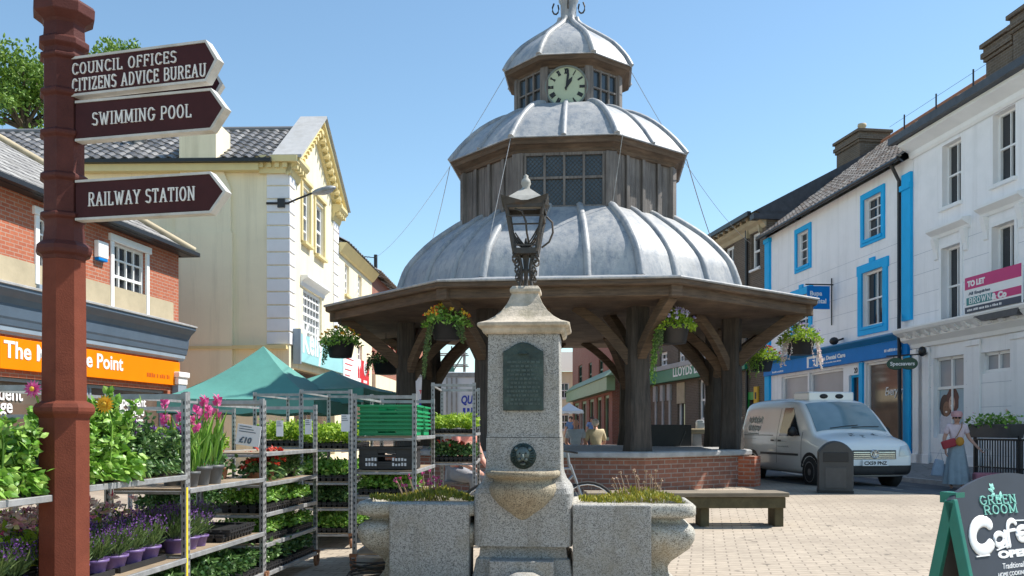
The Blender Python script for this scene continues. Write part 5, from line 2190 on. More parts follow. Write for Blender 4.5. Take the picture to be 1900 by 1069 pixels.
mb.tube([(-.38, 0, .20), (.62, 0, .24)], .018, 6)
mb.tube([(-.2, 0, .2), (-.2, 0, .14)], .01, 5)
mb.tube([(.2, 0, .22), (.2, 0, .14)], .01, 5)
mb.T = Matrix.Translation((ul, -max(.5, out), P_.z))
mb.ball((.22, max(.5, out) - .15, .30), .1, .1, .13, 10, 6)
mb.build('bracket', M['gutter'], hs)
# planter box on the railings and the railings themselves
rl = f.thing('iron_railings', 'low black iron railings in front of the white shopfront', 'railings')
u0, u1 = f.u(1810, 1.0), f.u(1990, 1.0)
zp = zg(10, 20) + .12 - f.z
mb = MB()
mb.box(u0, u1, -1.03, -.99, 1.02, 1.06)
mb.box(u0, u1, -1.03, -.99, .45, .48)
mb.build('rails', M['black'], rl)
mb = MB()
n = 34
for i in range(n + 1):
    u = u0 + (u1 - u0) * i / n
    mb.box(u - .009, u + .009, -1.02, -1.0, .15, 1.02)
for u in (u0, (u0 + u1) / 2, u1):
    mb.box(u - .025, u + .025, -1.035, -.985, .1, 1.12)
mb.build('bars', M['black'], rl)
pl_ = f.thing('planter_box', 'grey flower box with green plants standing on the iron railings', 'planter')
a0, zt0 = f.uz(1810, 770, 1.0)
a1 = f.u(1890, 1.0)
zt0 = 1.08 + .28
mb = MB()
mb.prism([(a0 + .05, 1.08), (a1 - .05, 1.08), (a1 + .03, zt0), (a0 - .03, zt0)], -1.16, -.86, axis='y')
mb.build('box', M['bin'], pl_, bevel=.01)
mb = MB()
fl = MB()
for i in range(420):
    p = Vector((rnd.uniform(a0, a1), rnd.uniform(-1.18, -.84), zt0 + rnd.uniform(-.06, .16) * (1 + .4 * math.sin(i))))
    mb.leaf(p, Vector((rnd.gauss(0, 1), rnd.gauss(0, 1), rnd.gauss(.5, .8))), .09, .05)
    if i % 12 == 0:
        for j in range(6):
            fl.leaf(p + Vector((0, -.04, .05)), Vector((rnd.gauss(0, 1), rnd.gauss(-.5, 1), rnd.gauss(.5, .8))), .045, .03)
mb.build('leaves', M['leaf'], pl_)
fl.build('flowers', M['petal_white'], pl_)

# ---- blue and white dental surgery
BY = 33.6
f = right_fac(BY)
T_ = f.thing('blue_white_building', 'white building with bright blue window surrounds and a blue shopfront', 'building')
BW = (Vector((fac_x(WY), WY, 0)) - f.o).dot(f.d) - .02
Z = lambda px, py: f.uz(px, py)[1]
zev = Z(1690, 292)
w1 = f.rect(1604, 372, 447, 1637)
w2 = f.rect(1480, 435, 498, 1502)
w3 = f.rect(1601, 508, 608, 1640)
du = w1[0] - w2[0]
w4 = (w2[0] - .25, w2[0] - .25 + (w3[1] - w3[0]), w3[2], w3[3])
zfb, zft = Z(1684, 658), Z(1684, 618)
zfb, zft = (zfb + Z(1437, 697)) / 2, (zft + Z(1437, 665)) / 2
sh = [(f.u(1450), f.u(1500) - .06, .75, zfb - .1), (f.u(1500) + .06, f.u(1566) - .05, .75, zfb - .1), (f.u(1575), f.u(1598), .1, zfb - .35), (f.u(1606), f.u(1676), .75, zfb - .06)]
box_building(f, T_, BW, zev, 9, M['wall_white'], [w1, w2, w3, w4] + sh, .16)
for op in (w1, w2):
    w_ = window(T_, op, 2, 4, .16, .05, .025, sill='sky_blue')
    surround(w_, op, .17, .05, 'sky_blue')
for op in (w3, w4):
    w_ = window(T_, op, 2, 2, .16, .06, .03, sill='sky_blue')
    surround(w_, op, .24, .05, 'sky_blue', head=True)
mb = MB()
mb.box(-.02, .42, -.09, 0, -.2, Z(1425, 440) - .25)
mb.box(-.06, .47, -.13, -.0, Z(1425, 440) - .248, Z(1425, 440) - .1)
mb.build('pilaster', M['sky_blue'], T_)
mb = MB()
mb.box(BW - .45, BW - .01, -.08, 0, zft + .3, Z(1690, 320))
mb.box(BW - .5, BW, -.12, -.0, Z(1690, 350), Z(1690, 340))
mb.build('pilaster', M['sky_blue'], T_)
mb = MB()
mb.tube([(BW - .62, -.28, zev - .05), (BW - .60, -.06, zev - .5), (BW - .60, -.06, zft + .55), (BW - .35, -.2, zft + .35), (BW - .30, -.2, .3)], .05, 7)
mb.build('drainpipe', M['gutter'], T_)
mb = MB()
mb.box(.02, BW - .05, -.14, 0, zfb, zft - .18)
fa = mb.build('fascia_board', M['deep_blue'], T_)
mb = MB()
moulding(mb, 0, BW - .02, [(.14, zft - .178), (.18, zft - .14), (.30, zft - .08), (.34, zft - .04), (.34, zft), (.0, zft + .06)])
mb.build('fascia_cornice', pm('mid_blue_paint', (.012, .2, .44), .45, .08), T_)
mb = MB()
hh = zft - .18 - zfb
ut = f.u(1526)
wt_ = f.u(1577) - ut
put_text(mb, 'Bupa Dental Care', ut, zfb + hh * .50, hh * .42, y=-.145, width=wt_, bold=.008)
dashes(mb, ut, zfb + hh * .24, wt_ * .85, hh * .10, -.141)
mb.build('lettering', M['text_white'], fa)
mb = MB()
dashes(mb, f.u(1440), zfb + .06, 1.0, .07, -.141)
mb.build('lettering', M['text_white'], fa)
mb = MB()
dashes(mb, f.u(1650), zfb + .14, .9, .08, -.141)
mb.build('lettering', M['text_white'], fa)
ub = f.u(1505)
mb = MB()
mb.box(ub, ub + .85, -.147, -.14, zfb + .05, zfb + hh * .98)
mb.build('logo_tile', M['text_white'], fa)
mb = MB()
mb.box(ub + .16, ub + .69, -.152, -.148, zfb + hh * .14, zfb + hh * .80)
mb.build('logo_square', M['deep_blue'], fa)
for i, op in enumerate(sh):
    a, b, c, d = op
    mb = MB()
    for x in (a, b - .07):
        mb.box(x, x + .07, .08, .16, c, d)
    mb.box(a + .07, b - .07, .08, .16, d - .07, d)
    mb.box(a + .07, b - .07, .08, .16, c, c + .08)
    nm = 'door' if i == 2 else 'shop_window'
    w_ = mb.build(nm, M['white'] if i in (0, 1, 3) else M['sky_blue'], T_)
    mb = MB()
    mb.quad((a, .13, c), (b, .13, c), (b, .135, d), (a, .135, d))
    mb.build('pane', M['blind'] if i < 2 else (M['curtain'] if i == 3 else M['glass']), w_)
    if i == 3:
        mb = MB()
        put_text(mb, 'Everyone', a + .9, c + (d - c) * .60, .34, y=.122, width=1.1, shear=.25)
        mb.build('window_lettering', M['text_white'], w_)
mb = MB()
mb.box(f.u(1604), BW - .05, -.03, 0, zg(9, 25) + .2, .74)
mb.build('stallriser', pm('pale_blue_panel', (.09, .24, .58), .5, .05), T_)
mb = MB()
mb.box(f.u(1681), BW - .04, -.09, -.031, 0, zfb - .02)
mb.build('shopfront_post', M['sky_blue'], T_)
mb = MB()
mb.box(f.u(1596) + .02, f.u(1604) - .02, -.06, 0, 0, zfb - .02)
mb.build('shopfront_post', M['sky_blue'], T_)
mb = MB()
put_text(mb, '20', f.u(1585), zfb - .30, .22, y=-.004, bold=.005)
mb.build('house_number', M['black'], T_)
mb = MB()
for i in range(6):
    z = zft + .45 + i * .5
    if z < w1[2] - .3:
        joint(mb, .5, BW - .7, z, [w1, w2, (w3[0] - .2, w3[1] + .2, w3[2], w3[3] + .3), (w4[0] - .2, w4[1] + .2, w4[2], w4[3] + .3)])
mb.build('render_joints', M['joint'], T_)
mb = MB()
ul = f.u(1565)
mb.ball((ul, -.3, zft + .12), .16, .14, .12, 8, 6)
mb.tube([(ul, -.3, zft + .1), (ul, 0, zft + .2)], .03, 5)
mb.build('floodlight', M['black'], T_)
mb = MB()
zrg2 = zev + 3.7
pantiles(mb, -.1, BW, -.32, zev, 4.6, zrg2, .27, 15, wob=.05)
ro = mb.build('roof', M['pantile_l'], T_)
mb = MB()
mb.quad((-.1, 9.4, zev), (-.1, 4.6, zrg2), (BW, 4.6, zrg2), (BW, 9.4, zev))
mb.build('rear_slope', M['slate_dark'], ro)
mb = MB()
mb.add([(0, 0, zev - .1), (0, 9, zev - .1), (0, 4.5, zrg2 - .06)], [(0, 2, 1)])
mb.add([(BW - .01, 0, zev - .1), (BW - .01, 9, zev - .1), (BW - .01, 4.5, zrg2 - .06)], [(0, 1, 2)])
build_each(mb, 'gable_end', M['wall_white'], T_)
mb = MB()
mb.tube([(-.1, 4.6, zrg2 + .02), (BW, 4.6, zrg2 + .02)], .13, 7)
mb.build('ridge', M['ridge'], ro)
mb = MB()
mb.tube([(-.1, -.36, zev - .04), (BW - .1, -.36, zev - .04)], .06, 6)
mb.build('gutter', M['gutter'], ro)
# hanging sign of the surgery
hs = f.thing('blue_hanging_sign', 'blue square sign hanging from a bracket on the blue and white building', 'hanging sign')
P_ = at(1527, 560, BY - 5.0)
ul, out = (P_ - f.o).dot(f.d), (P_ - f.o).dot(f.n)
ul = f.u(1546)
z1_ = CAMZ + (797 - 541) * 29.2 / F
z0_ = CAMZ + (797 - 582) * 29.2 / F
mb = MB()
mb.box(ul - .02, ul + .02, -.85, -.12, z0_, z1_)
hp = mb.build('board', M['deep_blue'], hs)
mb = MB()
mb.T = Matrix.Translation((ul - .022, -.12, 0)) @ Matrix.Rotation(R(-90), 4, 'Z')
mb.T = Matrix.Translation((ul + .021, -.84, 0)) @ Matrix.Rotation(R(90), 4, 'Z')
put_text(mb, 'Bupa', .08, z0_ + .42, .2, y=-.003, bold=.004)
put_text(mb, 'Dental', .08, z0_ + .18, .2, y=-.003, bold=.004)
mb.build('lettering', M['text_white'], hp)
mb = MB()
mb.tube([(ul, .0, z1_ + .05), (ul, -.9, z1_ + .05)], .022, 5)
mb.tube([(ul, -.05, z0_ - .5), (ul, -.05, z1_ + .25)], .022, 5)
mb.build('bracket', M['gutter'], hs)

# ---- brown brick bank beyond
ang = math.atan(.15)
f = Fac(fac_x(BY) - .15 * 16.2, BY + 16.2, R(-90) + ang)
T_ = f.thing('brown_brick_bank', 'brown brick bank with a green fascia and tall chimney, beyond the market cross', 'bank')
KW = (Vector((fac_x(BY), BY, 0)) - f.o).dot(f.d) - .05
Z = lambda px, py: f.uz(px, py)[1]
zev = Z(1400, 405)
w1 = f.rect(1394, 436, 502, 1410)
w2 = f.rect(1345, 462, 520, 1362)
w3 = f.rect(1312, 470, 520, 1326)
up = [w1, w2, w3]
lw = [f.rect(1224, 655, 682, 1238), f.rect(1258, 645, 675, 1270)]
zf0, zf1 = Z(1290, 702), Z(1290, 678)
dr = f.rect(1257, 738, 800, 1271)
dr = (dr[0], dr[1], .1, dr[3])
rw = f.rect(1296, 705, 780, 1310)
cs = (f.u(1391), f.u(1403), .15, Z(1395, 742))
box_building(f, T_, KW, zev, 10, M['brick_brown'], up + lw + [dr, rw, cs], .16)
for op in up[:1]:
    window(T_, op, 1, 2, .16, .1, .04)
for op in up[1:] + lw + [rw]:
    window(T_, op, 2, 2, .16, .12, .05)
mb = MB()
a, b, c, d = w1
pts = [(a - .2, d - .1)] + [((a + b) / 2 + (b - a + .4) / 2 * math.cos(R(180 - 18 * i)), d - .1 + (b - a + .4) / 2 * math.sin(R(180 - 18 * i))) for i in range(11)]
mb.sweep([(p[0], -.03, p[1]) for p in pts], .1, .22, up=(0, 1, 0))
mb.build('window_arch', M['tan'], T_)
mb = MB()
mb.quad((cs[0], .14, cs[2]), (cs[1], .14, cs[2]), (cs[1], .14, cs[3]), (cs[0], .14, cs[3]))
mb.build('cash_machine', M['glass'], T_)
mb = MB()
mb.box(f.u(1389), cs[0], -.06, 0, 0, cs[3] + .3)
mb.box(cs[0], cs[1], -.06, 0, cs[3], cs[3] + .3)
mb.box(cs[1], f.u(1404), -.06, 0, 0, cs[3] + .3)
mb.build('cash_machine_frame', pm('bright_green', (.02, .28, .05), .4, .1), T_)
d_ = window(T_, dr, 1, 1, .16, .14, .05, sill=None, sash=False, name='door')
mb = MB()
mb.box(f.u(1196) - 1.2, KW - 1.2, -.35, 0, zf0, zf1)
fa = mb.build('fascia_board', M['bank_green'], T_)
mb = MB()
mb.box(f.u(1196) - 1.25, KW - 1.15, -.42, .0, zf1 + .002, zf1 + .22)
mb.build('fascia_coping', M['coping_pale'], T_)
mb = MB()
ul = f.u(1262)
put_text(mb, 'LLOYDS BANK', ul, zf0 + .18, .62, y=-.356, width=(f.u(1307) - ul) * 1.5, bold=.012)
mb.build('lettering', M['text_white'], fa)
for px in (1218, 1231, 1244):
    mb = MB()
    u = f.u(px)
    mb.box(u - .12, u + .12, -.06, 0, .1, zf0 - .9)
    mb.box(u - .22, u + .22, -.12, 0, zf0 - .898, zf0 - .1)
    mb.build('pilaster', M['coping_pale'], T_)
mb = MB()
u = f.u(1264)
mb.box(u - .55, u + .55, -.04, 0, zf0 - 1.1, zf0 - .1)
mb.build('door_panel', M['tan'], T_)
mb = MB()
moulding(mb, -.1, KW, [(.02, zev - .55), (.06, zev - .5), (.1, zev - .4), (.25, zev - .3), (.3, zev - .22), (.3, zev - .16), (.0, zev - .12)])
mb.build('eaves_cornice', M['tan'], T_)
mb = MB()
for i in range(28):
    u = KW * i / 28
    mb.box(u, u + .18, -.32, 0, zev - .158, zev - .01)
build_each(mb, 'eaves_bracket', M['tan'], T_)
mb = MB()
mb.add([(-.3, -.5, zev), (KW + .05, -.5, zev), (KW + .05, 5, zev + 2.9), (-.3, 5, zev + 2.9)], [(0, 1, 2, 3)])
mb.add([(KW + .05, -.5, zev), (KW + .05, 5, zev + 2.9), (KW + .05, 10.5, zev)], [(0, 2, 1)])
mb.add([(-.3, 5, zev + 2.9), (KW + .05, 5, zev + 2.9), (KW + .05, 10.5, zev), (-.3, 10.5, zev)], [(0, 1, 2, 3)])
mb.add([(KW + .04, 0, zev - .2), (KW + .04, 10, zev - .2), (KW + .04, 10.4, zev + .0), (KW + .04, 5, zev + 2.86), (KW + .04, -.4, zev)], [(0, 1, 2, 3, 4)])
mb.box(KW - .25, KW + .12, -.55, 4.9, zev - .3, zev - .1)
ro = mb.build('roof', M['slate_dark'], T_)
mb = MB()
mb.tube([(KW - 1.6, -.1, zev - .2), (KW - 1.6, -.1, .2)], .06, 6)
mb.build('drainpipe', M['gutter'], T_)
mb = MB()
mb.box(-.1, KW - .3, -.62, -.48, zev - .10, zev + .07)
mb.build('gutter', M['gutter'], ro)
# tall shared chimney between bank and surgery
u0, zt_ = f.uz(1541, 262, -3.6)
u1, _ = f.uz(1617, 262, -3.6)
_, zb_ = f.uz(1541, 345, -3.6)
stack(ro, u0 + .1, u0 + 1.85, 3.8, 5.0, zb_ - 3.2, zt_ - .1, 'brick_brown', 1)
stack(ro, u0 + 3.4, u0 + 4.4, 6.2, 7.2, zb_ - 3.2, zt_ - .5, 'brick_red', 0)
cm = f.thing('cash_machine_sign', 'small yellow sign on the brown brick pier of the bank', 'sign')
u, z = f.uz(1406, 733)
mb = MB()
mb.box(f.u(1402), f.u(1409), -.08, -.01, z - .32, z + .32)
sg_ = mb.build('plate', M['petal_yellow'], cm)
mb = MB()
mb.box(f.u(1404.2), f.u(1407), -.086, -.081, z - .16, z + .1)
mb.build('symbol', M['black'], sg_)

# ---- red brick building with a pale green shopfront, far down the street
f = Fac(4.85, 72, R(-90) + math.atan(.04))
T_ = f.thing('far_red_building', 'far red brick building with a pale green shop fascia, beyond the seated pair', 'building')
FW = 21.0
Z = lambda px, py: f.uz(px, py)[1]
zfb = Z(1110, 733)
ops = [f.rect(1073, 680, 720, 1080), f.rect(1111, 668, 707, 1119), f.rect(1092, 675, 716, 1098)]
sh = [f.rect(1065 + 14 * i, 760 - 4 * i, 795, 1065 + 14 * i + 9) for i in range(5)]
sh = [(a, b, .6, zfb - .15) for a, b, c, d in sh]
box_building(f, T_, FW, 9.0, 9, M['brick_far'], ops + sh)
M['dgreen'] = pm('dark_green_paint', (.01, .06, .03), .45, .1)
for op in ops:
    window(T_, op, 2, 2, .14, .12, .05, mat='dgreen')
for op in sh:
    window(T_, op, 1, 1, .14, .18, .05, sash=False, sill=None, mat='pale_green', name='shop_window')
mb = MB()
mb.box(f.u(1062), f.u(1142), -.5, -.02, zfb, zfb + .75)
mb.prism([(-.6, zfb + .752), (0, zfb + .752), (0, zfb + 1.3)], f.u(1062), f.u(1150), axis='x')
mb.build('fascia_board', M['pale_green'], T_)
mb = MB()
mb.quad((-.2, -.4, 9), (FW + .2, -.4, 9), (FW + .2, 4.5, 11.5), (-.2, 4.5, 11.5))
mb.build('roof', M['slate_dark'], T_)
f = Fac(1.6, 74, R(-4))
T_ = f.thing('far_end_building', 'pale building closing the far end of the street behind the fountain', 'building')
ops = [(.8 + 1.5 * i, 1.6 + 1.5 * i, z, z + 1.3) for i in range(2) for z in (1.2, 3.8)]
box_building(f, T_, 3.4, 6.0, 8, M['cream'], ops)
for op in ops:
    window(T_, op, 2, 2, .14, .1, .05)
mb = MB()
mb.quad((-.2, -.4, 6), (3.6, -.4, 6), (3.6, 4.5, 8), (-.2, 4.5, 8))
mb.build('roof', M['pantile_l'], T_)

# ---- scaffolding with green netting far behind the left posts
f = Fac(at(812, 700, 48).x, 48, 0)
T_ = f.thing('scaffolding', 'far scaffold tower with teal netting, seen above the white lorry', 'scaffolding')
mb = MB()
for x in (0, .75, 1.4):
    for y in (0, 1.2):
        mb.tube([(x, y, 0), (x, y, 5.7 - (.9 if x == 0 else 0))], .045, 5)
for z in (1.5, 3, 4.0, 4.7, 5.3):
    for y in (0, 1.2):
        mb.tube([(-.2, y, z), (1.6, y, z)], .04, 5)
    mb.tube([(1.4, -.2, z), (1.4, 1.4, z)], .04, 5)
mb.tube([(0, 0, 3), (1.4, 0, 5.3)], .04, 5)
mb.build('tubes', M['galv'], T_)
mb = MB()
mb.add([(-.2, -.06, 2.5), (.9, -.06, 2.5), (.9, -.06, 4.5), (.55, -.06, 4.95), (-.2, -.06, 4.2)], [(0, 1, 2, 3, 4)])
mb.add([(-.2, .0, 2.5), (.9, .0, 2.5), (.9, .0, 4.5), (.55, .0, 4.95), (-.2, .0, 4.2)], [(4, 3, 2, 1, 0)])
mb.build('netting', M['canopy'], T_)


# ------------------------------------------------------------------ plants
def V(*a):
    return Vector(a)


def rdir(up=.5, spread=1.0):
    return Vector((rnd.gauss(0, spread), rnd.gauss(0, spread), rnd.gauss(up, .7)))


def pot(mb, r, h, m=0):
    mb.lathe([(r * .72, 0), (r * .95, h * .82), (r * 1.06, h * .83), (r * 1.08, h), (r * .98, h), (r * .92, h * .9), (0, h * .9)], 14, m=m)


PROTO = {}


def proto(name, build):
    PROTO[name] = build


def place(kind, loc, label, cat, group, rz=None, sc=1.0, tilt=0):
    """first use of a kind builds it; later uses copy the thing and its parts"""
    if kind in KIDS:
        o = copy_tree(KIDS[kind])
    elif len(PROTO[kind]) > 2:
        o = KIDS[kind] = PROTO[kind][1](None)
    else:
        o = bpy.data.objects.new(PROTO[kind][0], None)
        o.empty_display_size = .05
        COL.objects.link(o)
        PROTO[kind][1](o)
        KIDS[kind] = o
    o.location = loc
    o.rotation_euler = (0, tilt, rnd.uniform(0, 6.28) if rz is None else rz)
    sc *= rnd.uniform(.92, 1.1) if len(PROTO[kind]) < 3 and not kind.endswith('crate') else 1
    o.scale = (sc, sc, sc * (rnd.uniform(.85, 1.12) if len(PROTO[kind]) < 3 and not kind.endswith('crate') else 1))
    return tag(o, label, cat, group)


def b_bush(leaf, potm, r, h, ph, n, L, W, flower=None, nf=0, fl=.03):
    def f(o):
        mb = MB()
        pot(mb, r, ph)
        mb.build('pot', M[potm], o)
        st, lv, fw = MB(), MB(), MB()
        stems = []
        for i in range(20):
            a, q = rnd.uniform(0, 6.28), math.sqrt(rnd.random()) * r * 2.0
            hh = ph + h * rnd.uniform(.45, 1.0) * (1 - .35 * (q / (r * 2)) ** 2)
            top = V(q * math.cos(a), q * math.sin(a), hh)
            base = V(top.x * .25, top.y * .25, ph * .85)
            st.tube([base, base.lerp(top, .5) + V(0, 0, .02), top], .003, 4)
            stems.append((base, top))
        for i in range(n):
            b, t = rnd.choice(stems)
            p = b.lerp(t, rnd.uniform(.05, 1.02)) + V(rnd.gauss(0, .012), rnd.gauss(0, .012), 0)
            d = rdir(.15)
            lv.leaf(p, d, L * rnd.uniform(.6, 1.2), W * rnd.uniform(.7, 1.2))
        for i in range(n // 4):       # drooping lower leaves over the rim of the pot
            a = rnd.uniform(0, 6.28)
            q = r * rnd.uniform(.95, 1.9)
            p = V(q * math.cos(a), q * math.sin(a), ph * rnd.uniform(.35, 1.5))
            lv.leaf(p, V(math.cos(a), math.sin(a), rnd.gauss(-.5, .5)), L * rnd.uniform(.7, 1.2), W)
        for i in range(nf):
            b, t = rnd.choice(stems)
            c = b.lerp(t, rnd.uniform(.85, 1.08)) + rdir(.2).normalized() * .03
            for j in range(8):
                fw.leaf(c, rdir(.3), fl, fl * .6)
        st.build('stems', M['leaf_dark'], o)
        lv.build('leaves', M[leaf], o)
        if nf:
            fw.build('flowers', M[flower], o)
    return f


def b_lav(o):
    mb = MB()
    pot(mb, .080, .095)
    mb.build('pot', M['purple_pot'], o)
    lv, fw = MB(), MB()
    for i in range(260):
        a, q = rnd.uniform(0, 6.28), math.sqrt(rnd.random())
        b = V(.045 * q * math.cos(a), .045 * q * math.sin(a), .085)
        t = V(.13 * q * math.cos(a), .13 * q * math.sin(a), .085 + rnd.uniform(.10, .21) * (1 - .2 * q))
        s = rnd.uniform(0, .6)
        lv.leaf(b.lerp(t, s), (t - b) + V(rnd.gauss(0, .03), rnd.gauss(0, .03), 0), (t - b).length * .6, .009)
        if i % 5 == 0:
            t.z += .04
            lv.leaf(b, t - b, (t - b).length, .003)
            for j in range(4):
                fw.leaf(t + V(0, 0, -.011 * j), rdir(.4), .013, .010)
    lv.build('leaves', M['leaf_grey'], o)
    fw.build('flowers', M['petal_violet'], o)


def b_ginger(o):
    mb = MB()
    pot(mb, .068, .11)
    mb.build('pot', M['grey_pot'], o)
    lv, fw = MB(), MB()
    for i in range(16):
        a = rnd.uniform(0, 6.28)
        q = rnd.uniform(.01, .035)
        b = V(q * math.cos(a), q * math.sin(a), .10)
        d = V(.16 * math.cos(a) + rnd.gauss(0, .08), .16 * math.sin(a) + rnd.gauss(0, .08), 1)
        lv.leaf(b, d, rnd.uniform(.18, .36), rnd.uniform(.022, .036), bend=.35)
    for k in range(3):
        a = rnd.uniform(0, 6.28)
        t = V(.05 * math.cos(a), .05 * math.sin(a), rnd.uniform(.36, .50))
        lv.tube([V(0, 0, .1), t * .6, t], .004, 4)
        for j in range(10):
            c = t + V(0, 0, -.03 + .006 * j)
            aa = j * 2.4
            fw.leaf(c, V(math.cos(aa), math.sin(aa), .9), .042, .028)
    lv.build('leaves', M['leaf'], o)
    fw.build('flowers', M['petal_pink'], o)


def b_tray(leaf, n, L, W, hgt, cells=(10, 5), size=(.58, .38), flower=None, nf=0):
    def f(o):
        sx, sy = size
        mb = MB()
        h = .055
        mb.box(-sx / 2, sx / 2, -sy / 2, sy / 2, h * .55, h * .7)
        nx, ny = cells
        for i in range(nx):
            for j in range(ny):
                if 0 < i < nx - 1 and 0 < j < ny - 1:
                    continue
                x, y = -sx / 2 + sx * (i + .5) / nx, -sy / 2 + sy * (j + .5) / ny
                a, b = sx / nx * .42, sy / ny * .42
                mb.add([(x - a * .7, y - b * .7, 0), (x + a * .7, y - b * .7, 0), (x + a * .7, y + b * .7, 0), (x - a * .7, y + b * .7, 0),
                        (x - a, y - b, h), (x + a, y - b, h), (x + a, y + b, h), (x - a, y + b, h)],
                       [(0, 3, 2, 1), (4, 5, 6, 7), (0, 1, 5, 4), (1, 2, 6, 5), (2, 3, 7, 6), (3, 0, 4, 7)])
        ct_ = mb.build('cell_tray' if o else 'plastic_tray', M['dark_plastic'], o)
        if not o:
            return ct_
        if n:
            lv, fw = MB(), MB()
            tops = []
            for i in range(nx):
                for j in range(ny):
                    x, y = -sx / 2 + sx * (i + .5) / nx + rnd.gauss(0, .008), -sy / 2 + sy * (j + .5) / ny + rnd.gauss(0, .008)
                    hh = hgt * rnd.uniform(.65, 1.15)
                    for q in range(max(1, n // (nx * ny))):
                        p = V(x, y, h) + V(rnd.gauss(0, .015), rnd.gauss(0, .015), hh * rnd.uniform(.1, .95))
                        lv.leaf(p, rdir(.5), L * rnd.uniform(.6, 1.25), W * rnd.uniform(.7, 1.2))
                    tops.append(V(x, y, h + hh))
            lv.build('seedlings', M[leaf], o)
            if nf:
                for i in range(nf):
                    c = rnd.choice(tops) + V(rnd.gauss(0, .015), rnd.gauss(0, .015), .01)
                    for j in range(6):
                        fw.leaf(c, rdir(.5), .03, .02)
                fw.build('flowers', M[flower], o)
    return f


proto('bush', ('potted_plant', b_bush('leaf', 'dark_plastic', .085, .36, .09, 1250, .052, .030)))
proto('dark', ('potted_plant', b_bush('leaf_dark', 'dark_plastic', .085, .36, .09, 1150, .048, .021, 'petal_violet', 16, .024)))
proto('dahlia', ('dahlia_plant', b_bush('leaf', 'dark_plastic', .085, .38, .09, 1100, .056, .032)))
proto('begonia', ('begonia_plant', b_bush('leaf_dark', 'terracotta', .055, .13, .09, 120, .045, .035, 'petal_red', 22, .028)))
proto('petunia', ('flowering_plant', b_bush('leaf_lime', 'dark_plastic', .07, .24, .08, 260, .05, .028, 'petal_mixpink', 34, .034)))
proto('foliage', ('potted_plant', b_bush('leaf_dark', 'dark_plastic', .07, .17, .09, 170, .055, .03)))
proto('lavender', ('lavender_plant', b_lav))
proto('ginger', ('pink_flower_plant', b_ginger))
proto('lettuce', ('seedling_tray', b_tray('leaf', 1000, .05, .027, .14)))
proto('lime', ('herb_tray', b_tray('leaf_lime', 900, .055, .03, .20)))
proto('deep', ('seedling_tray', b_tray('leaf_dark', 1000, .052, .027, .165)))
proto('annual', ('flower_tray', b_tray('leaf_dark', 700, .05, .03, .17, flower='petal_red', nf=12)))
proto('empty', ('plastic_tray', b_tray('leaf', 0, 0, 0, 0), 1))


def b_carry(n, w_=.105):
    def f(o):
        mb = MB()
        L = n * .14
        mb.box(-L / 2, L / 2, -.075, .075, 0, .012)
        for y in (-.075, .067):
            mb.box(-L / 2, L / 2, y, y + .008, .012, .035)
        for i in range(n + 1):
            x = -L / 2 + L * i / n
            mb.box(x - .006, x + .006, -.067, .067, .012, .03)
        return mb.build('carry_tray', M['dark_plastic'])
    return f


# ------------------------------------------------------------------ plant trolleys
def trolley(x, y, rz, H, shelves, label, L=1.34, W=.56, yellow=False, z=None):
    zb_ = zg(x, y) if z is None else z
    tilt = 0
    t = thing('plant_trolley', label, 'trolley', (x, y, zb_), rz, 'galvanised plant trolleys of the market stall')
    for i, (px, py) in enumerate(((0, 0), (L, 0), (0, W), (L, W))):
        mb = MB()
        s = .018
        sx = 1 if px == 0 else -1
        sy = 1 if py == 0 else -1
        mb.box(px - s, px + s, py - .004, py + .004, .16, H)
        mb.box(px - .004, px + .004, py - .004 + sy * .0045, py + sy * .034, .16, H) if sy > 0 else mb.box(px - .004, px + .004, py - .034, py - .0045, .16, H)
        k = int((H - .2) / .05)
        for j in range(k):
            zz = .2 + j * .05
            mb.box(px - .006, px + .006, py - .0052, py + .0052, zz, zz + .022, 1)
            mb.box(px - .0052, px + .0052, py + sy * .014 - .005, py + sy * .014 + .005, zz, zz + .022, 1)
        p_ = mb.build('upright', [M['galv'], M['black']], t)
        if yellow and px == L and py == 0:
            mb = MB()
            mb.box(px - .012, px + .012, py - .0068, py - .0055, .2, .95)
            mb.build('yellow_strip', pm('yellow_tape', (.75, .55, .03), .6, .15, 12), p_)
        mb = MB()
        mb.lathe([(.05, -.012), (.058, -.008), (.058, .012), (.05, .016)], 12)
        mb.v = [(v[0] * 1 + px, v[2] + py - .002, v[1] * 1 + .058) for v in mb.v]
        mb.box(px - .02, px + .02, py - .025, py - .02, .05, .14)
        mb.box(px - .02, px + .02, py + .02, py + .025, .05, .14)
        mb.box(px - .025, px + .025, py - .03, py + .03, .13, .16)
        mb.build('castor', M['terracotta'], t)
    for zz in shelves:
        mb = MB()
        mb.box(.02, L - .02, .012, W - .012, zz - .014, zz)
        sh_ = mb.build('shelf', M['ply'], t)
        mb = MB()
        for yy in (.0, W):
            mb.box(.012, L - .012, yy - .012, yy + .011, zz - .030, zz + .004)
        for xx in (0.02, L - .02):
            mb.box(xx - .008, xx + .008, .012, W - .012, zz - .038, zz - .016)
        mb.build('shelf_edge', M['galv'], sh_, bevel=.003, seg=1)
    mb = MB()
    for px in (0, L):
        mb.bar((px, 0, H - .03), (px, W, H - .03), .02, .03)
    mb.bar((0, W, H - .03), (L, W, H - .03), .02, .02)
    mb.build('top_rail', M['galv'], t)

    def loc(u, v, k):
        c, s = math.cos(rz), math.sin(rz)
        return V(x + c * u - s * v, y + s * u + c * v, zb_ + k + .002)
    return t, loc


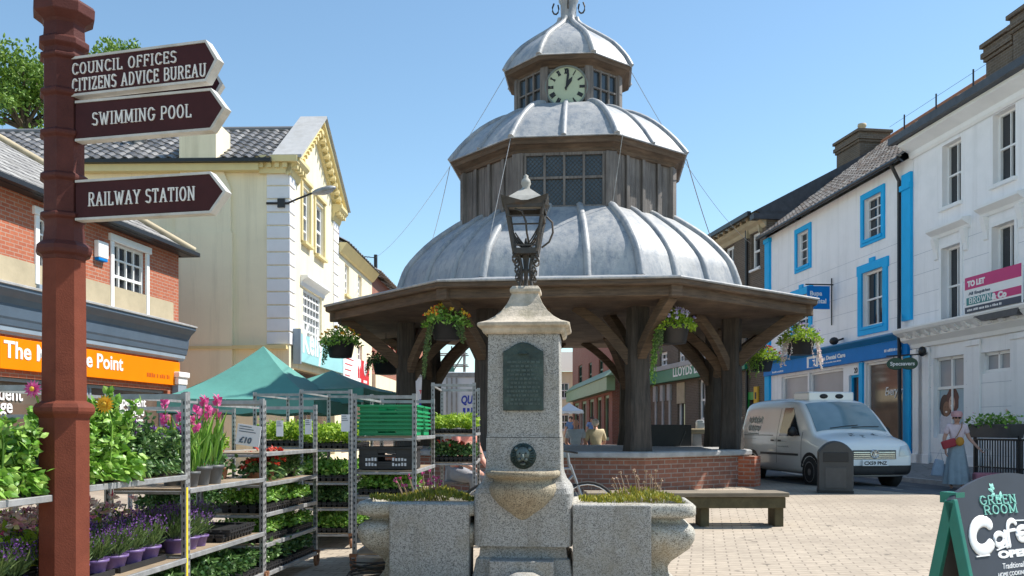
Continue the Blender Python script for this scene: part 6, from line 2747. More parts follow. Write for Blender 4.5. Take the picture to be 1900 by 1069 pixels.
RZ = R(84.3)
dv = V(math.cos(RZ), math.sin(RZ), 0)
o2 = V(-2.16, 6.0, 0)
o1, o3, o0 = o2 - dv * 1.37, o2 + dv * 1.37, o2 - dv * 2.74
t0, L0 = trolley(o0.x, o0.y, RZ, 1.2, [.16, .50, 1.01], 'galvanised plant trolley at the left edge behind the fingerpost, carrying the nearest plants')
t1, L1 = trolley(o1.x, o1.y, RZ, 1.58, [.16, .48, 1.03], 'galvanised trolley with purple lavender pots and leafy bushes, beside the fingerpost', yellow=True)
t2, L2 = trolley(o2.x, o2.y, RZ, 1.58, [.16, .49, .93], 'galvanised trolley carrying the tall pink flowers in grey pots')
t3, L3 = trolley(o3.x, o3.y, RZ, 1.56, [.14, .38, .63, .88, 1.13], 'galvanised five-shelf trolley full of green seedling trays, under the peak of the green canopy')
t4, L4 = trolley(-.85, 7.95, R(88), 1.58, [.16, .68, .90, 1.20], 'galvanised trolley holding the stacked green crates, left of the fountain')
t5, L5 = trolley(-.42, 10.3, R(90), 1.75, [.16, .84, 1.17], 'galvanised trolley with bright lime herbs directly behind the fountain pillar', W=.5)
t6, L6 = trolley(-1.74, 9.75, R(89), 1.72, [.16, .44, .72, 1.08], 'galvanised trolley of herbs and lettuces seen behind the green crates')
t7, L7 = trolley(-2.42, 10.35, R(88), 1.72, [.16, .5, .8, 1.10], 'galvanised trolley of pale green herbs farthest back under the green canopy')
t8, L8 = trolley(-3.25, 8.9, R(86), 1.62, [.16, .5, .8, 1.08], 'galvanised trolley behind the pink flowers, in the shade of the green canopy')

G = 'plants for sale on the market stall trolleys'
TRN = ['trolley left of the fingerpost', 'trolley right of the fingerpost']
# top shelf, trolleys 0 and 1
for u, v, s in ((.55, .14, 1.0), (.85, .16, 1.05), (1.15, .15, .95)):
    place('dahlia', L0(u, v, 1.01), 'leafy green dahlia plant at the left edge, left of the fingerpost', 'plant', 'leafy dahlia plants left of the fingerpost', sc=s)
for u, v in ((.75, .40), (1.1, .42)):
    place('dahlia', L0(u, v, 1.01), 'leafy green dahlia plant at the left edge, left of the fingerpost', 'plant', 'leafy dahlia plants left of the fingerpost', sc=1.0)
for u, v, s in ((.22, .15, .95), (.42, .15, 1.08), (.62, .14, 1.05), (.33, .40, 1.0), (.58, .40, 1.0)):
    place('bush', L1(u, v, 1.03), 'bright green bushy potted plant just right of the fingerpost on the upper shelf', 'plant', 'bright green bushes on the upper shelf', sc=s)
for u, v, s in ((.82, .15, .85), (1.02, .14, .92), (1.21, .14, .85), (.85, .40, .95), (1.12, .40, .95)):
    place('dark', L1(u, v, 1.03), 'dark-leaved potted plant with small violet flowers beside the bright green bushes', 'plant', 'dark violet-flowered plants on the upper shelf', sc=s)


def big_flower(p, r, petals, mat, centre, label):
    t = thing('dahlia_flower', label, 'flower', p)
    mb = MB()
    for ring, n, el in ((1.0, petals, .15), (.75, petals, .5), (.5, petals - 4, 1.0)):
        for i in range(n):
            a = 2 * PI * (i + .5 * (ring < 1)) / n
            d = V(math.cos(a), -el * .9, math.sin(a))
            mb.leaf(V(0, -.012, 0), d, r * ring, r * .30, bend=.15, up=V(0, -1, 0))
    mb.build('petals', M[mat], t)
    mb = MB()
    mb.ball((0, -.025, 0), r * .26, r * .18, r * .26, 10, 6)
    mb.build('flower_centre', M[centre], t)
    mb = MB()
    mb.tube([V(0, .0, 0), V(.02, .03, -.12), V(.01, .03, -.32)], .006, 5)
    for i in range(8):
        mb.leaf(V(.015, .03, -.08 - .03 * i), rdir(.2), .07, .03)
    mb.build('stem', M['leaf'], t)


big_flower(at(64, 722, 4.5), .048, 14, 'petal_pink', 'petal_yellow', 'open magenta dahlia with a yellow centre left of the fingerpost')
big_flower(at(197, 750, 5.0), .055, 16, 'petal_yellow', 'petal_yellow', 'large yellow dahlia head just right of the fingerpost')
big_flower(at(-8, 770, 4.2), .04, 14, 'petal_yellow', 'petal_yellow', 'yellow dahlia at the left edge of the picture')
# lower shelf: lavender in purple pots
for row, v in enumerate((.17, .33)):
    for i in range(6):
        u = .14 + i * .20 + row * .06
        if u < 1.32:
            place('lavender', L1(u, v, .495), f'lavender in a purple pot, {"front" if row == 0 else "back"} row of the shelf right of the fingerpost', 'plant', f'lavender pots in the {"front" if row == 0 else "back"} row of the lower shelf')
proto('carry', ('plant_tray', b_carry(4), 1))
for i in range(2):
    for row, v in enumerate((.17, .33)):
        place('carry', L1(.35 + i * .62, v, .48), 'black plastic carrying tray under the lavender pots', 'tray', 'trays under the lavender', rz=RZ)
for i in range(5):
    place('petunia', L1(.15 + .26 * i, .46, .48), 'pale pink and white flowering plant behind the lavender pots', 'plant', 'pale flowers behind the lavender', sc=1.45)
for i in range(6):
    place('lavender', L0(.5 + .14 * i, .2, .52), 'lavender in a purple pot at the left edge of the picture', 'plant', 'lavender pots at the left edge')
for i in range(3):
    place('lime', L0(.45 + .34 * i, .36, .56), 'tray of yellow-green plants on the lower shelf left of the fingerpost', 'tray of plants', 'yellow-green trays left of the fingerpost', rz=RZ)
for i in range(5):
    place('petunia', L1(.15 + .26 * i, .42, .165), 'pale flowering plant on the lowest shelf beside the fingerpost', 'plant', 'pale flowers on the lowest shelf')
for i in range(4):
    place('deep', L1(.2 + .31 * i, .28, .165), 'tray of dark leafy plants on the lowest shelf right of the fingerpost', 'tray of plants', 'dark trays on the lowest shelf', rz=RZ + R(90))
# trolley 2: pink flowers, begonias, a price card, an empty tray
for u, v in ((.24, .10), (.42, .11), (.60, .10), (.34, .28), (.54, .28)):
    place('ginger', L2(u, v, .93), 'tall plant with pink flower heads in a grey pot', 'plant', 'tall pink flowers in grey pots', sc=rnd.uniform(.95, 1.1))
for u, v in ((.78, .34), (.92, .36), (1.06, .34), (1.2, .3)):
    place('begonia', L2(u, v, .93), 'small red begonia in a brown pot behind the tall pink flowers', 'plant', 'red begonias on the trolley of pink flowers')
for u, v in ((.1, .14), (.29, .15), (.46, .15), (.12, .34), (.32, .34), (.52, .34), (.72, .40), (.92, .42), (1.12, .42)):
    place('lavender', L2(u, v, .49), 'lavender in a purple pot below the tall pink flowers', 'plant', 'lavender pots below the pink flowers')
place('empty', L2(.92, .22, .49), 'empty black cell tray lying on the shelf below the begonias', 'tray', None, rz=RZ)
place('empty', L2(.95, .20, .525), 'second empty black cell tray stacked on the first below the begonias', 'tray', None, rz=RZ + .06)
for i in range(3):
    place('deep', L2(.3 + .4 * i, .28, .165), 'tray of dark leafy plants on the lowest shelf under the pink flowers', 'tray of plants', 'dark trays under the pink flowers', rz=RZ + R(90))
# trolley 3: five shelves of seedlings
SHN = ['lowest', 'second lowest', 'middle', 'second highest', 'top']
for k, zz in enumerate((.14, .38, .63)):
    for i, u in enumerate((.33, 1.0)):
        place('lettuce' if k else 'deep', L3(u, .20, zz), f'tray of green seedlings, {"near" if i == 0 else "far"} end of the {SHN[k]} shelf of the five-shelf trolley', 'seedling tray', 'seedling trays on the five-shelf trolley', rz=RZ)
        if k < 2:
            place('lettuce', L3(u, .42, zz), 'black cell tray of seedlings in the back row of the five-shelf trolley', 'seedling tray', 'seedling trays in the back row', rz=RZ, sc=.8)
for u in (.15, .3, .48):
    place('begonia', L3(u, .16, .88), 'orange-red begonia in a brown pot above the seedling trays', 'plant', 'begonias above the seedling trays', sc=1.15)
for u in (.62, .78, .95, 1.12):
    place('foliage', L3(u, .2, .88), 'dark foliage plant in a black pot above the seedling trays', 'plant', 'dark foliage plants above the seedling trays')
# back trolleys
for (L_, nm, zs) in ((L6, 'behind the crates', (.16, .44, .72, 1.08)), (L7, 'farthest under the canopy', (.5, .8, 1.10)), (L8, 'behind the pink flowers', (.5, .8, 1.08))):
    for k, zz in enumerate(zs):
        kind = ('lettuce', 'deep', 'lettuce', 'lime') if len(zs) == 4 else ('deep', 'annual', 'lime')
        for i, u in enumerate((.22, .62, 1.03)):
            place(kind[k], L_(u, .28, zz), f'tray of {"pale lime herbs" if kind[k] == "lime" else ("green lettuce seedlings" if kind[k] == "lettuce" else "dark green plants")} on the {("lowest", "second", "third", "top")[k] if len(zs) == 4 else ("lower", "middle", "top")[k]} shelf of the trolley {nm}', 'tray of plants', f'plant trays on the trolley {nm}, shelf {k + 1}', rz=R(90) + R(88))
for i, u in enumerate((.22, .62)):
    place('lime', L5(u, .25, 1.17), 'tray of bright lime herbs on the trolley behind the fountain pillar', 'tray of plants', 'lime herbs behind the fountain pillar', rz=R(178), sc=.85)
    place('annual', L5(u, .25, .84), 'tray of red-flowered plants below the lime herbs behind the fountain pillar', 'tray of plants', 'red flowers below the lime herbs', rz=R(178), sc=.85)
for u in (.2, .55):
    place('lettuce', L4(u, .28, .68), 'tray of lettuce seedlings below the black crate', 'tray of plants', 'lettuce trays below the black crate', rz=R(178), sc=.9)

t9, L9 = trolley(o1.x - .92, o1.y + .25, RZ, 1.5, [.16, .56, .98], 'galvanised trolley behind the lavender, its shelves full of lime and flowering plants')
for k, zz in enumerate((.16, .56, .98)):
    for i, u in enumerate((.3, .95)):
        place(('deep', 'lime', 'annual')[k], L9(u, .26, zz), ('tray of dark plants on the lowest shelf of the trolley behind the lavender', 'tray of lime herbs on the middle shelf of the trolley behind the lavender', 'tray of red-flowered plants on the top shelf of the trolley behind the lavender')[k], 'tray of plants', f'trays on shelf {k + 1} of the trolley behind the lavender', rz=RZ, sc=1.15)
# crates
def b_crate(L, W, H, mat):
    def f(o):
        mb = MB()
        t = .012
        mb.box(-L / 2 + t, L / 2 - t, -W / 2 + t, W / 2 - t, 0, t)
        for y0, y1 in ((-W / 2, -W / 2 + t), (W / 2 - t, W / 2)):
            mb.box(-L / 2, -L * .16, y0, y1, 0, H)
            mb.box(L * .16, L / 2, y0, y1, 0, H)
            mb.box(-L * .16, L * .16, y0, y1, 0, H * .35)
            mb.box(-L * .16, L * .16, y0, y1, H * .72, H)
        for x0, x1 in ((-L / 2, -L / 2 + t), (L / 2 - t, L / 2)):
            mb.box(x0, x1, -W / 2 + t, W / 2 - t, 0, H)
        for zz in (H * .15, H * .55):
            mb.box(-L / 2 - .004, L / 2 + .004, -W / 2 - .004, -W / 2 - .0005, zz, zz + H * .1)
        q = .02
        mb.box(-L / 2 - q, L / 2 + q, -W / 2 - q, -W / 2, H - .018, H)
        mb.box(-L / 2 - q, L / 2 + q, W / 2, W / 2 + q, H - .018, H)
        mb.box(-L / 2 - q, -L / 2, -W / 2, W / 2, H - .018, H)
        mb.box(L / 2, L / 2 + q, -W / 2, W / 2, H - .018, H)
        return mb.build('shell' if o else 'green_crate', M[mat], o, bevel=.003, seg=1)
    return f


proto('gcrate', ('green_crate', b_crate(.50, .38, .075, 'green_crate'), 1))
proto('bcrate', ('black_crate', b_crate(.50, .38, .20, 'dark_plastic')))
for st, (u, n) in enumerate(((.26, 6), (.80, 6))):
    for i in range(n):
        zz = 1.205 + i * .037 + (.015 if i == n - 1 else 0)
        p = L4(u + rnd.uniform(-.005, .005), .265 + rnd.uniform(-.006, .006), zz)
        where = 'near' if st == 0 else 'far'
        lb = f'topmost green plastic crate of the {where} stack' if i == n - 1 else (f'bottom green plastic crate of the {where} stack, on the shelf' if i == 0 else f'green plastic crate nested in the middle of the {where} stack')
        place('gcrate', p, lb, 'crate', f'green crates nested in the {where} stack', rz=R(-2) + rnd.uniform(-.01, .01))
bc = place('bcrate', L4(.25, .27, .905), 'black plastic crate with white lettering under the green crates', 'crate', None, rz=R(-2))
mb = MB()
for r_ in range(2):
    for c_, n_ in ((-.19, 4), (.05, 5)):
        for i in range(n_):
            if rnd.random() < .9:
                hgt_ = rnd.uniform(.018, .03)
                mb.box(c_ + i * .027, c_ + i * .027 + .018, -.1965, -.1945, .03 + r_ * .045, .03 + r_ * .045 + hgt_)
mb.build('white_print', M['card'], bc)
# price cards
def card(px, py, Y, w_, h_, rz, label, text=None, tilt=0):
    mb = MB()
    mb.box(-w_ / 2, w_ / 2, -.003, .003, -h_ / 2, h_ / 2)
    o = mb.build('price_card', M['card'], loc=at(px, py, Y), rz=rz)
    o.rotation_euler = (0, tilt, rz)
    tag(o, label, 'price card')
    mb = MB()
    if text:
        put_text(mb, text, -.07, -h_ * .38, h_ * .40, y=-.004, bold=.002, shear=.2)
    for i in range(3):
        mb.box(-w_ * .42, w_ * (.1 + .1 * i), -.0045, -.003, h_ * .38 - i * h_ * .12, h_ * .42 - i * h_ * .12)
    mb.build('handwriting', M['navy'], o)


card(461, 808, 6.9, .19, .16, R(-8), 'white handwritten price card reading ten pounds beside the pink flowers', '£10', R(8))
card(519, 795, 7.35, .055, .13, R(5), 'small white price card on the near post of the five-shelf trolley')
card(572, 792, 8.35, .06, .14, R(5), 'small white price card on the far post of the five-shelf trolley')
card(641, 785, 7.9, .075, .15, R(5), 'white price card hanging on the post left of the green crates')

# ------------------------------------------------------------------ green canopies
def canopy(cx, cy, w_, d_, zt, ze, val, label, mat='canopy', rz=0, legs=True):
    t = thing('market_canopy', label, 'canopy', (cx, cy, zg(cx, cy)), rz, 'market stall canopies')
    g = zg(cx, cy)
    mb = MB()
    n = 10
    C4 = [(-w_ / 2, -d_ / 2), (w_ / 2, -d_ / 2), (w_ / 2, d_ / 2), (-w_ / 2, d_ / 2)]
    for k in range(4):
        a, b = Vector((*C4[k], 0)), Vector((*C4[(k + 1) % 4], 0))
        vs, fs = [], []
        for i in range(n + 1):
            q = i / n                      # 0 at the eaves, 1 at the peak
            z = ze + (zt - ze) * (q ** 1.7 * .62 + q * .38) - g
            for j in range(n + 1):
                e = a.lerp(b, j / n)
                p = e * (1 - q)
                sag = -.05 * math.sin(PI * j / n) * (1 - q) * math.sin(PI * min(1, q * 1.4 + .25))
                wr = .012 * math.sin(j * 2.1 + k) * math.sin(i * 1.3) * (1 - q)
                vs.append((p.x, p.y, z + sag + wr))
        fs = [(i * (n + 1) + j, i * (n + 1) + j + 1, (i + 1) * (n + 1) + j + 1, (i + 1) * (n + 1) + j) for i in range(n) for j in range(n)]
        mb.add(vs, fs, 0, True)
    mb.build('canopy_top', M[mat], t)
    mb = MB()
    for k in range(4):
        a, b = Vector((*C4[k], ze - g)), Vector((*C4[(k + 1) % 4], ze - g))
        m = 24
        vs = []
        out = Vector(((a.x + b.x) / 2, (a.y + b.y) / 2, 0)).normalized()
        for i in range(m + 1):
            p = a.lerp(b, i / m)
            sg = -.05 * math.sin(PI * i / m) * .9
            wv = out * (.02 + .015 * math.sin(i * 1.7 + k))
            vs += [p + V(0, 0, sg) + out * .004, p + wv + V(0, 0, -val + .02 * math.sin(i * .9))]
        mb.add(vs, [(2 * i, 2 * i + 2, 2 * i + 3, 2 * i + 1) for i in range(m)], 0, True)
    mb.build('valance', M[mat], t)
    if legs:
        for k in range(4):
            mb = MB()
            x, y = C4[k][0] * .96, C4[k][1] * .96
            mb.box(x - .02, x + .02, y - .02, y + .02, 0, ze - g - .03)
            mb.build('leg', M['galv'], t)
    mb = MB()
    for k in range(4):
        a, b = Vector((*C4[k], ze - g - .06)) * .96, Vector((*C4[(k + 1) % 4], ze - g - .06)) * .96
        a.z = b.z = ze - g - .07
        mb.bar(a, b, .025, .025)
    mb.build('frame', M['galv'], t)
    return t


cc = at(478, 797, 18.6)
canopy(cc.x + .12, 18.6, 3.05, 3.1, at(0, 643, 18.7).z, at(0, 738, 17.2).z, .30, 'green peaked market canopy in front of the cream building', rz=R(-4))
cc = at(640, 797, 20.8)
canopy(cc.x - .2, 20.3, 2.3, 2.6, at(0, 690, 20.8).z, at(0, 722, 19.6).z, .32, 'lower dark green market canopy, right of and behind the peaked one', rz=R(-8))
cc = at(1056, 797, 44)
canopy(cc.x, 44, 1.3, 1.3, at(0, 747, 44).z, at(0, 762, 44).z, .15, 'small white market canopy far down the street, right of the fountain', mat='white')

# ------------------------------------------------------------------ hanging baskets
def basket(px, py, Y, label, flower, leafm, trail, r=.25, hook=3.4, nf=60, trailm='leaf_grey', spread=1.0):
    p = at(px, py, Y)
    t = thing('hanging_basket', label, 'hanging basket', p, rnd.uniform(0, 6))
    mb = MB()
    mb.lathe([(r * .72, -.30), (r * .80, -.29), (r, -.02), (r * 1.06, -.015), (r * 1.06, .01), (r * .95, .01), (r * .9, -.03), (0, -.03)], 20)
    mb.build('tub', M['dark_plastic'], t)
    lv, fw = MB(), MB()
    for i in range(900):
        a, q = rnd.uniform(0, 6.28), math.sqrt(rnd.random())
        hh = .30 * (1 - q ** 2 * .75) * rnd.random()
        pp = V(q * r * 1.45 * spread * math.cos(a), q * r * 1.45 * spread * math.sin(a), hh - .10 * q ** 3)
        lv.leaf(pp, rdir(.4), rnd.uniform(.04, .08), rnd.uniform(.022, .04))
    for i in range(nf):
        a, q = rnd.uniform(0, 6.28), math.sqrt(rnd.random())
        c = V(q * r * 1.5 * math.cos(a), q * r * 1.5 * math.sin(a), .30 * (1 - q ** 2 * .7))
        m_ = 7
        for j in range(m_):
            fw.leaf(c, rdir(.4), .042, .032)
    lv.build('leaves', M[leafm], t)
    if nf:
        fw.build('flowers', M[flower], t)
    for (a, L, m_) in trail:
        tr = MB()
        for k in range(12):
            aa = a + rnd.gauss(0, .20)
            x, y = r * 1.12 * math.cos(aa), r * 1.12 * math.sin(aa)
            l_ = L * rnd.uniform(.45, 1.0)
            pts = [V(x * (1 + .04 * j), y * (1 + .04 * j), .02 - l_ * j / 8) + V(rnd.gauss(0, .012), rnd.gauss(0, .012), 0) for j in range(9)]
            tr.tube(pts, .003, 4)
            for j in range(int(l_ * 70)):
                s = rnd.random()
                q = pts[min(7, int(s * 8))].lerp(pts[min(8, int(s * 8) + 1)], (s * 8) % 1)
                tr.leaf(q, rdir(-.1), rnd.uniform(.025, .045), .022)
        tr.build('trailing_stems', M[m_], t)
    mb = MB()
    zt = hook - p.z
    for k in range(3):
        a = 2 * PI * k / 3
        mb.tube([V(r * math.cos(a), r * math.sin(a), 0), V(0, 0, min(.55, zt * .8))], .006, 4)
    mb.tube([V(0, 0, min(.55, zt * .8)), V(0, 0, zt)], .008, 4)
    mb.build('chain', M['iron'], t)
    t.rotation_euler = (0, 0, 0)
    return t


basket(829, 598, 15.1, 'hanging basket with orange and yellow flowers and a long silvery trail, left of the fountain', 'petal_mix', 'leaf', [(R(200), 1.0, 'leaf_grey'), (R(320), .45, 'leaf_grey')], r=.27)
basket(1250, 605, 15.1, 'hanging basket with blue and white flowers and a long green trail, right of the fountain', 'petal_blue', 'leaf_lime', [(R(190), 1.05, 'leaf'), (R(215), .6, 'leaf_grey')], r=.26)
basket(632, 635, 17.3, 'hanging basket in front of the aqua shop sign, at the left tip of the eaves', 'petal_mix', 'leaf', [(R(230), .5, 'leaf_dark')], r=.27, nf=25)
basket(716, 670, 19.8, 'dark hanging basket left of the leftmost post of the market cross', 'petal_red', 'leaf_dark', [(R(200), .4, 'leaf_dark')], r=.30, nf=18)
basket(1484, 630, 17.3, 'hanging basket in front of the blue shop fascia, at the right tip of the eaves', 'petal_blue', 'leaf_lime', [(R(200), .6, 'petal_white'), (R(320), .65, 'petal_white')], r=.28, nf=30)
basket(1410, 665, 20.3, 'bushy lime and red hanging basket right of the rightmost post of the market cross', 'petal_red', 'leaf_lime', [(R(230), .5, 'leaf')], r=.30, nf=22, spread=1.2)

# ------------------------------------------------------------------ bench, bicycle, coil, bin
bx0, bx1 = at(1085, 900, 11.1).x, at(1456, 900, 11.1).x
bt = thing('wooden_bench', 'low mossy timber bench in front of the brick plinth, right of the fountain', 'bench', ((bx0 + bx1) / 2, 11.1, zg(2, 11.1)), R(1))
zt = at(0, 912, 11.1).z - zg(2, 11.1)
M['old_bench'] = woodmat('old_bench_timber', (.14, .11, .075), (.34, .28, .2), (1, 9, 9))
M['mossy_bench'] = pm('mossy_timber', (.085, .07, .035), .9, .35, 6, .5, 40, stain=(.07, .06, .03))
hw = (bx1 - bx0) / 2
mb = MB()
for y in (-.17, .0, .17):
    mb.box(-hw + rnd.uniform(0, .03), hw - rnd.uniform(0, .03), y - .075, y + .075, zt - .055, zt)
mb.build('seat', M['old_bench'], bt, bevel=.01)
mb = MB()
mb.box(-hw + .05, hw - .05, -.22, -.15, zt - .19, zt - .058)
mb.box(-hw + .05, hw - .05, .15, .22, zt - .19, zt - .058)
mb.build('apron', M['mossy_bench'], bt, bevel=.008)
for px in (1303, 1110, 1440):
    u = at(px, 900, 11.1).x - (bx0 + bx1) / 2
    mb = MB()
    mb.box(u - .055, u + .055, -.145, .145, -.02, zt - .06)
    mb.build('leg', M['mossy_bench'], bt, bevel=.01)


def ring(mb, c, r, tr, ax='x', n=28, k=6, m=0):
    pts = []
    for i in range(n + 1):
        a = 2 * PI * i / n
        pts.append(V(c[0] + r * math.cos(a), c[1], c[2] + r * math.sin(a)) if ax == 'y' else V(c[0], c[1] + r * math.cos(a), c[2] + r * math.sin(a)))
    mb.tube(pts, tr, k, m, caps=False)


bp = at(1078, 900, 9.6)
bk = thing('bicycle', 'parked bicycle mostly hidden behind the fountain, one wheel showing on the right', 'bicycle', (bp.x - .45, 9.6, zg(0, 9.6)), R(8))
for i, x in enumerate((-.53, .53)):
    mb = MB()
    ring(mb, (x, 0, .34), .325, .017, 'y')
    wl = mb.build('wheel', M['tyre'], bk)
    mb = MB()
    ring(mb, (x, 0, .34), .305, .009, 'y')
    mb.tube([V(x, -.05, .34), V(x, .05, .34)], .02, 8)
    for j in range(18):
        a = 2 * PI * j / 18
        mb.tube([V(x, .015 * (-1) ** j, .34), V(x + .30 * math.cos(a), 0, .34 + .30 * math.sin(a))], .0015, 3)
    mb.build('rim', M['chrome'], wl)
mb = MB()
for a, b in (((-.53, 0, .34), (-.05, 0, .30)), ((-.05, 0, .30), (-.2, 0, .82)), ((-.2, 0, .78), (.36, 0, .82)), ((.34, 0, .86), (.53, 0, .34)), ((-.05, 0, .30), (.37, 0, .74)), ((-.2, 0, .76), (-.53, 0, .34)), ((.34, 0, .8), (.31, 0, .98))):
    mb.tube([V(*a), V(*b)], .016, 6)
mb.build('frame', pm('silver_frame', (.3, .31, .33), .35, .1, 5, metal=.5), bk)
mb = MB()
mb.tube([V(.36, -.28, .99), V(.31, -.2, 1.0), V(.31, .2, 1.0), V(.36, .28, .99)], .012, 6)
mb.build('handlebar', M['black'], bk)
mb = MB()
mb.ball((-.22, 0, .90), .14, .07, .035, 10, 6)
mb.tube([V(-.21, 0, .8), V(-.22, 0, .89)], .012, 5)
mb.build('saddle', M['black'], bk)
mb = MB()
ring(mb, (-.05, -.03, .30), .09, .006, 'y')
mb.tube([V(-.05, -.05, .3), V(.08, -.06, .2)], .01, 5)
mb.build('chainwheel', M['chrome'], bk)
# coiled wire at the foot of the left trough
p = at(692, 1016, 7.55)
mb = MB()
for i in range(7):
    a0 = rnd.uniform(0, 6)
    rr_ = rnd.uniform(.12, .19)
    pts = [V(rr_ * math.cos(a0 + j * .35) * 1.2, rr_ * math.sin(a0 + j * .35) * .8, .02 + .022 * i + .015 * math.sin(j * .7 + i)) for j in range(19)]
    mb.tube(pts, .007, 5, caps=False)
tag(mb.build('wire_coil', M['iron'], loc=(p.x, 7.55, zg(p.x, 7.55))), 'loose coil of dark wire on the paving beside the left granite trough', 'wire coil')

bp = at(1549, 925, 15.4)
zb_ = zg(bp.x, 15.4)
bn = thing('litter_bin', 'dark grey litter bin with a shallow domed top in front of the white van', 'litter bin', (bp.x, 15.4, zb_), R(-16))
hb = at(0, 818, 15.4).z - zb_
mb = MB()
hwb = .275
prof2 = [(-hwb, 0), (-hwb, hb * .80), (-hwb + .03, hb * .84)] + [(-hwb + .03 + (2 * hwb - .06) * i / 8, hb * .84 + hb * .16 * math.sin(PI * i / 8) ** .8) for i in range(1, 8)] + [(hwb - .03, hb * .84), (hwb, hb * .80), (hwb, 0)]
mb.prism([(a, b) for a, b in prof2][::-1], -.24, .24, axis='y')
mb.build('body', M['bin'], bn, bevel=.02)
mb = MB()
mb.box(-.20, .20, -.252, -.242, hb * .60, hb * .78)
mb.build('opening', M['black'], bn, bevel=.01)
mb = MB()
mb.box(-.17, .17, -.249, -.2415, hb * .10, hb * .50)
mb.box(hwb - .03, hwb + .012, -.2, .2, hb * .1, hb * .72)
mb.build('door_panel', pm('bin_panel', (.06, .06, .062), .5, .15, 6), bn, bevel=.006)
mb = MB()
mb.box(-hwb - .01, hwb + .01, -.25, .25, -.02, .05)
mb.build('plinth', M['black'], bn)

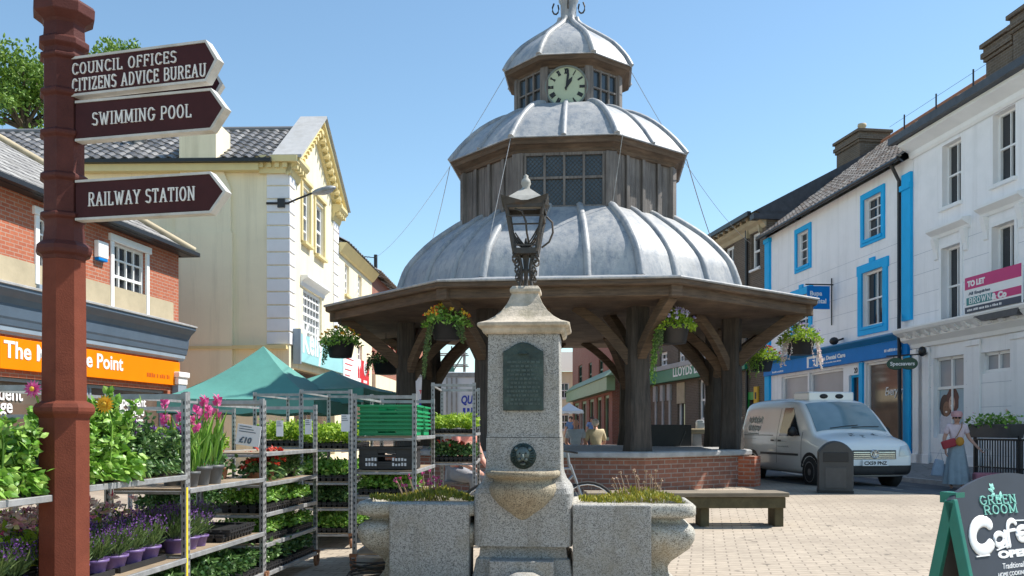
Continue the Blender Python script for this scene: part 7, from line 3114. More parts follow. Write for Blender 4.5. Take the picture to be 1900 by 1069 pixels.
# ------------------------------------------------------------------ cafe A-board
AX = at(1757, 917, 2.85)
ab = thing('cafe_board', 'green-edged chalkboard A-frame cafe sign in the bottom right corner', 'a-board', (AX.x, 2.85, 0), R(29))
HA = AX.z
half = .235
WB = .62
M['board_back'] = pm('grey_board_back', (.09, .088, .085), .7, .15, 6)
for sg in (-1, 1):
    # leaf plane from the apex to y = sg*half on the ground; local plane frame: u = x, v = up the leaf
    Lf = math.hypot(HA, half)
    ang_ = math.atan2(half, HA)
    T = Matrix.Translation((0, sg * half, 0)) @ Matrix.Rotation(sg * ang_, 4, 'X')
    if sg > 0:
        T = T @ Matrix.Translation((0, -.01, 0))
    mb = MB()
    mb.T = T
    e = .020
    mb.box(0, e, -.020, .016, 0, Lf - .02)
    mb.box(WB - e, WB, -.020, .016, 0, Lf - .02)
    mb.box(e, WB - e, -.014, .014, .08, .12)
    lf_ = mb.build('board_frame', M['board_green'], ab, bevel=.003)
    mb = MB()
    mb.T = T
    if sg < 0:
        arcp = [(WB, Lf - .02)] + [(WB * (1 - i / 18), Lf - .02 + .08 * math.sin(PI * i / 18) ** .8) for i in range(1, 18)] + [(0, Lf - .02)]
        mb.prism([(e, .12), (WB - e, .12), (WB - e, Lf - .022)] + arcp + [(e, Lf - .022)], -.009, .009, axis='y')
    else:
        mb.box(e, WB - e, -.009, .009, .12, Lf - .06)
    fp = mb.build('board_face', M['chalk'] if sg < 0 else M['board_back'], lf_)
    if sg < 0:
        def bpix(px, py):
            """picture -> (u, v) on this leaf"""
            Tw = Matrix.Translation((AX.x, 2.85, 0)) @ Matrix.Rotation(R(29), 4, 'Z') @ T
            o = Tw @ V(0, -.01, 0)
            n = (Tw.to_3x3() @ V(0, -1, 0))
            C = V(0, 0, CAMZ)
            ray = V((px - HX) / F, 1, -(py - HY) / F)
            t = n.dot(o - C) / n.dot(ray)
            q = Tw.inverted() @ (C + ray * t)
            return q.x, q.z
        mb = MB()
        mb.T = T
        for s, xa, xb, yb_, yt_ in (('GREEN', 1818, 1887, 937, 921), ('ROOM', 1826, 1889, 955, 939)):
            ua, va = bpix(xa, yb_)
            ub_, vb = bpix(xb, yb_)
            _, vt = bpix(xa, yt_)
            serif_text(mb, s, ua, va, vt - va, ub_ - ua, y=-.0095, th=.115, depth=.003)
        ua, va = bpix(1838, 912)
        for i in range(9):      # a small leafy sprig above the name
            mb.leaf(V(ua + .005 * i, -.0105, va - .004 * i + .01), V(math.cos(i * .9), 0, math.sin(i * .9)), .028, .014, up=V(0, -1, 0))
        mb.build('mint_lettering', M['mint'], fp)
        mb = MB()
        mb.T = T
        def fat(pts, r):
            q = [bpix(*p) for p in pts]
            s0 = len(mb.v)
            T0 = mb.T
            mb.T = None
            mb.tube([V(a[0], 0, a[1]) for a in q], r, 8)
            for p, rr_ in ((q[0], r), (q[-1], r)):
                mb.ball((p[0], 0, p[1]), rr_, rr_, rr_, 8, 6)
            mb.v[s0:] = [tuple(T0 @ V(v[0], -.0105 + v[1] * .18, v[2])) for v in mb.v[s0:]]
            mb.T = T0
        def cur(cx, cy, rx, ry, a0, a1, n=12):
            return [(cx + rx * math.cos(R(a0 + (a1 - a0) * i / n)), cy - ry * math.sin(R(a0 + (a1 - a0) * i / n))) for i in range(n + 1)]
        fat(cur(1823, 994, 19, 27, 52, 322, 16), .0195)
        fat(cur(1854, 1001, 9, 11, 0, 360, 14), .0092)
        fat([(1864, 988), (1865, 1001), (1868, 1013)], .0092)
        fat(cur(1877, 978, 8, 12, 40, 180, 8) + [(1870, 994), (1873, 1012)], .0092)
        fat([(1863, 987), (1883, 983)], .0055)
        fat([(1887, 992)] + cur(1897, 990, 10, 12, 0, 320, 14), .0092)
        u2, v2 = bpix(1853, 1036)
        _, v3 = bpix(1853, 1021)
        u3, _ = bpix(1918, 1036)
        put_text(mb, 'OPEN', u2, v2, (v3 - v2) * 1.2, y=-.0095, width=u3 - u2, bold=.002, extrude=.001)
        u2, v2 = bpix(1862, 1056)
        put_text(mb, 'Traditional', u2, v2, .026, y=-.0095, shear=.3, extrude=.001)
        u2, v2 = bpix(1852, 1069)
        put_text(mb, 'HOME COOKING', u2, v2 - .004, .019, y=-.0095, shear=.3, extrude=.001)
        for (xa, ya, xb, yb_) in ((1811, 1033, 1836, 1030), (1880, 966, 1908, 965), (1849, 1021, 1875, 1010)):
            a, b = bpix(xa, ya), bpix(xb, yb_)
            mb.bar(V(a[0], -.0105, a[1]), V(b[0], -.0105, b[1]), .004, .004)
        mb.build('white_lettering', M['text_white'], fp)
mb = MB()
for x in (.05, WB - .05):
    mb.box(x - .022, x + .022, -.012, .045, HA - .03, HA + .004)
build_each(mb, 'hinge', M['board_green'], ab)
mb = MB()
mb.tube([V(.03, -.10, .55), V(.03, 0, .49), V(.03, .10, .55)], .003, 4)
mb.build('chain', M['galv'], ab)


# ------------------------------------------------------------------ people
def skin(name, nodes, edges, mat, parent, sub=2, root=0):
    """one continuous surface grown round joined bones. nodes: [(x, y, z, rx, ry)]"""
    me = bpy.data.meshes.new(name + '_bones')
    me.from_pydata([n[:3] for n in nodes], edges, [])
    o = bpy.data.objects.new(name + '_bones', me)
    COL.objects.link(o)
    o.modifiers.new('skin', 'SKIN')
    s = o.modifiers.new('sub', 'SUBSURF')
    s.levels = s.render_levels = sub
    for v, n in zip(me.skin_vertices[0].data, nodes):
        v.radius = (n[3], n[4] if len(n) > 4 else n[3])
        v.use_root = False
    me.skin_vertices[0].data[root].use_root = True
    dg = bpy.context.evaluated_depsgraph_get()
    m2 = bpy.data.meshes.new_from_object(o.evaluated_get(dg))
    bpy.data.objects.remove(o)
    m2.name = name
    m2.materials.clear()
    m2.materials.append(mat)
    for p in m2.polygons:
        p.use_smooth = True
    r = bpy.data.objects.new(name, m2)
    COL.objects.link(r)
    r.parent = parent
    return r


def hand_nodes(nodes, edges, wi, w_, d, side):
    """palm and five curled fingers from the wrist node wi, pointing along d"""
    d = d.normalized()
    s = side.normalized()
    b = len(nodes)
    p = w_ + d * .06
    nodes.append((*p, .030, .018))
    edges.append((wi, b))
    k = d.cross(s).normalized()
    for i, (off, L) in enumerate(((-.030, .062), (-.010, .075), (.010, .070), (.028, .055))):
        q = p + s * off + d * .035
        a = len(nodes)
        nodes.append((*q, .010, .010))
        nodes.append((*(q + d * L * .5 + k * .008), .0085, .0085))
        nodes.append((*(q + d * L * .8 + k * .03), .007, .007))
        edges.extend(((b, a), (a, a + 1), (a + 1, a + 2)))
    q = w_ + d * .03 - s * .035
    a = len(nodes)
    nodes.append((*q, .011, .011))
    nodes.append((*(q + d * .035 - s * .02), .009, .009))
    edges.extend(((b, a), (a, a + 1)))


def head(nodes, edges, neck_i, c, f):
    """skull and face joined to the neck; c = head centre, f = facing"""
    f = f.normalized()
    b = len(nodes)
    up = V(0, 0, 1)
    nodes.append((*(c - up * .065 + f * .015), .060, .064))
    nodes.append((*(c + up * .0), .077, .085))
    nodes.append((*(c + up * .065 - f * .01), .068, .075))
    nodes.append((*(c + up * .105 - f * .012), .035, .04))
    edges.extend(((neck_i, b), (b, b + 1), (b + 1, b + 2), (b + 2, b + 3)))


def face(par, c, f, lips=(.5, .2, .18), shades=False):
    f = f.normalized()
    s = f.cross(V(0, 0, 1)).normalized()
    mb = MB()
    nose = c + f * .088 - V(0, 0, .018)
    mb.ball(nose, .013, .016, .02, 8, 6)
    for sg in (-1, 1):
        e = c + s * (.084 * sg) - V(0, 0, .01) - f * .005
        mb.ball(e, .012, .018, .028, 8, 6)
    mb.build('nose_and_ears', M['skin'], par)
    mb = MB()
    for sg in (-1, 1):
        e = c + f * .078 + s * (.031 * sg) + V(0, 0, .012)
        mb.ball(e, .016 if not shades else .026, .010, .008 if not shades else .020, 8, 6)
    mb.build('sunglasses' if shades else 'eyes', M['black'], par)
    mb = MB()
    mb.ball(c + f * .078 - V(0, 0, .055), .022, .010, .007, 8, 5)
    mb.build('mouth', pm('lips', lips, .5, .05), par)


def cloth(name, c, rough=.85):
    return pm(name, c, rough, .12, 7, .4, 45)


def standing(name, label, loc, rz, H, top, bottom, hair, sk='skin', group=None, arms=None, stride=.12, cap=None, skirt=False):
    t = thing('person', label, 'person', loc, rz, group)
    k = H / 1.70
    n, e = [], []
    def N(x, y, z, r, r2=None):
        n.append((x * k, y * k, z * k, r * k, (r2 or r) * k))
        return len(n) - 1
    pel = N(0, 0, .95, .135, .10)
    sp = N(0, 0, 1.12, .115, .085)
    ch = N(0, .0, 1.30, .135, .095)
    nk0 = N(0, .0, 1.43, .06, .06)
    nk = N(0, -.01, 1.49, .048, .05)
    e += [(pel, sp), (sp, ch), (ch, nk0), (nk0, nk)]
    head(n, e, nk, V(0, -.025, 1.585) * k, V(0, -1, -.15))
    A = arms or {-1: ((-.24, .02, 1.12), (-.27, -.04, .88)), 1: ((.24, .0, 1.12), (.27, -.06, .88))}
    arm = {}
    for sg in (-1, 1):
        s = N(sg * .16, 0, 1.385, .06, .06)
        el = N(*A[sg][0], .042)
        wr = N(*A[sg][1], .028)
        e += [(ch, s), (s, el), (el, wr)]
        arm[sg] = (s, el, wr)
        d = V(*A[sg][1]) - V(*A[sg][0])
        hand_nodes(n, e, wr, V(*A[sg][1]) * k, d, V(0, 1, 0))
    leg = {}
    for sg in (-1, 1):
        hp = N(sg * .085, 0, .88, .095, .09)
        kn = N(sg * .09, -.02 - sg * stride * .45, .49, .062)
        an = N(sg * .09, .02 - sg * stride, .09, .04)
        to = N(sg * .10, -.13 - sg * stride, .035, .035, .03)
        e += [(pel, hp), (hp, kn), (kn, an), (an, to)]
        leg[sg] = (hp, kn, an)
    body = skin('body', n, e, M[sk], t)
    # shirt: torso and short sleeves
    sn, se = [], []
    def S(i, dr=.018, co=None):
        q = list(n[i])
        if co is not None:
            q[:3] = co
        sn.append((q[0], q[1], q[2], q[3] + dr, q[4] + dr))
        return len(sn) - 1
    a = S(pel, .02)
    b = S(sp, .022)
    c = S(ch, .02)
    d = S(nk0, .012, (0, 0, 1.415 * k))
    se += [(a, b), (b, c), (c, d)]
    for sg in (-1, 1):
        s, el, wr = arm[sg]
        x = S(s, .018)
        mid = tuple(n[s][i] * .35 + n[el][i] * .65 for i in range(3))
        y = S(el, .024, mid)
        se += [(c, x), (x, y)]
    skin('shirt', sn, se, top, t)
    if skirt:
        mb = MB()
        prof = [(.245, .12), (.235, .3), (.20, .6), (.165, .85), (.145, 1.0)]
        vs, fs = [], []
        m_ = 40
        for (r, z) in prof:
            for i in range(m_):
                aa = 2 * PI * i / m_
                rr_ = r * (1 + .15 * math.sin(aa * 8 + 1 + 1.2 * z) * (1 - (z - .12) / .9))
                vs.append((rr_ * math.cos(aa) * 1.05 * k, rr_ * math.sin(aa) * .85 * k, z * k))
        for i in range(len(prof) - 1):
            for j in range(m_):
                fs.append((i * m_ + j, i * m_ + (j + 1) % m_, (i + 1) * m_ + (j + 1) % m_, (i + 1) * m_ + j))
        mb.add(vs, fs, 0, True)
        mb.build('skirt', bottom, t)
    else:
        tn, te = [], []
        tn.append((0, 0, .96 * k, .155 * k, .12 * k))
        for sg in (-1, 1):
            hp, kn, an = leg[sg]
            i0 = len(tn)
            for q, dr in ((hp, .016), (kn, .02), (an, .022)):
                tn.append((*n[q][:3], n[q][3] + dr, n[q][4] + dr))
            te += [(0, i0), (i0, i0 + 1), (i0 + 1, i0 + 2)]
        skin('trousers', tn, te, bottom, t)
    hc = V(0, -.025, 1.585) * k
    if hair:
        mb = MB()
        mb.ball((hc.x, hc.y + .022, hc.z + .03), .095 * k, .098 * k, .10 * k, 12, 8)
        mb.build('hair', hair, t)
    return t, k, n, hc


GREYB = cloth('light_denim', (.36, .42, .46))
wx, wy = at(1775, 900, 18.7).x, 18.7
t, k, n, hc = standing('person', 'woman in a pink cap and white V-neck top walking with a pink trolley', (wx, wy, zg(wx, wy) + .004), R(-14), 1.60,
                       cloth('white_top', (.80, .62, .65)), GREYB, pm('brown_hair', (.10, .05, .03), .7, .2, 20),
                       arms={-1: ((-.25, .03, 1.12), (-.24, -.06, .88)), 1: ((.25, -.02, 1.13), (.40, -.16, .92))}, skirt=True)
face(t, hc, V(0, -1, -.2), shades=True)
mb = MB()
mb.lathe([(.105, .03), (.112, .05), (.112, .09), (.09, .13), (.04, .145), (0, .147)], 18, c=(hc.x, hc.y + .01, hc.z))
mb.add([(hc.x + .105 * math.cos(a) * q, hc.y + .01 - .105 * math.sin(a) * q - (.055 if q > 1 else 0), hc.z + .035 - (.02 if q > 1 else 0)) for q in (1, 1.02) for a in [PI * i / 12 for i in range(13)]],
       [(i, i + 1, 14 + i, 13 + i) for i in range(12)], 0, True)
mb.build('cap', cloth('pink_cap', (.62, .33, .33)), t)
mb = MB()
mb.tube([V(.10, -.02, 1.40), V(.07, -.125, 1.30), V(-.02, -.155, 1.12), V(-.12, -.15, .98)], .010, 5)
mb.build('bag_strap', cloth('tan_strap', (.35, .18, .08)), t)
mb = MB()
mb.T = Matrix.Translation((-.17, -.155, .95)) @ Matrix.Rotation(R(-18), 4, 'Y')
mb.box(-.15, .13, -.045, .045, -.08, .09)
mb.build('shoulder_bag', cloth('red_bag', (.42, .05, .06)), t, bevel=.03, seg=3)
mb = MB()
mb.T = Matrix.Translation((.02, -.19, 1.0))
mb.ball((0, 0, 0), .085, .045, .095, 12, 8)
mb.build('hand_pouch', cloth('orange_pouch', (.60, .27, .04)), t)
ww = t.matrix_basis.copy() if False else (Matrix.Translation((wx, wy, 0)) @ Matrix.Rotation(R(-14), 4, 'Z'))
tp = ww @ V(.60, -.20, 0)
tr = thing('shopping_trolley', 'low pink wheeled trolley with a thin handle pulled by the woman in the pink cap', 'trolley', (tp.x, tp.y, zg(tp.x, tp.y) + .004), R(-14))
mb = MB()
mb.tube([V(-.22, 0, .82), V(-.16, 0, .84), V(-.02, 0, .84)], .012, 6)
mb.tube([V(-.2, 0, .83), V(-.22, 0, .4)], .008, 5)
mb.tube([V(-.02, 0, .83), V(.02, 0, .4)], .008, 5)
mb.build('handle', M['galv'], tr)
mb = MB()
mb.box(-.32, .30, -.16, .16, .16, .36)
mb.build('basket', cloth('pink_basket', (.50, .18, .22)), tr, bevel=.04, seg=3)
for sx in (-.24, .22):
    for sy in (-.15, .15):
        mb = MB()
        mb.lathe([(.06, -.015), (.075, -.01), (.075, .01), (.06, .015)], 14)
        mb.v = [(v[0] + sx, v[2] + sy, v[1] + .075) for v in mb.v]
        mb.build('wheel', M['black'], tr)
wb = ww @ V(-.33, .1, 0)
bg = thing('carrier_bag', 'pale blue carrier bag hanging beside the woman in the pink cap', 'bag', (wb.x, wb.y, zg(wb.x, wb.y)), R(-14))
mb = MB()
mb.prism([(-.15, .28), (.13, .26), (.10, .60), (-.06, .64)], -.06, .06, axis='y')
mb.build('bag_body', cloth('pale_blue_bag', (.38, .45, .55)), bg, bevel=.03, seg=3)
mb = MB()
mb.tube([V(-.05, 0, .62), V(.04, 0, .84), V(.08, 0, .60)], .006, 5)
mb.build('bag_handle', cloth('bag_handle', (.4, .45, .52)), bg)


def seated(label, loc, rz, top, bottom, hair, sleeve=.65, lean=.08, sk='skin', hands=((-.14, -.42, .60), (.14, -.42, .60)), hatc=None, seat=.45, group=None, bald=False):
    """facing local -y; the seat is at height 'seat' under the hips"""
    t = thing('person', label, 'person', loc, rz, group)
    n, e = [], []
    def N(x, y, z, r, r2=None):
        n.append((x, y, z, r, r2 or r))
        return len(n) - 1
    pz0 = seat + .11
    pel = N(0, 0, pz0, .14, .11)
    sp = N(0, -lean * .4, pz0 + .20, .125, .095)
    ch = N(0, -lean, pz0 + .38, .145, .10)
    n0 = N(0, -lean * 1.2, pz0 + .50, .065)
    nk = N(0, -lean * 1.4, pz0 + .56, .05)
    e += [(pel, sp), (sp, ch), (ch, n0), (n0, nk)]
    hc = V(0, -lean * 1.6 - .015, pz0 + .66)
    head(n, e, nk, hc, V(0, -1, -.25))
    arm = {}
    for sg in (-1, 1):
        hx, hy, hz = hands[0 if sg < 0 else 1]
        s = N(sg * .175, -lean, pz0 + .46, .062)
        el = N(sg * .25, -lean - .08, pz0 + .18, .045)
        wr = N(hx, hy, hz, .03)
        e += [(ch, s), (s, el), (el, wr)]
        arm[sg] = (s, el, wr)
        hand_nodes(n, e, wr, V(hx, hy, hz), V(hx, hy, hz) - V(*n[el][:3]), V(sg, 0, 0))
    leg = {}
    for sg in (-1, 1):
        hp = N(sg * .095, -.03, pz0 - .02, .10)
        kn = N(sg * .12, -.43, seat + .06, .07)
        an = N(sg * .12, -.42, .09, .045)
        to = N(sg * .13, -.56, .04, .038, .032)
        e += [(pel, hp), (hp, kn), (kn, an), (an, to)]
        leg[sg] = (hp, kn, an)
    skin('body', n, e, M[sk], t)
    sn, se = [], []
    def S(q, dr):
        sn.append((q[0], q[1], q[2], q[3] + dr, q[4] + dr))
        return len(sn) - 1
    a, b, c, d = S(n[pel], .02), S(n[sp], .024), S(n[ch], .022), S(n[n0], .014)
    se += [(a, b), (b, c), (c, d)]
    for sg in (-1, 1):
        s, el, wr = arm[sg]
        x = S(n[s], .022)
        se.append((c, x))
        if sleeve > .99:
            y = S(n[el], .018)
            q = [n[el][i] * .15 + n[wr][i] * .85 for i in range(3)]
            z = S((*q, .032, .032), .015)
            se += [(x, y), (y, z)]
        else:
            q = [n[s][i] * (1 - sleeve) + n[el][i] * sleeve for i in range(3)]
            y = S((*q, .05, .05), .022)
            se.append((x, y))
    skin('shirt', sn, se, top, t)
    tn, te = [(0, -.02, pz0 - .03, .16, .12)], []
    for sg in (-1, 1):
        hp, kn, an = leg[sg]
        i0 = len(tn)
        for q, dr in ((hp, .016), (kn, .016), (an, .018)):
            tn.append((*n[q][:3], n[q][3] + dr, n[q][4] + dr))
        te += [(0, i0), (i0, i0 + 1), (i0 + 1, i0 + 2)]
    skin('trousers', tn, te, bottom, t)
    face(t, hc, V(0, -1, -.2))
    if not bald:
        mb = MB()
        mb.ball((hc.x, hc.y + .028, hc.z + .028), .092, .092, .10, 12, 8)
        mb.build('hair', hair, t)
    return t, hc


gy = 22.9
sx1, sx2 = at(1106, 800, gy).x, at(1068, 800, gy).x
bh = thing('wooden_bench', 'wooden seat behind the market cross with two white-haired people on it', 'bench', ((sx1 + sx2) / 2, gy, zg(2, gy)), 0)
mb = MB()
for y in (-.2, 0, .2):
    mb.box(-.95, .95, y - .08, y + .08, .42, .46)
mb.build('seat', M['old_bench'], bh, bevel=.01)
for x in (-.8, .8):
    mb = MB()
    mb.box(x - .05, x + .05, -.2, .2, 0, .42)
    mb.build('leg', M['old_bench'], bh)
GH = pm('white_hair', (.62, .60, .56), .8, .1, 20)
seated('white-haired person in a cream shirt seated with their back to us', (sx1, gy, zg(sx1, gy)), R(180 + 4), cloth('cream_shirt', (.68, .58, .38)), cloth('grey_trousers', (.2, .2, .2)), GH, seat=.46, sleeve=.9)
seated('balding person in a pale blue shirt seated beside the fountain pillar', (sx2, gy, zg(sx2, gy)), R(180 - 6), cloth('pale_blue_shirt', (.55, .62, .70)), cloth('blue_trousers', (.1, .13, .2)), GH, seat=.46, bald=True)
mx_, my_ = at(1327, 800, 21.4).x, 21.4
st_ = thing('stool', 'small dark stool under the person in black by the right posts', 'stool', (mx_, my_, zg(4, my_)), 0)
mb = MB()
mb.box(-.2, .2, -.2, .2, .46, .5)
mb.build('seat', M['oak_grey'], st_, bevel=.01)
for x in (-.16, .16):
    for y in (-.16, .16):
        mb = MB()
        mb.box(x - .02, x + .02, y - .02, y + .02, 0, .46)
        mb.build('leg', M['oak_grey'], st_)
seated('person in black seated sideways by the rightmost posts of the market cross', (mx_, my_, zg(4, my_)), R(70), cloth('black_shirt', (.015, .015, .017)), cloth('black_trousers', (.018, .018, .02)), pm('dark_hair', (.03, .02, .015), .7, .2, 20), sleeve=.7, lean=.2, seat=.5, hands=((-.10, -.40, .66), (.10, -.42, .64)))
lx, ly = at(852, 860, 12.4).x, 12.4
st_ = thing('stool', 'small stool under the person in the salmon shirt behind the plant trolleys', 'stool', (lx, ly, zg(0, ly)), 0)
mb = MB()
mb.box(-.2, .2, -.2, .2, .38, .42)
mb.build('seat', M['oak_grey'], st_, bevel=.01)
for x in (-.16, .16):
    for y in (-.16, .16):
        mb = MB()
        mb.box(x - .02, x + .02, y - .02, y + .02, 0, .38)
        mb.build('leg', M['oak_grey'], st_)
seated('person in a salmon shirt and grey shorts seated behind the trolleys, left of the fountain', (lx, ly, zg(0, ly)), R(48), cloth('salmon_shirt', (.60, .22, .17)), cloth('grey_shorts', (.25, .26, .28)), pm('fair_hair', (.22, .14, .07), .7, .2, 20), seat=.42, sleeve=.5, lean=.12)
for px, Y, c, lb in ((1097, 43.0, (.22, .32, .55), 'distant person in a blue shirt walking up the far street, above the seated pair'), (1059, 41.0, (.12, .22, .42), 'distant person in a dark blue top walking beside the fountain pillar in the far street')):
    x = at(px, 790, Y).x
    standing('person', lb, (x, Y, zg(x, Y)), R(rnd.uniform(-20, 20)), 1.68, cloth('far_shirt', c), cloth('far_trousers', (.08, .08, .1)), pm('far_hair', (.1, .07, .05), .8, .1))
# dark display board and small table under the cross
dx, dy = at(1243, 800, 20.6).x, 20.6
db = thing('display_board', 'plain black display board standing under the market cross, right of the front post', 'board', (dx, dy, zg(dx, dy)), 0)
mb = MB()
mb.box(-.49, .49, -.02, .02, .25, 1.19)
mb.build('panel', M['black'], db, bevel=.006)
mb = MB()
for x in (-.44, .44):
    mb.box(x - .02, x + .02, -.2, .2, 0, .03)
    mb.box(x - .02, x + .02, -.02, .02, .03, .25)
mb.bar((.1, -.05, .4), (.36, -.035, 1.05), .02, .02)
mb.build('stand', M['bin'], db)
dx, dy = at(1292, 800, 20.9).x, 20.9
pt = thing('pedestal_table', 'small pale pedestal table beside the black display board', 'table', (dx, dy, zg(dx, dy)), 0)
mb = MB()
mb.box(-.10, .10, -.1, .1, 0, .98)
mb.build('pedestal', M['coping_pale'], pt, bevel=.01)
mb = MB()
mb.box(-.28, .18, -.16, .16, .982, 1.10)
mb.build('table_top', M['tan'], pt, bevel=.03)
mb = MB()
mb.box(-.0, .17, -.1, .1, 0, .15)
mb.prism([(-.0, .15), (.17, .15), (.13, .2), (.04, .2)], -.09, .09, axis='y')
o = mb.build('white_box', M['white'], loc=(dx, dy, zg(dx, dy) + 1.102), bevel=.01)
tag(o, 'white box on the small pedestal table under the market cross', 'box')

# ------------------------------------------------------------------ white van
VAX = V(6.82, 16.92, 0)          # middle of the front bumper
hd_ = math.atan2(-.997, .078) + R(90) + R(4)
van = thing('white_van', 'white delivery van with a roof refrigeration unit parked in front of the blue shopfront', 'van', (VAX.x, VAX.y, .10), hd_)
# local: front at y = 0 looking to -y, body runs to +y
VW, VL = .89, 4.3
ST = [  # y, half width, z low, z waist, z roof edge, z roof middle, roof half width
    (.00, .66, .34, .62, .76, .79, .56), (.04, .77, .28, .67, .85, .89, .66), (.14, .85, .24, .73, .92, .97, .73), (.42, .88, .24, .80, .97, 1.04, .77),
    (.70, .89, .24, .85, 1.01, 1.085, .80), (.80, .895, .24, .87, 1.06, 1.13, .80), (1.14, .90, .24, .91, 1.42, 1.49, .76), (1.50, .90, .24, .92, 1.70, 1.755, .72), (1.80, .90, .24, .93, 1.745, 1.80, .70),
    (2.5, .90, .24, .93, 1.775, 1.835, .70), (3.4, .90, .24, .93, 1.78, 1.84, .70), (4.08, .89, .25, .93, 1.76, 1.815, .69), (4.25, .88, .30, .91, 1.70, 1.75, .66), (4.3, .83, .42, .90, 1.55, 1.60, .60)]
mb = MB()
vs, fs = [], []
for (y, wv, zl, zw, ze, zm, wr) in ST:
    hf = [(0, zl), (wv * .8, zl), (wv * .97, zl + .05), (wv, zl + .22), (wv, zw), (wv * .985, zw + (ze - zw) * .12), (wr + (wv - wr) * .40, zw + (ze - zw) * .75), (wr + .03, ze - .01), (wr * .75, ze + (zm - ze) * .7), (0, zm)]
    rg = [(x, y, z) for x, z in hf] + [(-x, y, z) for x, z in hf[-2:0:-1]]
    vs += rg
n_ = 18
for i in range(len(ST) - 1):
    for j in range(n_):
        fs.append((i * n_ + j, (i + 1) * n_ + j, (i + 1) * n_ + (j + 1) % n_, i * n_ + (j + 1) % n_))
fs.append(tuple(range(n_)))
fs.append(tuple(range((len(ST) - 1) * n_ + n_ - 1, (len(ST) - 1) * n_ - 1, -1)))
mb.add(vs, fs, 0, True)
body = mb.build('body', M['van'], van)
sub = body.modifiers.new('sub', 'SUBSURF')
sub.levels = sub.render_levels = 2
dg = bpy.context.evaluated_depsgraph_get()
ev = bpy.data.meshes.new_from_object(body.evaluated_get(dg))
BVH = BVHTree.FromPolygons([v.co.copy() for v in ev.vertices], [tuple(p.vertices) for p in ev.polygons])


def onbody(o, d):
    h = BVH.ray_cast(Vector(o), Vector(d).normalized())
    return h[0], h[1]


def wrap(mb, corners, nu, nv, origin_f, d, off=.006, m=0):
    """drape a patch (4 corner points in the plane of a side) on to the body along d"""
    c = [Vector(p) for p in corners]
    vs, ok = [], True
    for j in range(nv + 1):
        for i in range(nu + 1):
            p = c[0].lerp(c[1], i / nu).lerp(c[3].lerp(c[2], i / nu), j / nv)
            h = BVH.ray_cast(origin_f(p), Vector(d))
            q = h[0] if h[0] is not None else p
            vs.append(q - Vector(d) * off)
    w_ = nu + 1
    mb.add(vs, [(j * w_ + i, j * w_ + i + 1, (j + 1) * w_ + i + 1, (j + 1) * w_ + i) for j in range(nv) for i in range(nu)], m, True)


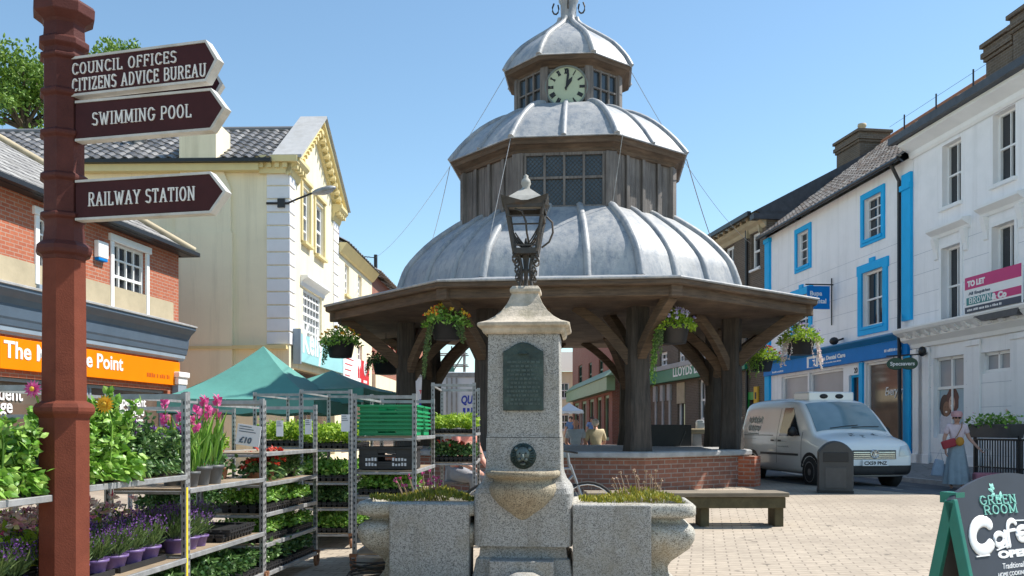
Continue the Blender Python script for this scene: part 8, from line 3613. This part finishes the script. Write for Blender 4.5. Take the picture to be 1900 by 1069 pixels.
LEFT = lambda p: Vector((-3, p.y, p.z))
RIGHT = lambda p: Vector((3, p.y, p.z))
FRONT = lambda p: Vector((p.x, -3, p.z))
TOP = lambda p: Vector((p.x, p.y, 4))
mb = MB()       # windscreen
wrap(mb, [(-.74, .81, 0), (.74, .81, 0), (.65, 1.47, 0), (-.65, 1.47, 0)], 14, 10, TOP, (0, 0, -1), .012)
ws = mb.build('windscreen', M['glass_painted_sky'], van)
mb = MB()
for a, b in (((-.45, .83, 0), (.15, .88, 0)), ((.0, .83, 0), (.6, .88, 0))):
    pts = [onbody(TOP(Vector(a).lerp(Vector(b), t)), (0, 0, -1))[0] + V(0, -.01, .025) for t in (0, .5, 1)]
    mb.tube(pts, .008, 5)
mb.build('wiper', M['black'], ws)
for sd_, org, d in ((-1, LEFT, (1, 0, 0)), (1, RIGHT, (-1, 0, 0))):
    mb = MB()
    wrap(mb, [(0, 1.22, 1.02), (0, 2.16, 1.02), (0, 2.10, 1.60), (0, 1.72, 1.60)], 8, 6, org, d, .01)
    mb.build('side_window', M['glass'], van)
    mb = MB()
    for y in (1.14, 2.26):
        wrap(mb, [(0, y, .45), (0, y + .014, .45), (0, y + .014, 1.6 if y > 2 else 1.1), (0, y, 1.6 if y > 2 else 1.1)], 1, 12, org, d, .003)
    wrap(mb, [(0, 2.45, 1.02), (0, 4.0, 1.02), (0, 4.0, 1.035), (0, 2.45, 1.035)], 8, 1, org, d, .003)
    mb.build('door_gap', M['bin'], van)
    mb = MB()
    wrap(mb, [(0, 1.25, .62), (0, 3.05, .62), (0, 3.05, .665), (0, 1.25, .665)], 10, 1, org, d, .014)
    for y in (2.02, 2.36):
        wrap(mb, [(0, y, .90), (0, y + .16, .90), (0, y + .16, .935), (0, y, .935)], 2, 1, org, d, .02)
    mb.build('side_trim', M['bin'], van)
    for y in (.80, 3.48):
        mb = MB()
        for i in range(24):
            a0, a1 = 2 * PI * i / 24, 2 * PI * (i + 1) / 24
            tri = []
            for a in (a0, a1):
                for r in (0.05, .385):
                    p = Vector((0, y + r * math.cos(a), max(.245, .32 + r * math.sin(a))))
                    h = BVH.ray_cast(org(p), Vector(d))[0]
                    tri.append((h if h is not None else Vector((sd_ * .85, p.y, p.z))) - Vector(d) * .004)
            mb.add([tri[0], tri[1], tri[3], tri[2]], [(0, 1, 2, 3)])
        mb.build('wheel_arch', M['black'], van)
        mb = MB()
        mb.lathe([(.20, -.10), (.30, -.10), (.318, -.07), (.318, .07), (.30, .095), (.20, .10)], 28)
        mb.v = [(v[2] * sd_ + sd_ * .80, v[0] + y, v[1] + .318) for v in mb.v]
        wl = mb.build('wheel', M['tyre'], van)
        mb = MB()
        mb.lathe([(.20, .06), (.205, .098), (.19, .10), (.15, .075), (.10, .085), (.06, .10), (0, .10)], 24)
        for i in range(8):
            a = 2 * PI * i / 8
            mb.lathe([(.022, .086), (.018, .0885), (0, .0885)], 8, c=(.135 * math.cos(a), .135 * math.sin(a), 0), m=1)
        mb.v = [(v[2] * sd_ + sd_ * .803, v[0] + y, v[1] + .318) for v in mb.v]
        mb.build('rim', [M['rim'], M['black']], wl)
    mb = MB()
    b_ = Vector((sd_ * .90, 1.30, 1.05))
    mb.ball(b_ + V(sd_ * .11, 0, .06), .10, .055, .10, 12, 8)
    mb.tube([b_, b_ + V(sd_ * .1, 0, .04)], .03, 6)
    mb.build('wing_mirror', M['black'], van)
    mb = MB()
    x0 = sd_ * .46
    wrap(mb, [(sd_ * .50, 0, .64), (sd_ * .76, 0, .66), (sd_ * .79, 0, .88), (sd_ * .54, 0, .83)], 8, 6, FRONT, (0, 1, 0), .012)
    mb.build('headlight', pm('headlamp', (.55, .58, .60), .12, .1, 12, spec=.9), van)
mb = MB()       # grille bars, lower grille, bumper
for i in range(4):
    z = .605 + i * .036
    wrap(mb, [(-.42, 0, z), (.42, 0, z), (.42, 0, z + .014), (-.42, 0, z + .014)], 10, 1, FRONT, (0, 1, 0), .016, 0)
wrap(mb, [(-.44, 0, .59), (.44, 0, .59), (.44, 0, .76), (-.44, 0, .76)], 10, 4, FRONT, (0, 1, 0), .008, 1)
mb.build('grille', [M['chrome'], M['bin']], van)
mb = MB()
wrap(mb, [(-.76, 0, .29), (.76, 0, .29), (.78, 0, .47), (-.78, 0, .47)], 20, 6, FRONT, (0, 1, 0), .025)
bu = mb.build('bumper', M['black'], van)
mb = MB()
wrap(mb, [(-.40, 0, .31), (.40, 0, .31), (.40, 0, .42), (-.40, 0, .42)], 10, 3, FRONT, (0, 1, 0), .03, 0)
mb.build('lower_grille', M['dark_plastic'], bu)
mb = MB()
q = onbody((0, -3, .69), (0, 1, 0))[0]
mb.T = Matrix.Translation(q + V(0, -.02, 0)) @ Matrix.Rotation(R(90), 4, 'X')
mb.lathe([(.085, -.01), (.085, .012), (.07, .014), (.07, .004), (0, .004)], 24)
mb.T = Matrix.Translation(q + V(0, -.03, 0))
for pts in (((-.035, .055), (0, -.0), (.035, .055)), ((-.055, .03), (-.025, -.055), (0, .0), (.025, -.055), (.055, .03))):
    for a, b in zip(pts, pts[1:]):
        mb.bar((a[0], 0, a[1]), (b[0], 0, b[1]), .012, .008)
mb.build('badge', M['chrome'], van)
mb = MB()
q = onbody((0, -3, .5), (0, 1, 0))[0]
mb.box(-.26, .26, q.y - .05, q.y - .035, .465, .575)
npl = mb.build('number_plate', M['text_white'], van, bevel=.004)
mb = MB()
put_text(mb, 'CX59 PNZ', 0, .488, .088, y=q.y - .052, width=.46, center=True, bold=.003, extrude=.001)
mb.build('lettering', M['black'], npl)
mb = MB()       # cooling unit on the roof
zt_ = onbody((0, 1.95, 4), (0, 0, -1))[0].z
mb.box(-.50, .50, 1.62, 2.30, zt_ - .06, zt_ + .13)
cu_ = mb.build('cooling_unit', M['van'], van, bevel=.035, seg=3)
mb = MB()
for x in (-.17, .17):
    mb.T = Matrix.Translation((x, 1.616, zt_ + .035)) @ Matrix.Rotation(R(90), 4, 'X')
    mb.lathe([(.09, -.004), (.09, .004), (0, .004)], 16, sy=.55)
mb.build('fan_opening', M['black'], cu_)
mb = MB()       # faint printed lettering on the side and bonnet
def wraptext(mb, s, y0, z0, size, org, d, flip, off=.006):
    vs, fs, wd = text_mb(s, size, extrude=0, bold=.002)
    P = []
    for v in vs:
        p = Vector((0, y0 - v.x if flip else y0 + v.x, z0 + v.y))
        h = BVH.ray_cast(org(p), Vector(d))[0]
        P.append((h if h is not None else p) - Vector(d) * off)
    mb.add(P, fs)
def side(y, z):
    h = BVH.ray_cast(Vector((-3, y, z)), Vector((1, 0, 0)))[0]
    return (h if h is not None else Vector((-.9, y, z))) + V(-.004, 0, 0)
for y0, z0, L, am, fr in ((3.85, 1.36, .75, .07, 26), (3.80, 1.18, .65, .06, 24), (3.8, 1.06, .6, .025, 50), (2.2, .80, .5, .02, 50)):     # hand-drawn lettering too faint to read
    pts = [side(y0 - L * i / 40 - .03 * math.sin(i * fr / 12), z0 + am * math.sin(i * fr / 16) + .3 * am * math.sin(i * 2.3)) for i in range(41)]
    mb.tube(pts, .008 if am > .05 else .005, 4)
for y0, z0, n_l in ((3.95, .95, 12), (2.2, .90, 8)):
    for i in range(n_l):
        mb.bar(side(y0 - i * .055, z0), side(y0 - i * .055 - .035, z0), .05, .003)
mb.build('printed_lettering', pm('grey_print', (.42, .43, .42), .5, .1), van)
mb = MB()
for i in range(9):
    cx_, cy_ = rnd.uniform(-.40, .32), rnd.uniform(.30, .62)
    p = onbody((cx_, cy_, 4), (0, 0, -1))[0]
    for j in range(3):
        a = rnd.uniform(0, 6)
        q = onbody((cx_ + .05 * math.cos(a), cy_ + .05 * math.sin(a), 4), (0, 0, -1))[0]
        mb.bar(p + V(0, 0, .004), q + V(0, 0, .004), .02, .003)
mb.build('bonnet_print', M['bin'], van)

# ------------------------------------------------------------------ white lorry behind the cross
lx0, lx1 = at(764, 700, 27).x, at(912, 700, 27).x
lz = at(0, 690, 27).z - zg(0, 27)
lor = thing('white_lorry', 'white box lorry with blue lettering on its rear doors, parked beyond the market cross', 'lorry', (lx0, 27, zg(0, 27)), R(3))
LW = lx1 - lx0
mb = MB()
mb.box(0, LW, 0, 5.6, .75, lz)
bo = mb.build('box_body', pm('lorry_white', (.62, .66, .72), .45, .04, 1), lor, bevel=.03)
mb = MB()
mb.box(-.02, LW + .02, -.03, .04, lz - .16, lz - .02)
mb.box(-.02, LW + .02, -.03, .04, .72, .84)
for u in (LW * .44, LW * .50, LW * .56):
    mb.box(u - .025, u + .025, -.05, .0, .86, lz - .18)
mb.box(LW * .40, LW * .6, -.06, -.0, 1.3, 1.38)
mb.box(.02, .08, -.03, 0, .86, lz - .18)
mb.box(LW - .08, LW - .02, -.03, 0, .86, lz - .18)
mb.build('door_frame', M['galv'], bo)
mb = MB()
put_text(mb, 'F', .22, 1.62, .50, y=-.006, bold=.02)
put_text(mb, 'E', .24, 1.10, .48, y=-.006, bold=.02)
put_text(mb, 'QUALITY', LW * .62, 1.86, .34, y=-.006, bold=.012, width=LW * .40, shear=.15)
dashes(mb, LW * .64, 1.58, LW * .3, .16, -.002)
mb.build('blue_lettering', pm('lettering_blue', (.02, .05, .40), .5, .05), bo)
mb = MB()
put_text(mb, 'The', .22, 2.16, .14, y=-.006, bold=.004)
mb.build('red_lettering', M['red'], bo)
mb = MB()
mb.prism([(5.7, .5), (7.2, .5), (7.2, 1.3), (7.0, 2.2), (5.7, 2.35)], .1, LW - .1, axis='x')
mb.build('cab', M['van'], lor, bevel=.06, seg=3)
mb = MB()
mb.box(.3, LW - .3, .1, 5.6, .55, .75)
mb.build('chassis', M['black'], lor)
for y in (1.1, 6.4):
    for x in (.2, LW - .2):
        mb = MB()
        mb.lathe([(.2, -.13), (.42, -.13), (.45, -.09), (.45, .09), (.42, .13), (.2, .13), (.0, .08)], 22)
        mb.v = [(v[2] + x, v[0] + y, v[1] + .45) for v in mb.v]
        mb.build('wheel', M['tyre'], lor)

# ------------------------------------------------------------------ trees behind the brick shop
def tree(x, y, h, crown, label, seed, clumps=60, per=150, leaf=.22):
    g = random.Random(seed)
    t = thing('broadleaf_tree', label, 'tree', (x, y, zg(x, y)), 0)
    tk = MB()
    cz = h - crown[2]
    tk.tube([V(0, 0, -.2), V(.1, 0, cz * .4), V(-.05, .1, cz * .8), V(.05, 0, h - crown[2] * .6)], [.32, .26, .2, .08], 9)
    lv = MB()
    for i in range(clumps):
        d = V(g.gauss(0, 1), g.gauss(0, 1), g.gauss(.1, 1)).normalized() * (g.random() ** .45)
        c = V(d.x * crown[0], d.y * crown[1], cz + d.z * crown[2])
        s = V(0, 0, max(cz - crown[2] * .5, c.z - 1.6 - .3 * c.length * .2))
        if i % 2 == 0:
            tk.tube([V(0, 0, min(s.z, cz)), V(0, 0, min(s.z, cz)).lerp(c, .5) + V(0, 0, .15), c], [.09, .05, .02], 5)
        rr_ = g.uniform(.35, .8)
        for j in range(per):
            o = V(g.gauss(0, 1), g.gauss(0, 1), g.gauss(0, .8))
            o = o.normalized() * (g.random() ** .5) * rr_
            dd = V(o.x + g.gauss(0, .4), o.y + g.gauss(0, .4), o.z + g.gauss(-.1, .5))
            lv.leaf(c + o, dd, leaf * g.uniform(.6, 1.2), leaf * .5 * g.uniform(.7, 1.2))
    tk.build('trunk', M['trunk'], t)
    lv.build('crown', M['leaf_tree'], t)


tree(at(45, 170, 40).x, 40, at(0, 85, 40).z, (2.3, 2.3, 2.6), 'leafy green tree above the brick shop roof, left of the fingerpost', 5)
tree(at(205, 120, 43).x, 43, at(0, 55, 43).z, (1.5, 1.8, 3.2), 'narrow leafy green tree rising behind the top finger board of the fingerpost', 8, 34)
